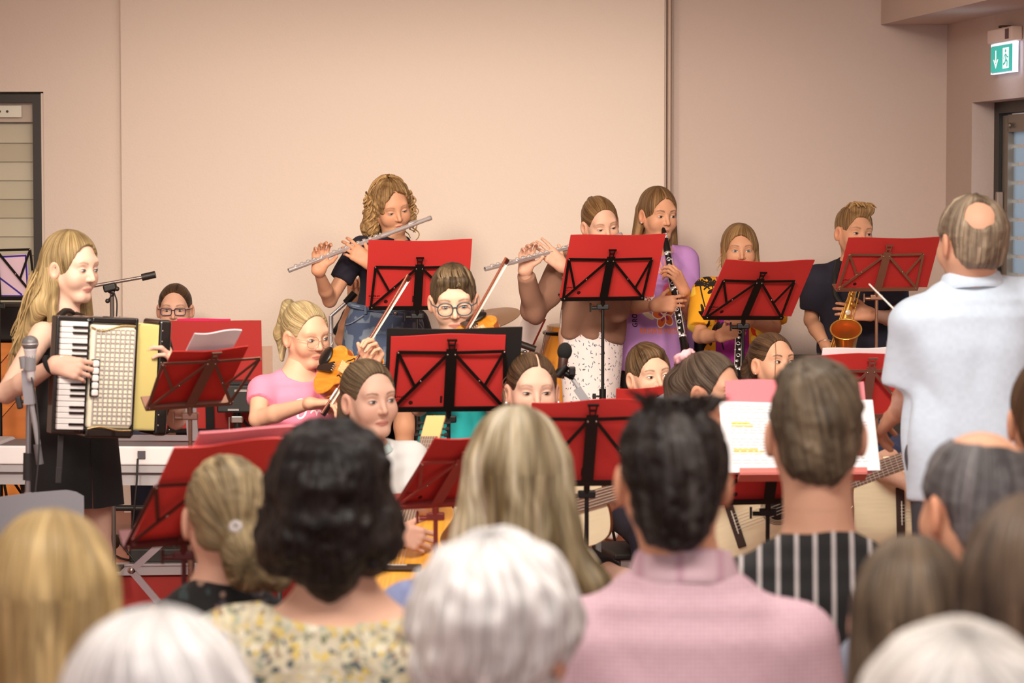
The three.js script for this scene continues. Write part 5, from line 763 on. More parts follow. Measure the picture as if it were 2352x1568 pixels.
function accordion(label, base, yaw, pitch, roll) { // local x from the piano side (her right) to the bass side, y up, z out of the front; base = centre
  const o = thing('accordion', label, 'accordion', base); o.rotation.set(pitch, yaw, roll, 'YXZ');
  const wht = mat(0xf4f0ec, 0.3), blk = mat(0x0f0c0c, 0.22, 0, { clearcoat: 0.8 }), cream = mat(0xf3ead0, 0.45), H = 0.335;
  part('treble_case', rbox(0.19, H + 0.03, 0.15, 0.014, -0.055, 0, 0), blk, o);
  part('keyboard_base', rbox(0.115, H + 0.03, 0.05, 0.006, -0.2, 0, 0.045), blk, o);
  for (let k = 0; k < 19; k++) { const kh = H / 19; part('white_key', rbox(0.1, kh - 0.0012, 0.016, 0.0025, -0.195, H / 2 - kh * (k + 0.5), 0.078), wht, o); if (![2, 6, 9, 13, 16].includes(k) && k < 18) part('black_key', rbox(0.06, 0.0078, 0.02, 0.002, -0.173, H / 2 - kh * (k + 1), 0.082), blk, o); }
  // grille with upright ribs and fine cross bars
  const gr = part('grille', rbox(0.168, H - 0.012, 0.03, 0.01, -0.05, 0.0, 0.077), cream, o);
  for (let k = 0; k < 9; k++) part('grille_rib', rbox(0.006, H - 0.04, 0.008, 0.002, -0.118 + k * 0.0185, 0, 0.094), mat(0xd8d6d4, 0.25, 0.6), gr);
  for (let k = 0; k < 22; k++) part('grille_bar', box(0.15, 0.0035, 0.004, -0.045, -0.148 + k * 0.0141, 0.0945), k % 2 ? mat(0xe9e2cf, 0.4) : mat(0xcfc8bf, 0.35, 0.3), gr);
  part('gold_trim', merge([tube([V(-0.135, H / 2 - 0.016, 0.094), V(-0.1, H / 2 - 0.026, 0.096), V(-0.02, H / 2 - 0.008, 0.096), V(0.032, H / 2 - 0.008, 0.094)], 0.003, 20, 6), tube([V(-0.135, -H / 2 + 0.004, 0.094), V(-0.09, -H / 2 + 0.012, 0.096), V(-0.02, -H / 2 + 0.002, 0.096), V(0.032, -H / 2 + 0.002, 0.094)], 0.003, 20, 6)]), mat(0xd8bd84, 0.25, 0.8), o);
  part('case_edge', merge([rbox(0.014, H + 0.034, 0.16, 0.006, 0.042, 0, 0.004), rbox(0.17, 0.022, 0.11, 0.008, -0.05, H / 2 + 0.006, 0.04), rbox(0.18, 0.03, 0.12, 0.008, -0.05, -H / 2 - 0.008, 0.035)]), blk, o);
  const sw = part('register_switch', rbox(0.032, 0.118, 0.016, 0.006, -0.118, -0.005, 0.1), blk, o); for (let k = 0; k < 5; k++) part('register_tab', rbox(0.024, 0.0205, 0.014, 0.006, -0.119, 0.04 - k * 0.0225, 0.109), wht, sw);
  // bellows: a pleated box
  { const P = [], I = [], n = 15, y0 = H / 2 - 0.002; const ring = (x, g) => { const h = y0 - g, z = 0.075 - g; return [[x, h, z], [x, -h, z], [x, -h, -z], [x, h, -z]]; }; for (let k = 0; k <= n * 2; k++) for (const p of ring(0.05 + k * 0.0027, k % 2 ? 0.009 : 0)) P.push(...p); for (let k = 0; k < n * 2; k++) for (let j = 0; j < 4; j++) { const a = k * 4 + j, b = k * 4 + (j + 1) % 4; I.push(a, b, a + 4, b, b + 4, a + 4); } const g0 = new THREE.BufferGeometry(); g0.setAttribute('position', new THREE.Float32BufferAttribute(P, 3)); g0.setAttribute('uv', new THREE.Float32BufferAttribute(new Float32Array(P.length / 3 * 2), 2)); g0.setIndex(I); const g1 = g0.toNonIndexed(); g1.computeVertexNormals(); part('bellows', g1, mat(0xf2e6a8, 0.6), o); }
  part('bass_case', rbox(0.05, H + 0.03, 0.15, 0.012, 0.158, 0, 0), blk, o); for (let k = 0; k < 10; k++) part('bass_stud', new THREE.SphereGeometry(0.003, 6, 5).translate(0.145, H / 2 - 0.02 - k * 0.033, 0.077), CHR, o);
  part('hand_strap', tube([V(0.185, H / 2 - 0.03, 0.03), V(0.21, 0.06, 0.03), V(0.21, -0.06, 0.03), V(0.185, -H / 2 + 0.03, 0.03)], 0.009, 20, 8), blk, o);
  part('strap_end', merge([rbox(0.022, 0.12, 0.006, 0.003, -0.205, -H / 2 - 0.08, 0.03), rbox(0.022, 0.05, 0.007, 0.003, -0.207, -H / 2 - 0.145, 0.032)]), mat(0x3a3838, 0.5), o);
  return o;
}

// ------------------------------------------------------------------ cloth prints
const tex2mat = (t, rough = 0.88) => new THREE.MeshPhysicalMaterial({ map: t, roughness: rough, side: THREE.DoubleSide });
const denim = tex2mat(texData(256, 256, (u, v, i, j) => { const n = noise(u * 9, v * 9, 1) * 0.6 + noise(u * 22, v * 22, 4) * 0.4, w = (i + j) % 4 < 2 ? 6 : -6, f = n > 0.12 ? 46 : n > 0.02 ? 24 : 0; return [70 + f + w, 84 + f + w, 112 + f * 0.8 + w]; }, 2.2, 2.2));
const floral = tex2mat(texCanvas(512, 512, (c, w, h) => { c.fillStyle = '#efe2e0'; c.fillRect(0, 0, w, h); const r = rng(3); for (let k = 0; k < 90; k++) { const x = r() * w, y = r() * h, a = r() * 6.3, d = [Math.cos(a), Math.sin(a)]; c.strokeStyle = '#5d6a58'; c.lineWidth = 2; c.beginPath(); c.moveTo(x, y); c.lineTo(x + d[0] * 20, y + d[1] * 20); c.stroke(); c.fillStyle = ['#3a3c66', '#4d4f80', '#2d3848', '#6a6690'][k % 4]; for (let i = 0; i < 3; i++) { c.beginPath(); c.ellipse(x + d[0] * i * 9 + d[1] * 4, y + d[1] * i * 9 - d[0] * 4, 6 - i, 3.5, a + i, 0, 7); c.fill(); } } })); floral.map.repeat.set(4.6, 4.6);
const tropical = tex2mat(texCanvas(512, 512, (c, w, h) => { c.fillStyle = '#e6a21c'; c.fillRect(0, 0, w, h); const r = rng(12); c.fillStyle = '#8a1a7a'; c.beginPath(); c.moveTo(120, 0); c.lineTo(290, 0); c.lineTo(300, 512); c.lineTo(110, 512); c.fill(); c.fillStyle = '#d23a1a'; for (let k = 0; k < 14; k++) { c.beginPath(); c.ellipse(r() * w, r() * h, 14 + r() * 26, 8 + r() * 10, r() * 3, 0, 7); c.fill(); } c.fillStyle = '#f3d04a'; for (let k = 0; k < 12; k++) { c.beginPath(); c.ellipse(300 + r() * 200, r() * h, 12 + r() * 40, 12 + r() * 22, r() * 3, 0, 7); c.fill(); } c.strokeStyle = '#1a130c'; c.lineWidth = 7; for (let k = 0; k < 9; k++) { const x = (k % 2 ? 330 : 20) + r() * 150, y = r() * h; c.beginPath(); c.moveTo(x + 20, y + 90); c.quadraticCurveTo(x + 5, y + 40, x, y); c.stroke(); for (let i = 0; i < 9; i++) { const a = -3.3 + i * 0.42; c.beginPath(); c.moveTo(x, y); c.quadraticCurveTo(x + Math.cos(a) * 26, y + Math.sin(a) * 26 - 8, x + Math.cos(a) * 50, y + Math.sin(a) * 34 + 12); c.stroke(); } } c.fillStyle = '#14100c'; for (let k = 0; k < 10; k++) { c.beginPath(); c.ellipse(20 + r() * 90, r() * h, 18, 8, r() * 3, 0, 7); c.fill(); } }));
const purpleTee = tex2mat(texCanvas(512, 768, (c, w, h) => {
  c.fillStyle = '#b583bf'; c.fillRect(0, 0, w, h); const flower = (x, y, R, col, mid) => { for (let i = 0; i < 5; i++) { const a = i * 1.2566 - 0.5; c.fillStyle = '#f5e6dc'; c.beginPath(); c.ellipse(x + Math.cos(a) * R * 0.55, y + Math.sin(a) * R * 0.55, R * 0.52, R * 0.4, a, 0, 7); c.fill(); c.fillStyle = col; c.beginPath(); c.ellipse(x + Math.cos(a) * R * 0.55, y + Math.sin(a) * R * 0.55, R * 0.43, R * 0.31, a, 0, 7); c.fill(); c.fillStyle = '#a83a5c'; c.beginPath(); c.ellipse(x + Math.cos(a) * R * 0.3, y + Math.sin(a) * R * 0.3, R * 0.24, R * 0.14, a, 0, 7); c.fill(); } c.fillStyle = mid; c.beginPath(); c.arc(x, y, R * 0.16, 0, 7); c.fill(); };
  c.fillStyle = '#d9c7a8'; for (const [x, y, a] of [[120, 520, 0.6], [150, 470, 1.1], [400, 500, -0.6], [430, 540, -1], [390, 560, 0.4], [350, 470, 1.4]]) { c.beginPath(); c.ellipse(x, y, 52, 20, a, 0, 7); c.fill(); } c.fillStyle = '#e0a5c4'; c.beginPath(); c.ellipse(400, 480, 40, 22, 0.5, 0, 7); c.fill();
  c.strokeStyle = '#f0955a'; c.lineWidth = 9; for (let k = 0; k < 7; k++) { c.beginPath(); c.moveTo(250, 250); c.lineTo(250 + Math.cos(-2.6 + k * 0.35) * 130, 250 + Math.sin(-2.6 + k * 0.35) * 130); c.stroke(); }
  c.fillStyle = '#f2c9b4'; c.beginPath(); c.ellipse(330, 260, 55, 40, 0.3, 0, 7); c.fill(); c.fillStyle = '#e0568c'; c.beginPath(); c.ellipse(290, 345, 66, 52, 0.2, 0, 7); c.fill(); c.fillStyle = '#f39a2c'; c.beginPath(); c.ellipse(285, 350, 34, 30, 0.2, 0, 7); c.fill(); flower(245, 520, 92, '#e8702e', '#f0d8c8'); flower(120, 400, 44, '#f1ece4', '#e8a02a');
  c.fillStyle = '#e8752c'; c.font = 'bold 52px sans-serif'; c.fillText('RADIATE POSITIVITY', 55, 650, 420); c.save(); c.translate(42, 610); c.rotate(-1.57); c.fillStyle = '#2a1c2a'; c.font = 'bold 46px sans-serif'; c.fillText('GROW', 0, 0); c.restore();
}));
const stripes = tex2mat(texData(256, 128, (u, v, i, j) => { const p = (u * 1) % 1, s = Math.abs(p - 0.5) < 0.11 + 0.015 * noise(v * 6, 2, 1), k = noise(i * 0.9, j * 0.9, 3) * 18; return s ? [176 + k, 168 + k, 166 + k] : [22 + k * 0.3, 21 + k * 0.3, 21 + k * 0.3]; }));
const check = tex2mat(texData(256, 256, (u, v, i, j) => { const a = i % 16 < 3 ? -22 : 0, b = j % 16 < 3 ? -22 : 0, n = noise(u * 30, v * 30, 1) * 5; return [194 + a * 0.7 + b * 0.7 + n, 163 + a + b + n, 171 + a * 0.8 + b * 0.8 + n]; }));
const garden = tex2mat(texCanvas(512, 512, (c, w, h) => { c.fillStyle = '#b8ad96'; c.fillRect(0, 0, w, h); const r = rng(21), cols = ['#c6bda0', '#bfa65c', '#8c8a72', '#4a5658', '#aca084', '#9aa08e', '#86705a', '#d2cab4', '#6a7056', '#b3a58a', '#bdb088']; for (let k = 0; k < 520; k++) { c.fillStyle = cols[Math.floor(r() * r() * cols.length * 1.2) % cols.length]; c.beginPath(); c.ellipse(r() * w, r() * h, 6 + r() * 20, 4 + r() * 12, r() * 3, 0, 7); c.fill(); } })); garden.map.repeat.set(5, 5);
const darkPrint = tex2mat(texCanvas(256, 256, (c, w, h) => { c.fillStyle = '#171616'; c.fillRect(0, 0, w, h); const r = rng(8); for (let k = 0; k < 60; k++) { c.fillStyle = ['#6a5a58', '#4a4448', '#8a7060', '#2c3a3a'][k % 4]; c.beginPath(); c.ellipse(r() * w, r() * h, 5 + r() * 12, 4 + r() * 8, r() * 3, 0, 7); c.fill(); } })); darkPrint.map.repeat.set(4, 4);
const weave = (r, g, b, amp = 10) => tex2mat(texData(128, 128, (u, v, i, j) => { const n = ((i + j) % 3 - 1) * amp * 0.4 + noise(u * 12, v * 12, 2) * amp; return [r + n, g + n, b + n]; }, 8, 8));

// ------------------------------------------------------------------ poses
const sit = (h, yaw, fl = 0) => [-1, 1].map(side => { const u = V(Math.cos(yaw), 0, -Math.sin(yaw)), f = V(Math.sin(yaw), 0, Math.cos(yaw)), K = h.clone().addScaledVector(f, 0.36).addScaledVector(u, side * 0.1); K.y = Math.max(fl + 0.42, h.y - 0.06); const A = K.clone().addScaledVector(f, 0.02); A.y = fl + 0.07; return { side, knee: K, ankle: A, toe: yaw }; });
const stand = (h, yaw, fl = 0, w = 0.09) => [-1, 1].map(side => { const u = V(Math.cos(yaw), 0, -Math.sin(yaw)), K = h.clone().addScaledVector(u, side * w); K.y = fl + (h.y - fl) * 0.52; K.z += 0.02; const A = h.clone().addScaledVector(u, side * w); A.y = fl + 0.07; return { side, knee: K, ankle: A, toe: yaw }; });
const at = (px, y, D) => { const p = W(px, 784, D); p.y = y; return p; };
function chair(label, p, yaw, fl = 0) { const o = thing('chair', label, 'chair', V(p.x, fl, p.z), 'chairs under the seated players'); o.rotation.y = yaw; const h = p.y - fl - 0.1; part('seat', rbox(0.36, 0.025, 0.36, 0.01, 0, h - 0.04, 0.04), mat(0x2a2422, 0.6), o); part('backrest', rbox(0.34, 0.16, 0.02, 0.01, 0, h + 0.16, -0.185), mat(0x2a2422, 0.6), o); for (const [x, z] of [[-0.16, -0.13], [0.16, -0.13], [-0.16, 0.2], [0.16, 0.2]]) part('leg', bar(V(x, 0, z), V(x, z < 0 ? h + 0.2 : h - 0.05, z < 0 ? z - 0.06 : z), 0.01, 8), mat(0x77716e, 0.3, 0.7), o); }
const NAVY = [0.012, 0.010, 0.022];
const C = { blond: [[0.30, 0.17, 0.07], [0.62, 0.42, 0.20]], pale: [[0.42, 0.29, 0.13], [0.78, 0.62, 0.36]], brown: [[0.045, 0.022, 0.012], [0.17, 0.09, 0.045]], light: [[0.14, 0.07, 0.032], [0.36, 0.20, 0.09]], dark: [[0.006, 0.004, 0.004], [0.032, 0.022, 0.018]], ginger: [[0.22, 0.10, 0.035], [0.52, 0.29, 0.11]], white: [[0.82, 0.77, 0.74], [0.97, 0.94, 0.92]], mouse: [[0.06, 0.035, 0.02], [0.22, 0.145, 0.085]] };
const pulled = (cols, x = {}) => ({ cols, cap: [0.005, 0.006, 0.008], axis: [0, 0.25, -1], axisC: [0, 0.04, 0], freq: 34, amp: 0.0014, wave: 0.1, ...x });

// ------------------------------------------------------------------ the players on the stage
{ // curly-haired flute player
  const D = 11.9, hip = W(882, 738, D), yaw = 0.35;
  person({ label: 'girl with curly blonde hair playing a flute, in navy polo and denim', D, fl: STG, hip, neck: [908, 553], yaw, bs: 0.84, sw: 0.148, skin: SKIN.warm,
    head: { p: [899, 474], yaw: 0.42, pitch: 0.32, roll: 0.2, s: 0.97, open: 0.32, pucker: 0.8, jaw: 0.052, nose: 0.7, iris: EYEC.blue, browC: [0.3, 0.15, 0.06], browAmt: 0.5 },
    arms: [{ side: -1, el: [757, 690, -0.1], wr: [731, 622, -0.28], hand: { d: V(0.12, 1, -0.05), n: V(0.25, 0, 1), curl: [0.55, 0.6, 0.62, 0.7] } }, { side: 1, el: [945, 690, -0.22], wr: [848, 604, -0.24], hand: { d: V(-0.8, 0.62, 0.1), n: V(-0.2, -0.1, -1), curl: [0.35, 0.4, 0.45, 0.5] } }],
    legs: stand(hip, yaw, STG), shoe: [0.6, 0.6, 0.6],
    shirt: { name: 'polo_shirt', color: NAVY, sleeve: 0.62, collar: { color: NAVY, gap: 0.9 }, nz: 0.05, fold: 0.005, vmin: 0.0 },
    skirt: { name: 'denim_skirt', m: denim, rings: [[0.06, 0.142, 0.11], [0.0, 0.168, 0.125], [-0.12, 0.182, 0.135], [-0.33, 0.192, 0.14]], pleat: 0.01, n: 5 },
    hair: { cols: C.ginger.map((c, i) => mixC(c, C.blond[i], 0.45)), ears: false, cap: [0.014, 0.014, 0.014], axis: [0.1, 1, -0.2], amp: 0.005, freq: 14, wave: 1.2, rough: 0.004, roughF: 70, part: 0.006,
      vol: [[[-0.075, 0.02, -0.02], [-0.095, -0.09, -0.03], 0.03, 0.042], [[0.07, 0.02, -0.03], [0.085, -0.08, -0.02], 0.02, 0.026], [[0, 0.0, -0.075], [0, -0.10, -0.07], 0.05, 0.055]], cut: { c: [0.012, -0.045, 0.13], r: [0.088, 0.156, 0.122] }, bb: [[-0.16, -0.17, -0.16], [0.14, 0.14, 0.12]], seed: 5,
      locks: r => { const out = []; for (let k = 0; k < 120; k++) { const side = r() < 0.62 ? -1 : 1, b = r(), a = side * (1.25 + 1.6 * r()), R = 0.08 + 0.02 * r(), x0 = Math.sin(a) * R, z0 = Math.cos(a) * 0.095 - 0.02, y0 = 0.06 - 0.11 * b, len = 0.07 + 0.09 * r(), p = [], ph = r() * 6, ca = 0.007 + 0.006 * r(); for (let i = 0; i <= 10; i++) { const t = i / 10; p.push(V(x0 * (1 + 0.22 * t) + Math.cos(ph + t * 14) * ca, y0 - len * t, z0 + Math.sin(ph + t * 14) * ca)); } out.push(sweep(p, t => 0.0052 * (1 - 0.6 * t), 26, 5)); } for (let k = 0; k < 50; k++) { const a = -1.6 + 3.2 * r(), p = [], ph = r() * 6; for (let i = 0; i <= 8; i++) { const t = i / 8, e = 0.1 + t * 1.2; p.push(V(Math.sin(a) * Math.sin(e) * 0.09 + Math.cos(ph + t * 12) * 0.004, 0.026 + Math.cos(e) * 0.106 + Math.sin(ph + t * 12) * 0.004, -0.02 + Math.cos(a) * Math.sin(e) * 0.104 * -0.9)); } out.push(sweep(p, t => 0.004 * (1 - 0.5 * t), 20, 5)); } return out; } },
    extra: A => { for (const [a, w] of [[-0.75, 0.01], [0.55, 0.01], [1.1, 0.01]]) A.add('belt_loop', box(w, 0.035, 0.012).rotateY(Math.atan2(A.fr.w.x, A.fr.w.z) + a).translate(...V(hip.x, hip.y + 0.045, hip.z).addScaledVector(A.fr.u, Math.sin(a) * 0.158).addScaledVector(A.fr.w, Math.cos(a) * 0.127).toArray()), denim); A.add('button', new THREE.SphereGeometry(0.008, 12, 8).translate(...V(hip.x, hip.y + 0.048, hip.z).addScaledVector(A.fr.u, 0.01).addScaledVector(A.fr.w, 0.128).toArray()), CHR);
      for (const sd of [-1, 1]) A.add('pocket_seam', tube([0, 1, 2, 3, 4].map(i => { const a = sd * (0.75 + i * 0.16), y = 0.02 - 0.05 * Math.sin(i / 4 * 1.57); return V(hip.x, hip.y + y, hip.z).addScaledVector(A.fr.u, Math.sin(a) * 0.178).addScaledVector(A.fr.w, Math.cos(a) * 0.134); }), 0.0025, 16, 5), mat(0x8a94a8, 0.8));
      A.add('waistband', tube(Array.from({ length: 24 }, (_, i) => { const t = i / 24 * 6.283; return V(hip.x, hip.y + 0.05, hip.z).addScaledVector(A.fr.u, Math.sin(t) * 0.147).addScaledVector(A.fr.w, Math.cos(t) * 0.115); }), 0.012, 60, 6, true), denim); } });
  flute('silver flute held by the curly-haired girl', W(960, 511, D - 0.09), W(663, 621, D - 0.36), V(0.1, 1, 0.15));
}
{ // flute player in the brown sweatshirt
  const D = 11.9, hip = W(1358, 765, D), yaw = 0.25;
  person({ label: 'girl in brown sweatshirt and white floral skirt playing a flute', D, fl: STG, hip, neck: [1383, 580], yaw, bs: 0.84, sw: 0.145, skin: SKIN.fair,
    head: { p: [1380, 513], yaw: 0.34, pitch: 0.3, roll: 0.16, s: 0.94, open: 0.35, pucker: 0.7, jaw: 0.053, nose: 0.5, browC: [0.25, 0.13, 0.07], browAmt: 0.55 },
    arms: [{ side: -1, el: [1228, 712, -0.14], wr: [1205, 622, -0.27], hand: { d: V(0.12, 1, 0), n: V(0.3, 0, 1), curl: [0.5, 0.55, 0.6, 0.65] }, r: 1.15 }, { side: 1, el: [1415, 705, -0.22], wr: [1292, 612, -0.25], hand: { d: V(-0.75, 0.7, 0.1), n: V(-0.2, -0.1, -1), curl: [0.25, 0.3, 0.35, 0.4] } }],
    legs: stand(hip, yaw, STG, 0.06),
    shirt: { name: 'sweatshirt', color: [0.27, 0.135, 0.088], sleeve: 1.93, sr: 1.7, fold: 0.011, foldF: 9, vmin: -0.025, grow: 0.02, prof: [[-0.2, 0.14, 0.115], [0, 0.148, 0.125], [0.15, 0.152, 0.125], [0.35, 0.148, 0.115], [0.6, 0.155, 0.115], [0.8, 0.155, 0.1], [0.9, 0.125, 0.085], [0.97, 0.08, 0.066], [1.06, 0.06, 0.056]] },
    skirt: { name: 'floral_skirt', m: floral, rings: [[0.1, 0.128, 0.105], [0.0, 0.136, 0.115], [-0.12, 0.133, 0.11], [-0.28, 0.12, 0.1], [-0.42, 0.115, 0.095]], pleat: 0.012, n: 4, seg: 30 },
    hair: pulled(C.light.map((c, i) => mixC(c, C.ginger[i], 0.4)), { vol: [[[0, 0.07, -0.11], [-0.02, -0.06, -0.13], 0.022, 0.018], [[-0.06, 0.0, -0.03], [-0.068, -0.06, -0.03], 0.016, 0.010]], bb: [[-0.11, -0.1, -0.17], [0.11, 0.14, 0.12]], seed: 3 }) });
  flute('silver flute held by the girl in the brown sweatshirt', W(1402, 545, D - 0.1), W(1114, 618, D - 0.42), V(0.1, 1, 0.15));
}
{ // clarinet player in the purple shirt
  const D = 12.1, hip = W(1505, 790, D), yaw = 0.3;
  person({ label: 'girl with long straight hair in printed purple T-shirt playing a clarinet', D, fl: STG, hip, neck: [1509, 566], yaw, bs: 0.85, sw: 0.128, skin: SKIN.warm,
    head: { p: [1513, 491], yaw: 0.42, pitch: 0.14, s: 0.96, open: 0.65, pucker: 0.9, jaw: 0.053, nose: 0.8, gaze: [0.2, -0.3], browC: [0.2, 0.1, 0.05] },
    arms: [{ side: -1, el: [1440, 705, -0.12], wr: [1505, 702, -0.32], hand: { d: V(0.95, 0.1, -0.1), n: V(0.1, -0.15, -1), curl: [0.3, 0.35, 0.4, 0.5] } }, { side: 1, el: [1588, 722, -0.05], wr: [1571, 668, -0.24], hand: { d: V(-0.45, 0.9, 0.1), n: V(-0.7, -0.1, -0.6), curl: [0.5, 0.55, 0.6, 0.65] } }],
    legs: stand(hip, yaw, STG), pants: { color: [0.012, 0.010, 0.011] },
    shirt: { name: 't_shirt', m: purpleTee, uv: [1 / 0.27, 1 / 0.46, 0.48, 0.043], sleeve: 0.78, sr: 1.4, fold: 0.006, foldF: 8, grow: 0.014, vmin: -0.115, prof: [[-0.3, 0.185, 0.12], [0, 0.178, 0.122], [0.35, 0.155, 0.11], [0.6, 0.155, 0.108], [0.8, 0.158, 0.098], [0.9, 0.125, 0.08], [0.97, 0.075, 0.062], [1.06, 0.052, 0.052]], res: 0.0065 },
    hair: { cols: C.light.map((c, i) => mixC(c, C.ginger[i], 0.35)), ears: false, cap: [0.008, 0.009, 0.010], axis: [0, 1, -0.15], freq: 30, amp: 0.0022, part: -0.004, cut: { c: [0.004, -0.05, 0.13], r: [0.086, 0.152, 0.118] }, vol: [[[0.068, 0.0, -0.01], [0.072, -0.24, 0.03], 0.022, 0.026], [[0.07, -0.2, 0.03], [0.06, -0.38, 0.06], 0.024, 0.012], [[-0.06, 0.01, -0.05], [-0.085, -0.12, -0.04], 0.028, 0.022], [[0.0, 0.0, -0.08], [0.0, -0.2, -0.07], 0.05, 0.05]], bb: [[-0.14, -0.42, -0.16], [0.14, 0.14, 0.13]], seed: 9 }, earring: { r: 0.004, sides: [-1] } });
  clarinet('black clarinet with silver keys held by the girl in purple', W(1524, 528, D - 0.1), W(1578, 830, D - 0.42), V(-0.25, 0.2, 1));
}
{ // child with the bob and the tropical shirt
  const D = 11.9, hip = W(1697, 835, D), yaw = 0.05;
  person({ label: 'child with fair bob and colourful tropical shirt behind a red folder, playing clarinet', D, fl: STG, hip, neck: [1699, 640], yaw, bs: 0.84, sw: 0.14, skin: SKIN.tan,
    head: { p: [1699, 573], yaw: 0.04, pitch: 0.06, s: 0.9, open: 0.95, pucker: 0.5, jaw: 0.054, nose: 0.6, iris: EYEC.grey, browC: [0.25, 0.13, 0.06], browAmt: 0.6 },
    arms: [{ side: -1, el: [1607, 772, -0.12], wr: [1655, 772, -0.3], hand: { d: V(0.8, 0.25, -0.2), n: V(0.2, -0.3, -1), curl: [0.35, 0.4, 0.45, 0.5] } }, { side: 1, el: [1778, 752, -0.1], wr: [1722, 738, -0.32], hand: { d: V(-0.9, 0.25, 0), n: V(0, 0, -1), curl: [0.5, 0.5, 0.5, 0.5] } }],
    legs: stand(hip, yaw, STG), pants: { color: [0.03, 0.03, 0.045] },
    shirt: { name: 'tropical_shirt', m: tropical, uv: [1 / 0.38, 1 / 0.5, 0.5, 0.2], sleeve: 0.85, sr: 1.6, fold: 0.006, grow: 0.014, vmin: -0.1, res: 0.0065, collar: { m: mat(0x2a1c14, 0.8) } },
    hair: { cols: C.ginger.map((c, i) => mixC(c, C.blond[i], 0.35)), ears: false, cap: [0.011, 0.011, 0.012], axis: [0.1, 1, 0.0], axisC: [0.015, 0, 0], freq: 26, amp: 0.002, cut: { c: [-0.006, -0.055, 0.128], r: [0.086, 0.148, 0.116] }, vol: [[[0.064, 0.02, -0.01], [0.076, -0.075, 0.006], 0.022, 0.02], [[-0.064, 0.02, -0.01], [-0.072, -0.075, 0.006], 0.022, 0.016], [[0, 0.0, -0.07], [0, -0.08, -0.06], 0.05, 0.045]], bb: [[-0.12, -0.13, -0.15], [0.12, 0.14, 0.12]], seed: 6,
      locks: r => { const o = []; for (let k = 0; k < 12; k++) { const x = -0.075 - 0.02 * r(), y = -0.02 - 0.05 * r(); o.push(sweep([V(-0.07, y + 0.02, 0.0), V(x, y, 0.01), V(x - 0.02 * r(), y - 0.03, 0.012)], t => 0.0018 * (1 - 0.6 * t), 8, 4)); } return o; } } });
  clarinet('black clarinet held by the child in the tropical shirt', W(1702, 612, D - 0.12), W(1692, 905, D - 0.42), V(0.0, 0.25, 1));
}
{ // saxophone player
  const D = 11.9, hip = W(1968, 805, D), yaw = 0.15;
  person({ label: 'boy with fair quiff in navy polo playing a saxophone', D, fl: STG, hip, neck: [1958, 605], yaw, bs: 0.88, sw: 0.165, skin: SKIN.warm,
    head: { p: [1963, 534], yaw: 0.34, pitch: 0.05, roll: -0.09, s: 0.95, open: 0.6, pucker: 0.7, jaw: 0.055, nose: 0.8, browC: [0.25, 0.13, 0.05], browAmt: 0.6 },
    arms: [{ side: -1, el: [1863, 735, 0.02], wr: [1897, 794, -0.16], hand: { d: V(0.25, -0.95, 0.1), n: V(0.8, 0.1, -0.3), curl: [0.55, 0.6, 0.6, 0.6] } }, { side: 1, el: [2062, 735, -0.05], wr: [2000, 722, -0.3], hand: { d: V(-0.97, 0.12, 0.0), n: V(0.0, -0.2, -1), curl: [0.22, 0.25, 0.28, 0.32] } }],
    legs: stand(hip, yaw, STG), pants: { color: [0.015, 0.016, 0.025] },
    shirt: { name: 'polo_shirt', color: NAVY, sleeve: 0.74, sr: 1.5, collar: { color: NAVY, gap: 0.9 }, fold: 0.006, foldF: 9, grow: 0.016, vmin: -0.12, prof: [[-0.3, 0.165, 0.11], [0, 0.168, 0.115], [0.35, 0.158, 0.105], [0.6, 0.165, 0.108], [0.8, 0.17, 0.1], [0.9, 0.13, 0.082], [0.97, 0.078, 0.064], [1.06, 0.054, 0.054]] },
    hair: { cols: C.ginger.map((c, i) => mixC(c, C.blond[i], 0.4)), cap: [0.005, 0.012, 0.006], axis: [0, 1, -0.3], freq: 24, amp: 0.0035, rough: 0.002, ymin: -0.035, cut: { c: [0, -0.045, 0.13], r: [0.098, 0.142, 0.12] }, volCut: false, vol: [[[-0.035, 0.1, 0.05], [0.03, 0.103, 0.06], 0.02, 0.022]], bb: [[-0.11, -0.1, -0.14], [0.12, 0.16, 0.13]], seed: 4,
      locks: r => { const o = []; for (let k = 0; k < 60; k++) { const x = -0.05 + 0.09 * r(), z = 0.0 + 0.06 * r(); o.push(sweep([V(x, 0.105, z - 0.03), V(x + 0.008, 0.128 + 0.008 * r(), z), V(x + 0.012 + 0.008 * r(), 0.108 + 0.014 * r(), z + 0.028)], t => 0.005 * (1 - 0.65 * t), 10, 5)); } return o; } },
    extra: A => { const s = (x, y, d) => W(x, y, D + d); A.add('sax_strap', tube([s(1925, 600, -0.1), s(1918, 640, -0.17), s(1920, 680, -0.2), s(1940, 705, -0.22)], 0.012, 24, 6).scale(1, 1, 1), mat(0x14110f, 0.7)); A.add('bracelet', new THREE.TorusGeometry(0.026, 0.003, 8, 24).rotateX(1.2).translate(...W(1896, 785, D - 0.14).toArray()), mat(0xc9b8a8, 0.3, 0.7)); } });
  saxophone('brass saxophone with a wide bell held by the boy in navy polo', (x, y, d = 0) => W(x, y, D - 0.3 + d));
}
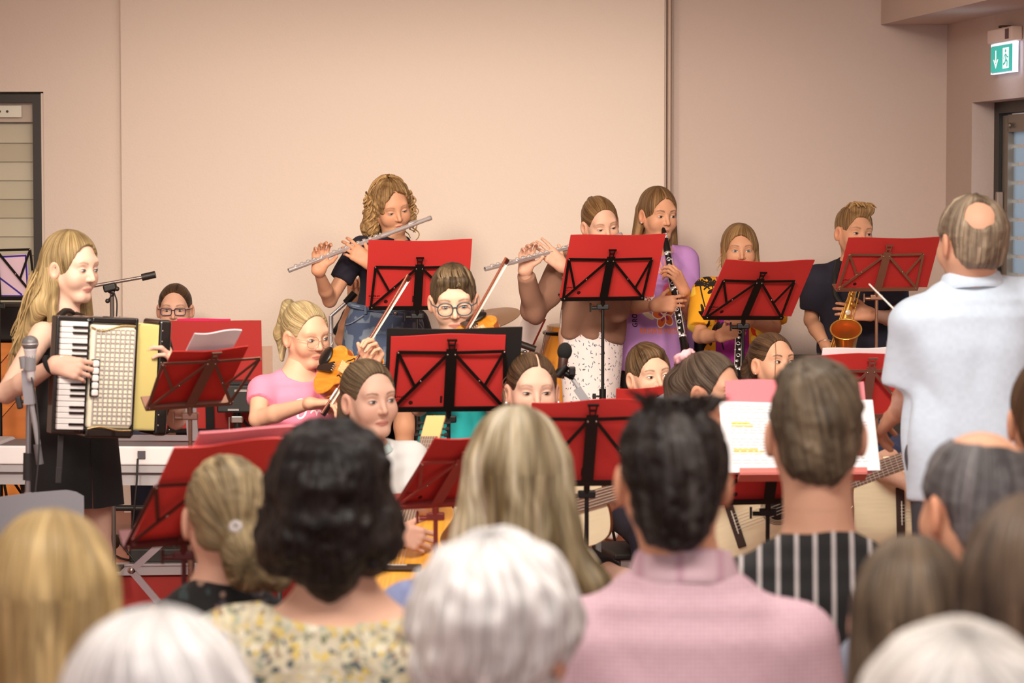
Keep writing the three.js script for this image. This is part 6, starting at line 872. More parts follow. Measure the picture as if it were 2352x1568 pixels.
{ // girl in glasses behind the piano
  const D = 12.35, hip = at(402, STG + 0.5, D);
  person({ label: 'girl in dark glasses with tied-back brown hair behind the piano', D, fl: STG, hip, neck: [402, 782], bs: 0.8, skin: SKIN.fair,
    head: { p: [402, 709], yaw: 0.02, pitch: 0.06, s: 0.93, gaze: [0, -0.3], iris: EYEC.brown, browAmt: 0.5 }, arms: [{ side: -1, el: [345, 900, -0.1], wr: [360, 975, -0.35] }, { side: 1, el: [460, 900, -0.1], wr: [440, 975, -0.35] }], legs: sit(hip, 0, STG), pants: { color: [0.02, 0.025, 0.05] },
    shirt: { color: [0.12, 0.05, 0.08] }, glasses: { m: mat(0x3a2c4c, 0.3), w: 0.0255, h: 0.0165, pw: 4, t: 0.0022 }, hair: pulled(C.brown, { seed: 2 }) });
  chair('dark chair under the girl in dark glasses behind the piano', hip, 0, STG);
}
{ // drummer, mostly hidden behind the curly-haired flute player
  const D = 12.45, hip = at(860, STG + 0.5, D);
  person({ label: 'drummer in dark shirt half hidden behind the curly-haired flute player', D, fl: STG, hip, neck: [880, 700], yaw: 0.3, bs: 0.9, skin: SKIN.warm, res: 0.011,
    head: { p: [890, 630], yaw: 0.5, s: 0.95, res: 0.004 }, arms: [{ side: -1, sh: [815, 735, 0], el: [785, 780, -0.05], wr: [812, 690, -0.2], hand: { d: V(0.1, 1, 0), n: V(0.3, 0, 1), curl: [1, 1, 1, 1] } }, { side: 1, el: [985, 850, -0.05], wr: [965, 800, -0.25], hand: { d: V(0, 0.5, 0.6), n: V(0, -1, 0), curl: [1, 1, 1, 1] } }], legs: sit(hip, 0.3, STG), pants: { color: [0.01, 0.01, 0.012] },
    shirt: { color: [0.012, 0.010, 0.016], sleeve: 0.9, sr: 1.5 }, hair: { cols: C.brown } });
  chair('dark chair under the half-hidden drummer', hip, 0.3, STG);
  const o = thing('drum_boom', 'silver drum rod with black cap left of the denim skirt', 'drum hardware', W(790, 900, 12.1)); o.position.y = STG; const L = (x, y) => W(x, y, 12.1).sub(o.position);
  part('rod', bar(L(760, 725), L(800, 690), 0.008, 8), SILV, o); part('cap', bar(L(794, 696), L(815, 672), 0.016, 12), mat(0x14100f, 0.5), o); const f = L(760, 725); part('upright', bar(V(f.x, 0, f.z), f, 0.01, 8), SILV, o);
}

// ------------------------------------------------------------------ the players in front of the stage
{ // accordion player
  const D = 9.2, hip = W(168, 962, D), yaw = 0.62;
  person({ label: 'girl with long blonde hair and black dress playing an accordion', D, hip, neck: [150, 742, 0.0], yaw, bs: 0.84, sw: 0.14, skin: SKIN.pale,
    head: { p: [166, 612], yaw: 0.98, pitch: 0.14, s: 0.97, open: 0.6, gaze: [0.2, -0.5], jaw: 0.05, nose: 0.7, iris: EYEC.blue, browC: [0.3, 0.17, 0.09], browAmt: 0.5 },
    arms: [{ side: -1, sh: [97, 768, -0.12], el: [14, 903, -0.3], wr: [124, 838, -0.47], hand: { d: V(0.96, -0.16, 0.02), n: V(0.15, -0.35, -1), curl: [0.4, 0.5, 0.55, 0.6] }, r: 1.1 }, { side: 1, el: [405, 965, 0.0], wr: [400, 862, -0.24], hand: { d: V(-0.12, 0.85, 0.45), n: V(-1, 0.1, 0.35), curl: [0.45, 0.5, 0.55, 0.6], s: 0.95 } }],
    legs: stand(hip, yaw), shoe: [0.03, 0.03, 0.03],
    shirt: { name: 'dress_top', color: [0.010, 0.010, 0.012], sleeve: 0, grow: 0.006, traps: false, vtop: 0.86, fold: 0.003, vmin: -0.05 },
    skirt: { name: 'dress_skirt', color: [0.010, 0.010, 0.012], rings: [[0.06, 0.125, 0.1], [-0.02, 0.142, 0.12], [-0.12, 0.152, 0.125], [-0.28, 0.165, 0.13]], pleat: 0.045, n: 7 },
    hair: { cols: [[0.22, 0.14, 0.06], [0.58, 0.42, 0.20]], ears: false, cap: [0.009, 0.009, 0.011], axis: [0, 1, -0.2], freq: 26, amp: 0.0026, wave: 0.6, cut: { c: [0, -0.045, 0.13], r: [0.094, 0.15, 0.124] }, vol: [[[-0.06, 0.02, -0.04], [-0.085, -0.14, -0.05], 0.03, 0.035], [[-0.085, -0.13, -0.05], [-0.11, -0.30, -0.10], 0.036, 0.02], [[0, 0, -0.08], [-0.02, -0.2, -0.12], 0.055, 0.06], [[-0.02, -0.2, -0.12], [-0.03, -0.33, -0.16], 0.055, 0.02], [[0.066, 0.0, -0.02], [0.085, -0.17, 0.0], 0.022, 0.03], [[-0.07, -0.05, -0.01], [-0.082, -0.26, 0.012], 0.018, 0.016]], bb: [[-0.17, -0.37, -0.2], [0.15, 0.14, 0.12]], seed: 8,
      locks: r => { const o = []; for (let k = 0; k < 80; k++) { const a = -1.5 - 1.6 * r(), R = 0.082 + 0.028 * r(), p = [], ph = r() * 6, L = 0.2 + 0.16 * r(), y0 = -0.02 - 0.06 * r(); for (let i = 0; i <= 9; i++) { const t = i / 9; p.push(V(Math.sin(a) * R * (1 + 0.3 * t) + Math.cos(ph + t * 7) * 0.007, y0 - L * t, -0.035 + Math.cos(a) * R * 0.9 - 0.05 * t + Math.sin(ph + t * 7) * 0.007)); } o.push(sweep(p, t => 0.0042 * Math.min(1, t * 6 + 0.2) * (1 - 0.7 * t), 20, 5)); } return o; } },
    extra: A => { A.add('hair_band_bracelet', new THREE.TorusGeometry(0.026, 0.0075, 10, 24).rotateY(1.35).rotateX(0.1).rotateZ(0.5).translate(...W(114, 838, D - 0.462).toArray()), mat(0x0c0a0a, 0.9)); const s = (x, y, d) => W(x, y, D + d); A.add('accordion_strap', tube([s(128, 735, -0.16), s(150, 715, -0.1), s(170, 722, -0.02), s(205, 735, -0.08)], 0.012, 20, 6), mat(0x0f0c0c, 0.5)); } });
  accordion('black and white piano accordion with cream grille and yellow bellows', W(262, 862, D - 0.3), 0.5, 0.0, -0.06).scale.x = 0.86;
}
{ // violin player in pink
  const D = 10.0, hip = at(690, 0.56, D), yaw = 0.45;
  person({ label: 'fair-haired girl in pink T-shirt and glasses playing a violin', D, hip, neck: [684, 850], yaw, bs: 0.82, sw: 0.14, skin: SKIN.warm.map((c, i) => lerp(c, SKIN.fair[i], 0.6)),
    head: { p: [704, 767], yaw: 0.66, pitch: 0.22, roll: 0.08, s: 0.97, open: 0.75, gaze: [0.5, -0.5], jaw: 0.052, nose: 0.55, iris: EYEC.blue, browC: [0.45, 0.28, 0.14], browAmt: 0.35 },
    arms: [{ side: -1, el: [592, 962, -0.16], wr: [712, 926, -0.32], hand: { d: V(0.9, 0.05, 0.25), n: V(0.2, -1, 0.1), curl: [0.75, 0.7, 0.65, 0.5], thumb: [0.7, 0.3, 0.6] }, r: 1.08 }, { side: 1, el: [790, 960, -0.2], wr: [850, 850, -0.4], hand: { d: V(0.3, 0.8, 0.1), n: V(-0.5, 0.2, 0.6), curl: [0.9, 0.9, 0.9, 0.9] } }],
    legs: sit(hip, yaw), pants: { color: [0.02, 0.03, 0.07] },
    shirt: { name: 't_shirt', m: tex2mat(texCanvas(512, 512, (c, w, h) => { c.fillStyle = '#ec84a0'; c.fillRect(0, 0, w, h); c.strokeStyle = '#f6e6ea'; c.lineWidth = 11; c.lineCap = 'round'; c.beginPath(); c.moveTo(150, 200); c.bezierCurveTo(240, 130, 250, 190, 200, 240); c.bezierCurveTo(160, 290, 230, 300, 240, 230); c.moveTo(270, 250); c.quadraticCurveTo(300, 220, 310, 260); c.quadraticCurveTo(330, 225, 350, 262); c.quadraticCurveTo(375, 230, 390, 265); c.stroke(); })), uv: [1 / 0.3, 1 / 0.3, 0.5, -0.55], sleeve: 0.42, sr: 1.3, fold: 0.005, foldF: 10, grow: 0.01, res: 0.0065 },
    glasses: { m: mat(0xc8b09a, 0.25, 0.6), w: 0.0235, h: 0.0215, pw: 2.2, t: 0.0011 }, earring: { r: 0.0028, sides: [-1] },
    hair: pulled(C.pale, { axisC: [0, 0.06, 0], vol: [[[0, 0.06, -0.105], [-0.004, 0.075, -0.122], 0.02, 0.022], [[-0.004, 0.07, -0.122], [-0.02, -0.03, -0.13], 0.026, 0.03], [[-0.02, -0.03, -0.13], [-0.035, -0.12, -0.1], 0.028, 0.008]], bb: [[-0.11, -0.13, -0.2], [0.11, 0.15, 0.12]], seed: 11, wave: 0.2 }), });
  chair('dark chair under the girl in pink T-shirt', hip, yaw);
  violin('amber violin played by the girl in pink', W(738, 852, D - 0.12), V(0.62, 0.04, 0.78), V(-0.55, 0.5, 0.62));
  bow('violin bow crossing in front of the denim skirt', W(742, 952, D - 0.38), W(941, 634, D - 0.26), V(-0.6, 0.2, 0.8));
}
{ // violin boy
  const D = 9.6, hip = at(1045, 0.74, D), yaw = 0.12;
  person({ label: 'boy with round glasses and turquoise shirt playing a violin', D, hip, neck: [1040, 788], yaw, bs: 0.84, sw: 0.145, skin: SKIN.fair,
    head: { p: [1042, 689], yaw: 0.06, pitch: 0.26, roll: 0.05, s: 0.99, open: 0.8, gaze: [0.1, -0.2], jaw: 0.05, nose: 0.9, iris: EYEC.blue, browC: [0.12, 0.07, 0.04], browAmt: 0.6 },
    arms: [{ side: -1, el: [962, 935, -0.1], wr: [985, 905, -0.18], hand: { d: V(0.3, 0.3, 0.8), n: V(0.3, -1, 0.1), curl: [0.7, 0.7, 0.7, 0.6] } }, { side: 1, el: [1130, 930, -0.15], wr: [1160, 835, -0.2], hand: { d: V(0.1, 0.9, 0.2), n: V(-0.8, 0.2, 0.1), curl: [0.9, 0.9, 0.9, 0.9] } }],
    legs: stand(hip, yaw), pants: { color: [0.012, 0.014, 0.03] },
    shirt: { color: [0.015, 0.36, 0.37], sleeve: 0.7, fold: 0.006, collar: { color: [0.05, 0.09, 0.16], gap: 0.5 }, vmin: -0.12 },
    glasses: { m: mat(0x2c4a52, 0.3), w: 0.0255, h: 0.0225, pw: 2.3, t: 0.0022 },
    hair: { cols: [[0.05, 0.032, 0.018], [0.21, 0.14, 0.075]], cap: [0.006, 0.013, 0.008], axis: [0, 1, -0.1], freq: 26, amp: 0.003, rough: 0.0015, ymin: -0.03, cut: { c: [0, -0.055, 0.13], r: [0.094, 0.14, 0.12] }, vol: [[[-0.04, 0.085, 0.052], [0.035, 0.083, 0.058], 0.016, 0.016]], volCut: false, bb: [[-0.11, -0.1, -0.14], [0.11, 0.15, 0.13]], seed: 12,
      locks: r => { const o = []; for (let k = 0; k < 46; k++) { const x = -0.055 + 0.11 * r(); o.push(sweep([V(x * 0.8, 0.115, 0.0), V(x, 0.108, 0.05), V(x + 0.012, 0.066 + 0.012 * r(), 0.079 - Math.abs(x) * 0.3)], t => 0.0045 * (1 - 0.7 * t), 10, 5)); } return o; } } });
  violin('amber violin of the boy in turquoise, half behind the black card', W(1066, 754, D - 0.1), V(0.38, -0.16, 0.9), V(-0.2, 0.75, 0.55));
  bow('dark violin bow in front of the brown sleeve', W(990, 896, D - 0.24), W(1167, 594, D - 0.2), V(-0.5, 0.2, 0.8));
}
{ // guitar girl, front left
  const D = 8.4, hip = at(872, 0.52, D), yaw = 0.5;
  person({ label: 'girl with slicked-back hair looking right below the violin players', D, hip, neck: [846, 1022], yaw, bs: 0.82, sw: 0.14, skin: SKIN.pale.map((c, i) => lerp(c, SKIN.fair[i], 0.4)),
    head: { p: [850, 914], yaw: 0.52, pitch: 0.06, roll: 0.06, s: 0.98, open: 0.85, gaze: [0.3, 0], jaw: 0.051, nose: 0.55, iris: EYEC.grey, browC: [0.2, 0.11, 0.07], browAmt: 0.6 },
    arms: [{ side: -1, el: [812, 1200, -0.05], wr: [905, 1222, -0.27], hand: { d: V(0.85, -0.25, 0.1), n: V(0.1, -0.2, -1), curl: [0.6, 0.6, 0.6, 0.6] } }, { side: 1, el: [960, 1180, -0.05], wr: [1020, 1120, -0.2], hand: { d: V(0.3, 0.6, 0.3), n: V(-0.3, 0.2, -0.8), curl: [0.8, 0.8, 0.8, 0.8] } }],
    legs: sit(hip, yaw), pants: { color: [0.025, 0.025, 0.07] }, shirt: { color: [0.72, 0.74, 0.72], sleeve: 0.6, collar: { color: [0.5, 0.62, 0.6], h: 0.5 } },
    hair: pulled([[0.09, 0.058, 0.032], [0.30, 0.21, 0.12]], { freq: 40, vol: [[[0, 0.02, -0.11], [0.0, -0.03, -0.14], 0.026, 0.02], [[-0.02, -0.03, -0.14], [-0.05, -0.16, -0.1], 0.02, 0.02]], bb: [[-0.11, -0.18, -0.18], [0.11, 0.14, 0.12]], seed: 13 }) });
  chair('dark chair under the girl with slicked-back hair', hip, yaw);
  guitar('orange guitar of the slicked-back girl, left of the grey-blue shoulder', W(906, 1306, 8.1), V(0.14, 0.53, -0.82), V(-0.12, 0.8, 0.54), { top: new THREE.MeshPhysicalMaterial({ map: woodTex(238, 172, 62, 50), roughness: 0.3, clearcoat: 0.4 }), s: 0.92, headM: mat(0xe8c583, 0.4), tunerM: mat(0x151110, 0.4) });
}
{ // girl with parted hair
  const D = 8.9, hip = at(1230, 0.52, D), yaw = 0.12;
  person({ label: 'girl with centre-parted brown hair and pearl earring behind a red folder', D, hip, neck: [1216, 990], yaw, bs: 0.84, sw: 0.15, skin: SKIN.pale.map((c, i) => lerp(c, SKIN.fair[i], 0.3)),
    head: { p: [1223, 896], yaw: 0.16, pitch: 0.05, s: 1.0, open: 0.7, gaze: [0.2, 0], jaw: 0.055, nose: 0.6, iris: EYEC.brown, browC: [0.2, 0.11, 0.07], browAmt: 0.4 },
    arms: [{ side: -1, el: [1130, 1150, -0.1], wr: [1190, 1195, -0.35], hand: { d: V(0.8, -0.2, 0), n: V(0, -0.2, -1), curl: [0.5, 0.5, 0.5, 0.5] } }, { side: 1, el: [1330, 1165, -0.1], wr: [1385, 1165, -0.3], hand: { d: V(0.5, 0.4, 0.2), n: V(-0.2, 0.6, -0.6), curl: [0.7, 0.7, 0.7, 0.7] } }],
    legs: sit(hip, yaw + 0.4), pants: { color: [0.012, 0.012, 0.016], short: 0.75 }, shirt: { color: [0.02, 0.02, 0.03], sleeve: 0.6 }, earring: { r: 0.007 },
    hair: { cols: C.brown.map((c, i) => mixC(c, C.mouse[i], 0.4)), cap: [0.006, 0.006, 0.008], axis: [0, 0.3, -1], axisC: [0, 0.04, 0], freq: 34, amp: 0.0016, part: 0.012, cut: { c: [0.004, -0.04, 0.13], r: [0.1, 0.148, 0.124] }, vol: [[[-0.066, -0.02, -0.05], [-0.09, -0.17, -0.03], 0.02, 0.014]], bb: [[-0.13, -0.2, -0.14], [0.11, 0.14, 0.12]], seed: 14,
      locks: r => { const o = []; for (let k = 0; k < 16; k++) { const y = 0.05 - 0.07 * r(); o.push(sweep([V(-0.072, y, -0.03), V(-0.085 - 0.01 * r(), y - 0.02, -0.02), V(-0.078 - 0.015 * r(), y - 0.05, 0.0)], t => 0.002 * (1 - 0.5 * t), 8, 4)); } return o; } } });
  chair('dark chair under the girl with centre-parted hair', hip, yaw);
  guitar('cream guitar of the girl with parted hair, neck pointing right', W(1160, 1205, 8.52), V(1, 0.31, 0.12), V(-0.1, 0.12, 1));
}
{ // brown-haired boy
  const D = 10.25, hip = at(1490, 0.5, D);
  person({ label: 'boy with short brown hair peering over a red folder', D, hip, neck: [1487, 948], yaw: 0.2, bs: 0.8, skin: SKIN.fair,
    head: { p: [1493, 862], yaw: 0.34, pitch: -0.02, roll: 0.1, s: 0.98, open: 0.7, gaze: [0.4, 0], jaw: 0.052, nose: 0.6, browAmt: 0.6 }, arms: [{ side: -1, el: [1430, 1040, -0.1], wr: [1470, 1080, -0.25] }, { side: 1, el: [1550, 1040, -0.1], wr: [1515, 1080, -0.25] }], legs: sit(hip, 0.2), pants: { color: [0.02, 0.02, 0.04] }, shirt: { color: [0.05, 0.06, 0.1] },
    hair: { cols: [[0.07, 0.036, 0.016], [0.26, 0.15, 0.07]], cap: [0.006, 0.012, 0.008], axis: [-0.3, 1, -0.2], freq: 26, amp: 0.003, ymin: -0.04, cut: { c: [0, -0.05, 0.13], r: [0.096, 0.142, 0.12] }, volCut: false, vol: [[[-0.035, 0.088, 0.045], [0.03, 0.084, 0.05], 0.016, 0.016]], bb: [[-0.11, -0.1, -0.14], [0.11, 0.15, 0.13]], seed: 15 } });
  chair('dark chair under the brown-haired boy', hip, 0.2);
}
{ // girl with scrunchie
  const D = 8.95, hip = at(1640, 0.52, D), yaw = 0.5;
  person({ label: 'girl with half-up brown hair and pink scrunchie facing right', D, hip, neck: [1612, 990], yaw, bs: 0.84, skin: SKIN.warm.map((c, i) => lerp(c, SKIN.fair[i], 0.5)),
    head: { p: [1636, 896], yaw: 0.92, pitch: 0.12, roll: 0.0, s: 1.0, open: 0.45, gaze: [0, -0.5], nose: 0.7, browAmt: 0.8 }, arms: [{ side: -1, el: [1590, 1160, -0.15], wr: [1650, 1190, -0.35], hand: { d: V(0.8, -0.1, 0), n: V(0, -0.2, -1), curl: [0.5, 0.5, 0.5, 0.5] } }, { side: 1, el: [1760, 1130, -0.05], wr: [1850, 1120, -0.2], hand: { d: V(0.4, 0.6, 0.3), n: V(-0.3, 0.4, -0.6), curl: [0.8, 0.8, 0.8, 0.8] } }], legs: sit(hip, yaw), pants: { color: [0.02, 0.02, 0.04] }, shirt: { color: [0.55, 0.22, 0.2], sleeve: 0.6 },
    hair: { cols: [[0.05, 0.03, 0.02], [0.22, 0.16, 0.115]], cap: [0.010, 0.010, 0.011], axis: [0, 0.8, -1], axisC: [0, 0.05, 0], freq: 34, amp: 0.0022, vol: [[[0, 0.075, -0.1], [0, 0.0, -0.135], 0.03, 0.04], [[-0.03, 0, -0.1], [-0.06, -0.2, -0.09], 0.05, 0.03], [[0, 0, -0.13], [-0.02, -0.2, -0.12], 0.045, 0.03]], bb: [[-0.13, -0.25, -0.2], [0.12, 0.14, 0.12]], seed: 16 , tie: { name: 'scrunchie', p: [-0.01, 0.088, -0.112], dir: [0, 0.6, -0.6], r: 0.021, t: 0.0145, puff: 0.25, color: 0xf0b4bc } } });
  chair('dark chair under the girl with the pink scrunchie', hip, yaw);
  guitar('cream guitar under the white song sheets', W(1688, 1200, 8.55), V(0.86, 0.36, 0.3), V(-0.35, 0.15, 0.9));
}
{ // girl with ponytail behind
  const D = 10.2, hip = at(1765, 0.5, D);
  person({ label: 'dark-haired girl with ponytail looking right past the young man', D, hip, neck: [1765, 912], yaw: 0.4, bs: 0.8, skin: SKIN.warm.map((c, i) => lerp(c, SKIN.fair[i], 0.5)),
    head: { p: [1776, 833], yaw: 0.5, pitch: -0.1, s: 0.94, open: 0.95, gaze: [0.5, 0], nose: 0.6, browAmt: 0.75, browC: [0.07, 0.04, 0.03] }, arms: [{ side: -1, el: [1700, 1020, -0.1], wr: [1740, 1060, -0.25] }, { side: 1, el: [1830, 1020, -0.1], wr: [1800, 1060, -0.25] }], legs: sit(hip, 0.4), pants: { color: [0.02, 0.02, 0.03] }, shirt: { color: [0.06, 0.03, 0.04] }, earring: { r: 0.003 },
    hair: pulled([[0.05, 0.026, 0.015], [0.2, 0.11, 0.06]], { vol: [[[0, 0.06, -0.11], [-0.02, -0.02, -0.14], 0.03, 0.03], [[-0.02, -0.02, -0.14], [-0.05, -0.16, -0.11], 0.028, 0.02]], bb: [[-0.11, -0.2, -0.19], [0.11, 0.14, 0.12]], seed: 17, locks: r => [sweep([V(-0.03, 0.085, 0.065), V(-0.045, 0.03, 0.088), V(-0.048, -0.03, 0.082), V(-0.045, -0.09, 0.07)], t => 0.0012, 14, 4)] }) });
  chair('dark chair under the ponytailed girl beside the young man', hip, 0.4);
}
{ // guitarist hidden behind the conductor
  const D = 9.0, hip = at(2150, 0.52, D), yaw = 0.0;
  person({ label: 'guitarist in navy T-shirt mostly hidden behind the conductor', D, hip, neck: [2160, 985], yaw, bs: 0.88, skin: SKIN.fair, res: 0.009, head: { p: [2180, 890], yaw: 0.3, pitch: 0.2, s: 0.98, res: 0.004 },
    arms: [{ side: -1, sh: [2085, 1035, -0.1], el: [2008, 1068, -0.32], wr: [2098, 1118, -0.42], hand: { d: V(0.8, -0.3, 0), n: V(0, -0.2, -1), curl: [0.5, 0.5, 0.5, 0.5] } }, { side: 1, el: [2260, 1150, -0.1], wr: [2330, 1120, -0.3], hand: { d: V(0.5, 0.4, 0.2), n: V(-0.2, 0.6, -0.6), curl: [0.7, 0.7, 0.7, 0.7] } }], legs: sit(hip, yaw), pants: { color: [0.02, 0.02, 0.03] }, shirt: { color: [0.02, 0.028, 0.07], sleeve: 0.55, sr: 1.5, fold: 0.006 }, hair: { cols: C.brown } });
  chair('dark chair under the guitarist behind the conductor', hip, yaw);
  guitar('cream guitar with dark bridge below the conductor\'s hand', W(2068, 1178, 8.66), V(1, 0.02, 0.05), V(-0.05, 0.1, 1));
}
{ // conductor
  const D = 7.8, hip = W(2236, 1040, D), yaw = Math.PI + 0.2, sky = [0.60, 0.70, 0.78];
  person({ label: 'conductor in light blue short-sleeved shirt with thinning hair, seen from behind', D, hip, neck: [2232, 655, 0.02], yaw, bs: 1.08, sw: 0.185, neckR: 0.056, skin: SKIN.warm.map((c, i) => lerp(c, SKIN.fair[i], 0.4)), res: 0.009,
    head: { p: [2228, 553], yaw: Math.PI + 0.42, pitch: 0.05, s: 1.06, face: false, res: 0.0036 },
    arms: [{ side: 1, sh: [2100, 745, 0.0], el: [2092, 900, 0.05], wr: [2062, 945, 0.24], hand: { d: V(-0.3, -0.45, -0.8), n: V(0.6, -0.6, -0.3), curl: [0.35, 0.35, 0.4, 0.45], s: 1.02 } }, { side: -1, el: [2372, 880, 0.12], wr: [2175, 815, 0.36], hand: { d: V(-0.7, 0.3, -0.1), n: V(0, -1, 0), curl: [1.1, 1.1, 1.1, 1.1], s: 1.0 } }],
    legs: stand(hip, yaw), pants: { color: [0.05, 0.05, 0.06] }, shoe: [0.03, 0.02, 0.02],
    shirt: { m: weave(204, 219, 234, 4), sleeve: 0.86, sr: 1.55, flare: 1.2, grow: 0.02, fold: 0.009, foldF: 6.5, vmin: -0.14, res: 0.008, prof: [[-0.3, 0.168, 0.12], [0, 0.165, 0.12], [0.35, 0.155, 0.112], [0.6, 0.162, 0.112], [0.8, 0.165, 0.1], [0.9, 0.13, 0.082], [0.97, 0.078, 0.064], [1.06, 0.056, 0.056]], collar: { gap: 0.7, h: 1.5, r: 0.06 } },
    hair: { cols: [[0.16, 0.11, 0.07], [0.56, 0.43, 0.30]], cap: [0.010, 0.008, 0.011], axis: [0, 1, -0.2], freq: 20, amp: 0.004, rough: 0.003, ymin: -0.075, bald: { c: [0.036, 0.078, -0.105], r: [0.048, 0.05, 0.045] }, cut: { c: [0, -0.03, 0.12], r: [0.1, 0.12, 0.11] }, seed: 18, res: 0.0038 } });
  const o = thing('baton', 'white conducting baton in front of the saxophone stand', 'baton'); orient(o, W(2165, 822, D + 0.38), sub(W(1996, 652, D + 0.5), W(2165, 822, D + 0.38)), V(0, 0, 1)); const L = sub(W(1996, 652, D + 0.5), W(2165, 822, D + 0.38)).length();
  part('stick', bar(V(0, 0, 0), V(0, L, 0), 0.0045, 8, 0.0018), mat(0xf0ebe4, 0.4), o); part('handle', lathe([[0, -0.03], [0.009, -0.02], [0.011, 0], [0.006, 0.03], [0, 0.032]], 12), mat(0xb98a58, 0.5), o);
}

// ------------------------------------------------------------------ the audience, seen from behind
function listener(o) {
  const D = o.D, s = FPX / D, neck = o.neck, hip = W(neck[0], neck[1], D).add(V(0, -0.52, 0.03)), yaw = Math.PI + (o.turn ?? 0);
  return person({ label: o.label, D, hip, neck, yaw: Math.PI + (o.body ?? 0), bs: o.bs ?? 1, sw: o.sw ?? 0.175, shv: o.shv ?? 0.79, neckR: o.neckR ?? 0.05, skin: o.skin ?? SKIN.fair, res: 0.012, shoes: false,
    head: { p: o.head, yaw, pitch: o.pitch ?? 0.05, roll: o.roll ?? 0, s: o.hs ?? 1, face: false, res: 0.004 },
    arms: [-1, 1].map(side => { const f = frame(hip, W(neck[0], neck[1], D), Math.PI + (o.body ?? 0)), e = local(f, side * 0.215, 0.2, 0.02), w = local(f, side * 0.12, 0.06, 0.23); return { side, el: e, wr: w, hand: { d: V(-side * 0.2, -0.3, -0.8), n: V(0, -1, 0), curl: [0.3, 0.3, 0.3, 0.3], s: 1 } }; }),
    legs: sit(hip, Math.PI), pants: { color: o.trousers ?? [0.03, 0.03, 0.05] }, shirt: { sleeve: 0.9, sr: 1.5, res: 0.009, fold: 0.007, foldF: 7, grow: 0.014, ...o.shirt }, hair: { res: 0.0045, ...o.hair }, extra: o.extra });
}
const longHair = (cols, w = 0.085, len = 0.3, x = {}) => ({ cols, ears: false, cap: [0.012, 0.010, 0.014], axis: [0, 1, 0.05], freq: 22, amp: 0.004, wave: 0.4, cut: { c: [0, -0.05, 0.13], r: [0.09, 0.13, 0.1] }, vol: [[[w * 0.6, 0.02, -0.05], [w, -len, -0.06], 0.045, 0.035], [[-w * 0.6, 0.02, -0.05], [-w, -len, -0.06], 0.045, 0.035], [[0, 0, -0.075], [0, -len, -0.09], 0.06, 0.045]], bb: [[-0.17, -len - 0.06, -0.17], [0.17, 0.14, 0.1]], ...x });
listener({ label: 'listener with straight blonde hair at the lower left edge', D: 3.84, head: [122, 1372], neck: [120, 1650], hs: 1.0, hair: longHair([[0.30, 0.19, 0.07], [0.60, 0.42, 0.19]], 0.09, 0.28, { seed: 31 }), shirt: { color: [0.2, 0.2, 0.25] } });
listener({ label: 'white-haired listener nearest the camera at lower left', D: 2.8, head: [368, 1700], neck: [368, 2010], hs: 1.05, hair: { cols: C.white, cap: [0.022, 0.016, 0.02], ears: false, rough: 0.006, roughF: 16, amp: 0.0015, wave: 2, axis: [0, 1, 0], seed: 32 }, shirt: { color: [0.6, 0.55, 0.5] } });
listener({ label: 'listener with blonde bun and dark top left of the dark curls', D: 5.5, head: [520, 1185], neck: [505, 1345], turn: 0.25, hs: 1.0, bs: 0.95, skin: SKIN.fair, shirt: { m: darkPrint, nr: [0.055, 0.035, 0.055] },
  hair: { cols: [[0.13, 0.085, 0.04], [0.62, 0.47, 0.25]], cap: [0.008, 0.008, 0.012], axis: [-0.1, -0.4, -1], axisC: [0, -0.02, 0], freq: 24, amp: 0.003, wave: 0.5, vol: [[[-0.022, -0.062, -0.118], [0.054, 0.05, 0.045]], [[-0.03, -0.1, -0.11], [0.05, 0.04, 0.04]], [[-0.08, -0.115, -0.08], [0.035, 0.03, 0.03]]], bb: [[-0.13, -0.16, -0.18], [0.12, 0.14, 0.12]], seed: 33, rough: 0.003, tie: { name: 'hair_clip', p: [0.002, -0.012, -0.128], dir: [0.3, 0.5, -1], r: 0.008, t: 0.006, color: 0xb8b0ac } } });
listener({ label: 'listener with voluminous dark wavy hair and floral blouse', D: 4.6, head: [758, 1150], neck: [778, 1362], hs: 1.02, bs: 1.12, sw: 0.19, neckR: 0.056, body: 0.05, shirt: { m: garden, nr: [0.135, 0.06, 0.1], nv: 1.0, nz: 0, sr: 1.6 },
  hair: { cols: C.dark, ears: false, cap: [0.030, 0.018, 0.03], axis: [0, 1, -0.3], freq: 10, amp: 0.006, wave: 1, rough: 0.008, roughF: 32, cut: { c: [0, -0.03, 0.14], r: [0.1, 0.12, 0.1] }, vol: [[[0, -0.05, -0.07], [0.085, 0.075, 0.06]], [[-0.07, -0.05, -0.03], [0.05, 0.07, 0.06]], [[0.07, -0.05, -0.03], [0.05, 0.07, 0.06]], [[0.0, -0.11, -0.06], [0.05, 0.045, 0.04]]], bb: [[-0.16, -0.19, -0.18], [0.16, 0.16, 0.12]], seed: 34 } });
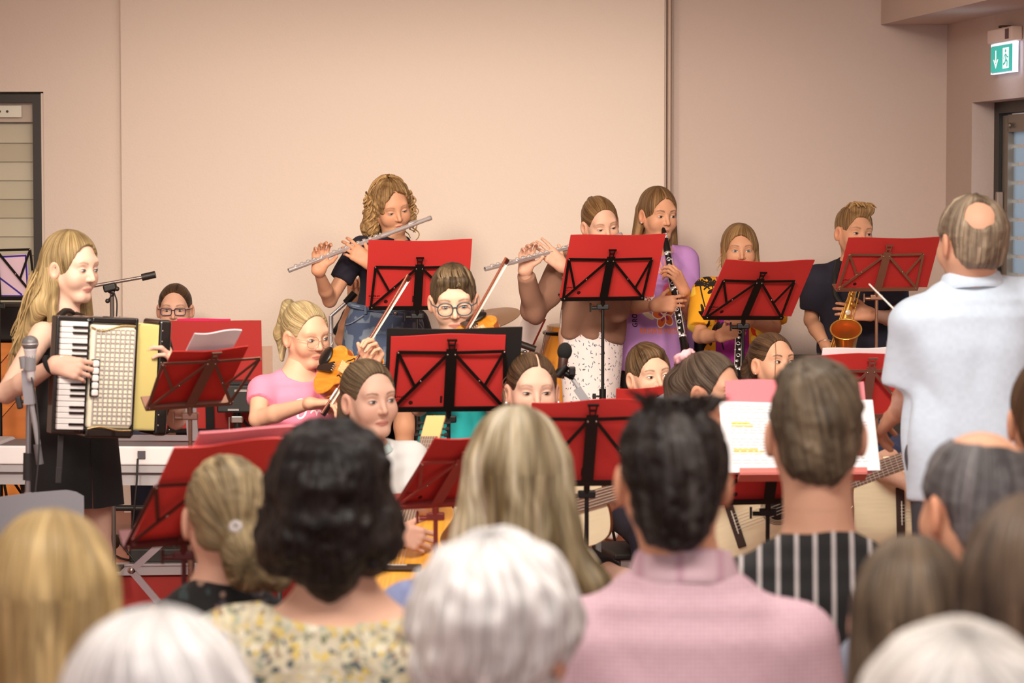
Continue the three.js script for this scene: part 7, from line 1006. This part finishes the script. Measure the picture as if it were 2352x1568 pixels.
listener({ label: 'listener with long streaky blonde hair and grey-blue top in the centre', D: 5.2, head: [1188, 1092], neck: [1190, 1302], hs: 1.06, bs: 1.16, sw: 0.2, shirt: { m: weave(120, 128, 165, 10), sr: 1.6 },
  hair: longHair([[0.17, 0.115, 0.05], [0.78, 0.64, 0.40]], 0.085, 0.25, { seed: 35, freq: 13, amp: 0.006, colf: (c, x, y, z, t) => mixC(c, [0.80, 0.74, 0.66], clamp(t * 1.4 - 0.75) * 0.6), vol: [[[0.055, 0.02, -0.05], [0.08, -0.09, -0.05], 0.04, 0.032], [[0.08, -0.09, -0.05], [0.125, -0.18, -0.06], 0.032, 0.022], [[-0.055, 0.02, -0.05], [-0.075, -0.1, -0.07], 0.042, 0.036], [[-0.075, -0.1, -0.07], [-0.13, -0.18, -0.1], 0.034, 0.03], [[-0.13, -0.18, -0.1], [-0.142, -0.25, -0.1], 0.028, 0.012], [[0, 0, -0.075], [0, -0.2, -0.09], 0.06, 0.045]], bb: [[-0.19, -0.34, -0.18], [0.17, 0.14, 0.1]] }) });
listener({ label: 'white-haired listener with visible ear in the bottom centre', D: 3.62, head: [1150, 1462], neck: [1160, 1760], turn: -0.45, hs: 1.06, hair: { cols: C.white, cap: [0.026, 0.02, 0.024], rough: 0.012, roughF: 17, amp: 0.002, wave: 2, axis: [0, 1, -0.3], ymin: -0.08, seed: 36, bb: [[-0.13, -0.12, -0.16], [0.13, 0.16, 0.12]] }, shirt: { color: [0.5, 0.45, 0.45] } });
listener({ label: 'man with short black hair and pink checked shirt', D: 4.45, extra: A => { const bs = 1.1, pts = []; for (let i = 0; i <= 20; i++) { const u = -0.16 + i * 0.016, a = 0.158 * bs + 0.018, b = 0.103 * bs + 0.018; pts.push(local(A.fr, u, A.L * (0.66 + 0.9 * u * u), -b * Math.sqrt(Math.max(0.15, 1 - (u / a) ** 2)) - 0.010)); } A.add('yoke_seam', tube(pts, 0.0032, 60, 6), mat(0x9a7f88, 0.9)); }, head: [1545, 1096], neck: [1570, 1318], hs: 1.04, bs: 1.1, sw: 0.172, neckR: 0.056, body: -0.05, turn: 0.0, skin: SKIN.warm, shirt: { m: check, uv: [9, 9, 0, 0], collar: { gap: 0.6, h: 1.7, r: 0.056 }, fold: 0.006, sr: 1.38 },
  hair: { cols: C.dark, cap: [0.009, 0.008, 0.012], axis: [0.1, 1, -0.1], freq: 18, amp: 0.004, rough: 0.005, roughF: 50, ymin: -0.09, vol: [[[0, -0.05, -0.07], [0.058, 0.06, 0.04]]], seed: 37, bb: [[-0.12, -0.13, -0.15], [0.12, 0.17, 0.12]], colf: (c, x, y, z, t) => mixC(c, [0.22, 0.20, 0.19], clamp(t * 1.6 - 0.9) * 0.5),
    locks: r => { const o = []; for (let k = 0; k < 70; k++) { const a = r() * 6.3, q = 0.055 * Math.sqrt(r()), x = Math.cos(a) * q, z = Math.sin(a) * q - 0.03; o.push(sweep([V(x, 0.1, z), V(x * 1.2 + 0.014 * (r() - 0.5), 0.116 + 0.008 * r() * r(), z - 0.004), V(x * 1.5 + 0.035 * (r() - 0.5), 0.116 + 0.016 * r() * r() + (x > 0.025 ? 0.018 * r() : 0), z - 0.014)], t => 0.005 * (1 - 0.8 * t), 8, 5)); } return o; } } });
listener({ label: 'young man with short brown hair and black striped shirt', D: 5.2, head: [1872, 992], neck: [1882, 1240], hs: 1.06, bs: 1.1, sw: 0.18, neckR: 0.058, body: -0.08, skin: SKIN.warm.map((c, i) => lerp(c, SKIN.fair[i], 0.5)), shirt: { m: stripes, uv: [30, 1, 0.2, 0], sr: 1.6, nr: [0.06, 0.035, 0.06] },
  hair: { cols: [[0.055, 0.038, 0.024], [0.26, 0.19, 0.12]], cap: [0.008, 0.016, 0.010], axis: [0.2, 1, -0.1], freq: 20, amp: 0.004, rough: 0.005, roughF: 42, ymin: -0.07, vol: [[[0.0, 0.09, -0.01], [0.06, 0.035, 0.06]], [[0, -0.04, -0.068], [0.055, 0.05, 0.038]]], seed: 38, bb: [[-0.12, -0.12, -0.15], [0.12, 0.17, 0.12]] } });
listener({ label: 'grey-haired man with shiny bald crown at right', D: 4.6, head: [2240, 1160], neck: [2260, 1390], turn: 0.45, hs: 1.06, bs: 1.1, neckR: 0.056, skin: SKIN.warm, shirt: { color: [0.2, 0.22, 0.28] },
  hair: { cols: [[0.07, 0.06, 0.06], [0.26, 0.24, 0.24]], cap: [0.008, 0.004, 0.010], axis: [0, 1, -0.2], freq: 20, amp: 0.003, rough: 0.003, ymin: -0.085, bald: { c: [-0.012, 0.125, -0.02], r: [0.058, 0.06, 0.085] }, vol: [[[0, -0.05, -0.068], [0.055, 0.05, 0.038]]], seed: 39 } });
listener({ label: 'dark-haired listener at the right edge beside the conductor', D: 5.6, head: [2416, 962], neck: [2425, 1140], hs: 1.02, skin: SKIN.warm, hair: { cols: C.brown, cap: [0.009, 0.012, 0.012], amp: 0.003, ymin: -0.08, seed: 40 }, shirt: { color: [0.1, 0.1, 0.12] } });
listener({ label: 'listener with smooth brown hair right of the striped shirt', D: 4.0, head: [2090, 1420], neck: [2095, 1670], hs: 1.0, hair: longHair([[0.055, 0.036, 0.022], [0.20, 0.14, 0.09]], 0.075, 0.28, { seed: 41, amp: 0.003, cap: [0.008, 0.008, 0.01] }), shirt: { color: [0.3, 0.25, 0.22] } });
listener({ label: 'listener with long brown hair at the lower right edge', D: 3.4, head: [2375, 1380], neck: [2380, 1690], hs: 1.04, hair: longHair([[0.04, 0.025, 0.016], [0.17, 0.11, 0.07]], 0.09, 0.26, { seed: 42, cap: [0.016, 0.014, 0.016] }), shirt: { color: [0.2, 0.15, 0.15] } });
listener({ label: 'white-haired listener nearest the camera at lower right', D: 2.75, head: [2195, 1732], neck: [2195, 2040], hs: 1.05, hair: { cols: [[0.82, 0.75, 0.68], [0.97, 0.93, 0.88]], cap: [0.022, 0.016, 0.02], ears: false, rough: 0.006, roughF: 16, amp: 0.0015, wave: 2, seed: 43 }, shirt: { color: [0.5, 0.5, 0.5] } });

scene.traverse(o => { if (o.isMesh) { o.castShadow = true; o.receiveShadow = true; } });
scene.add(camera);
renderer.render(scene, camera);
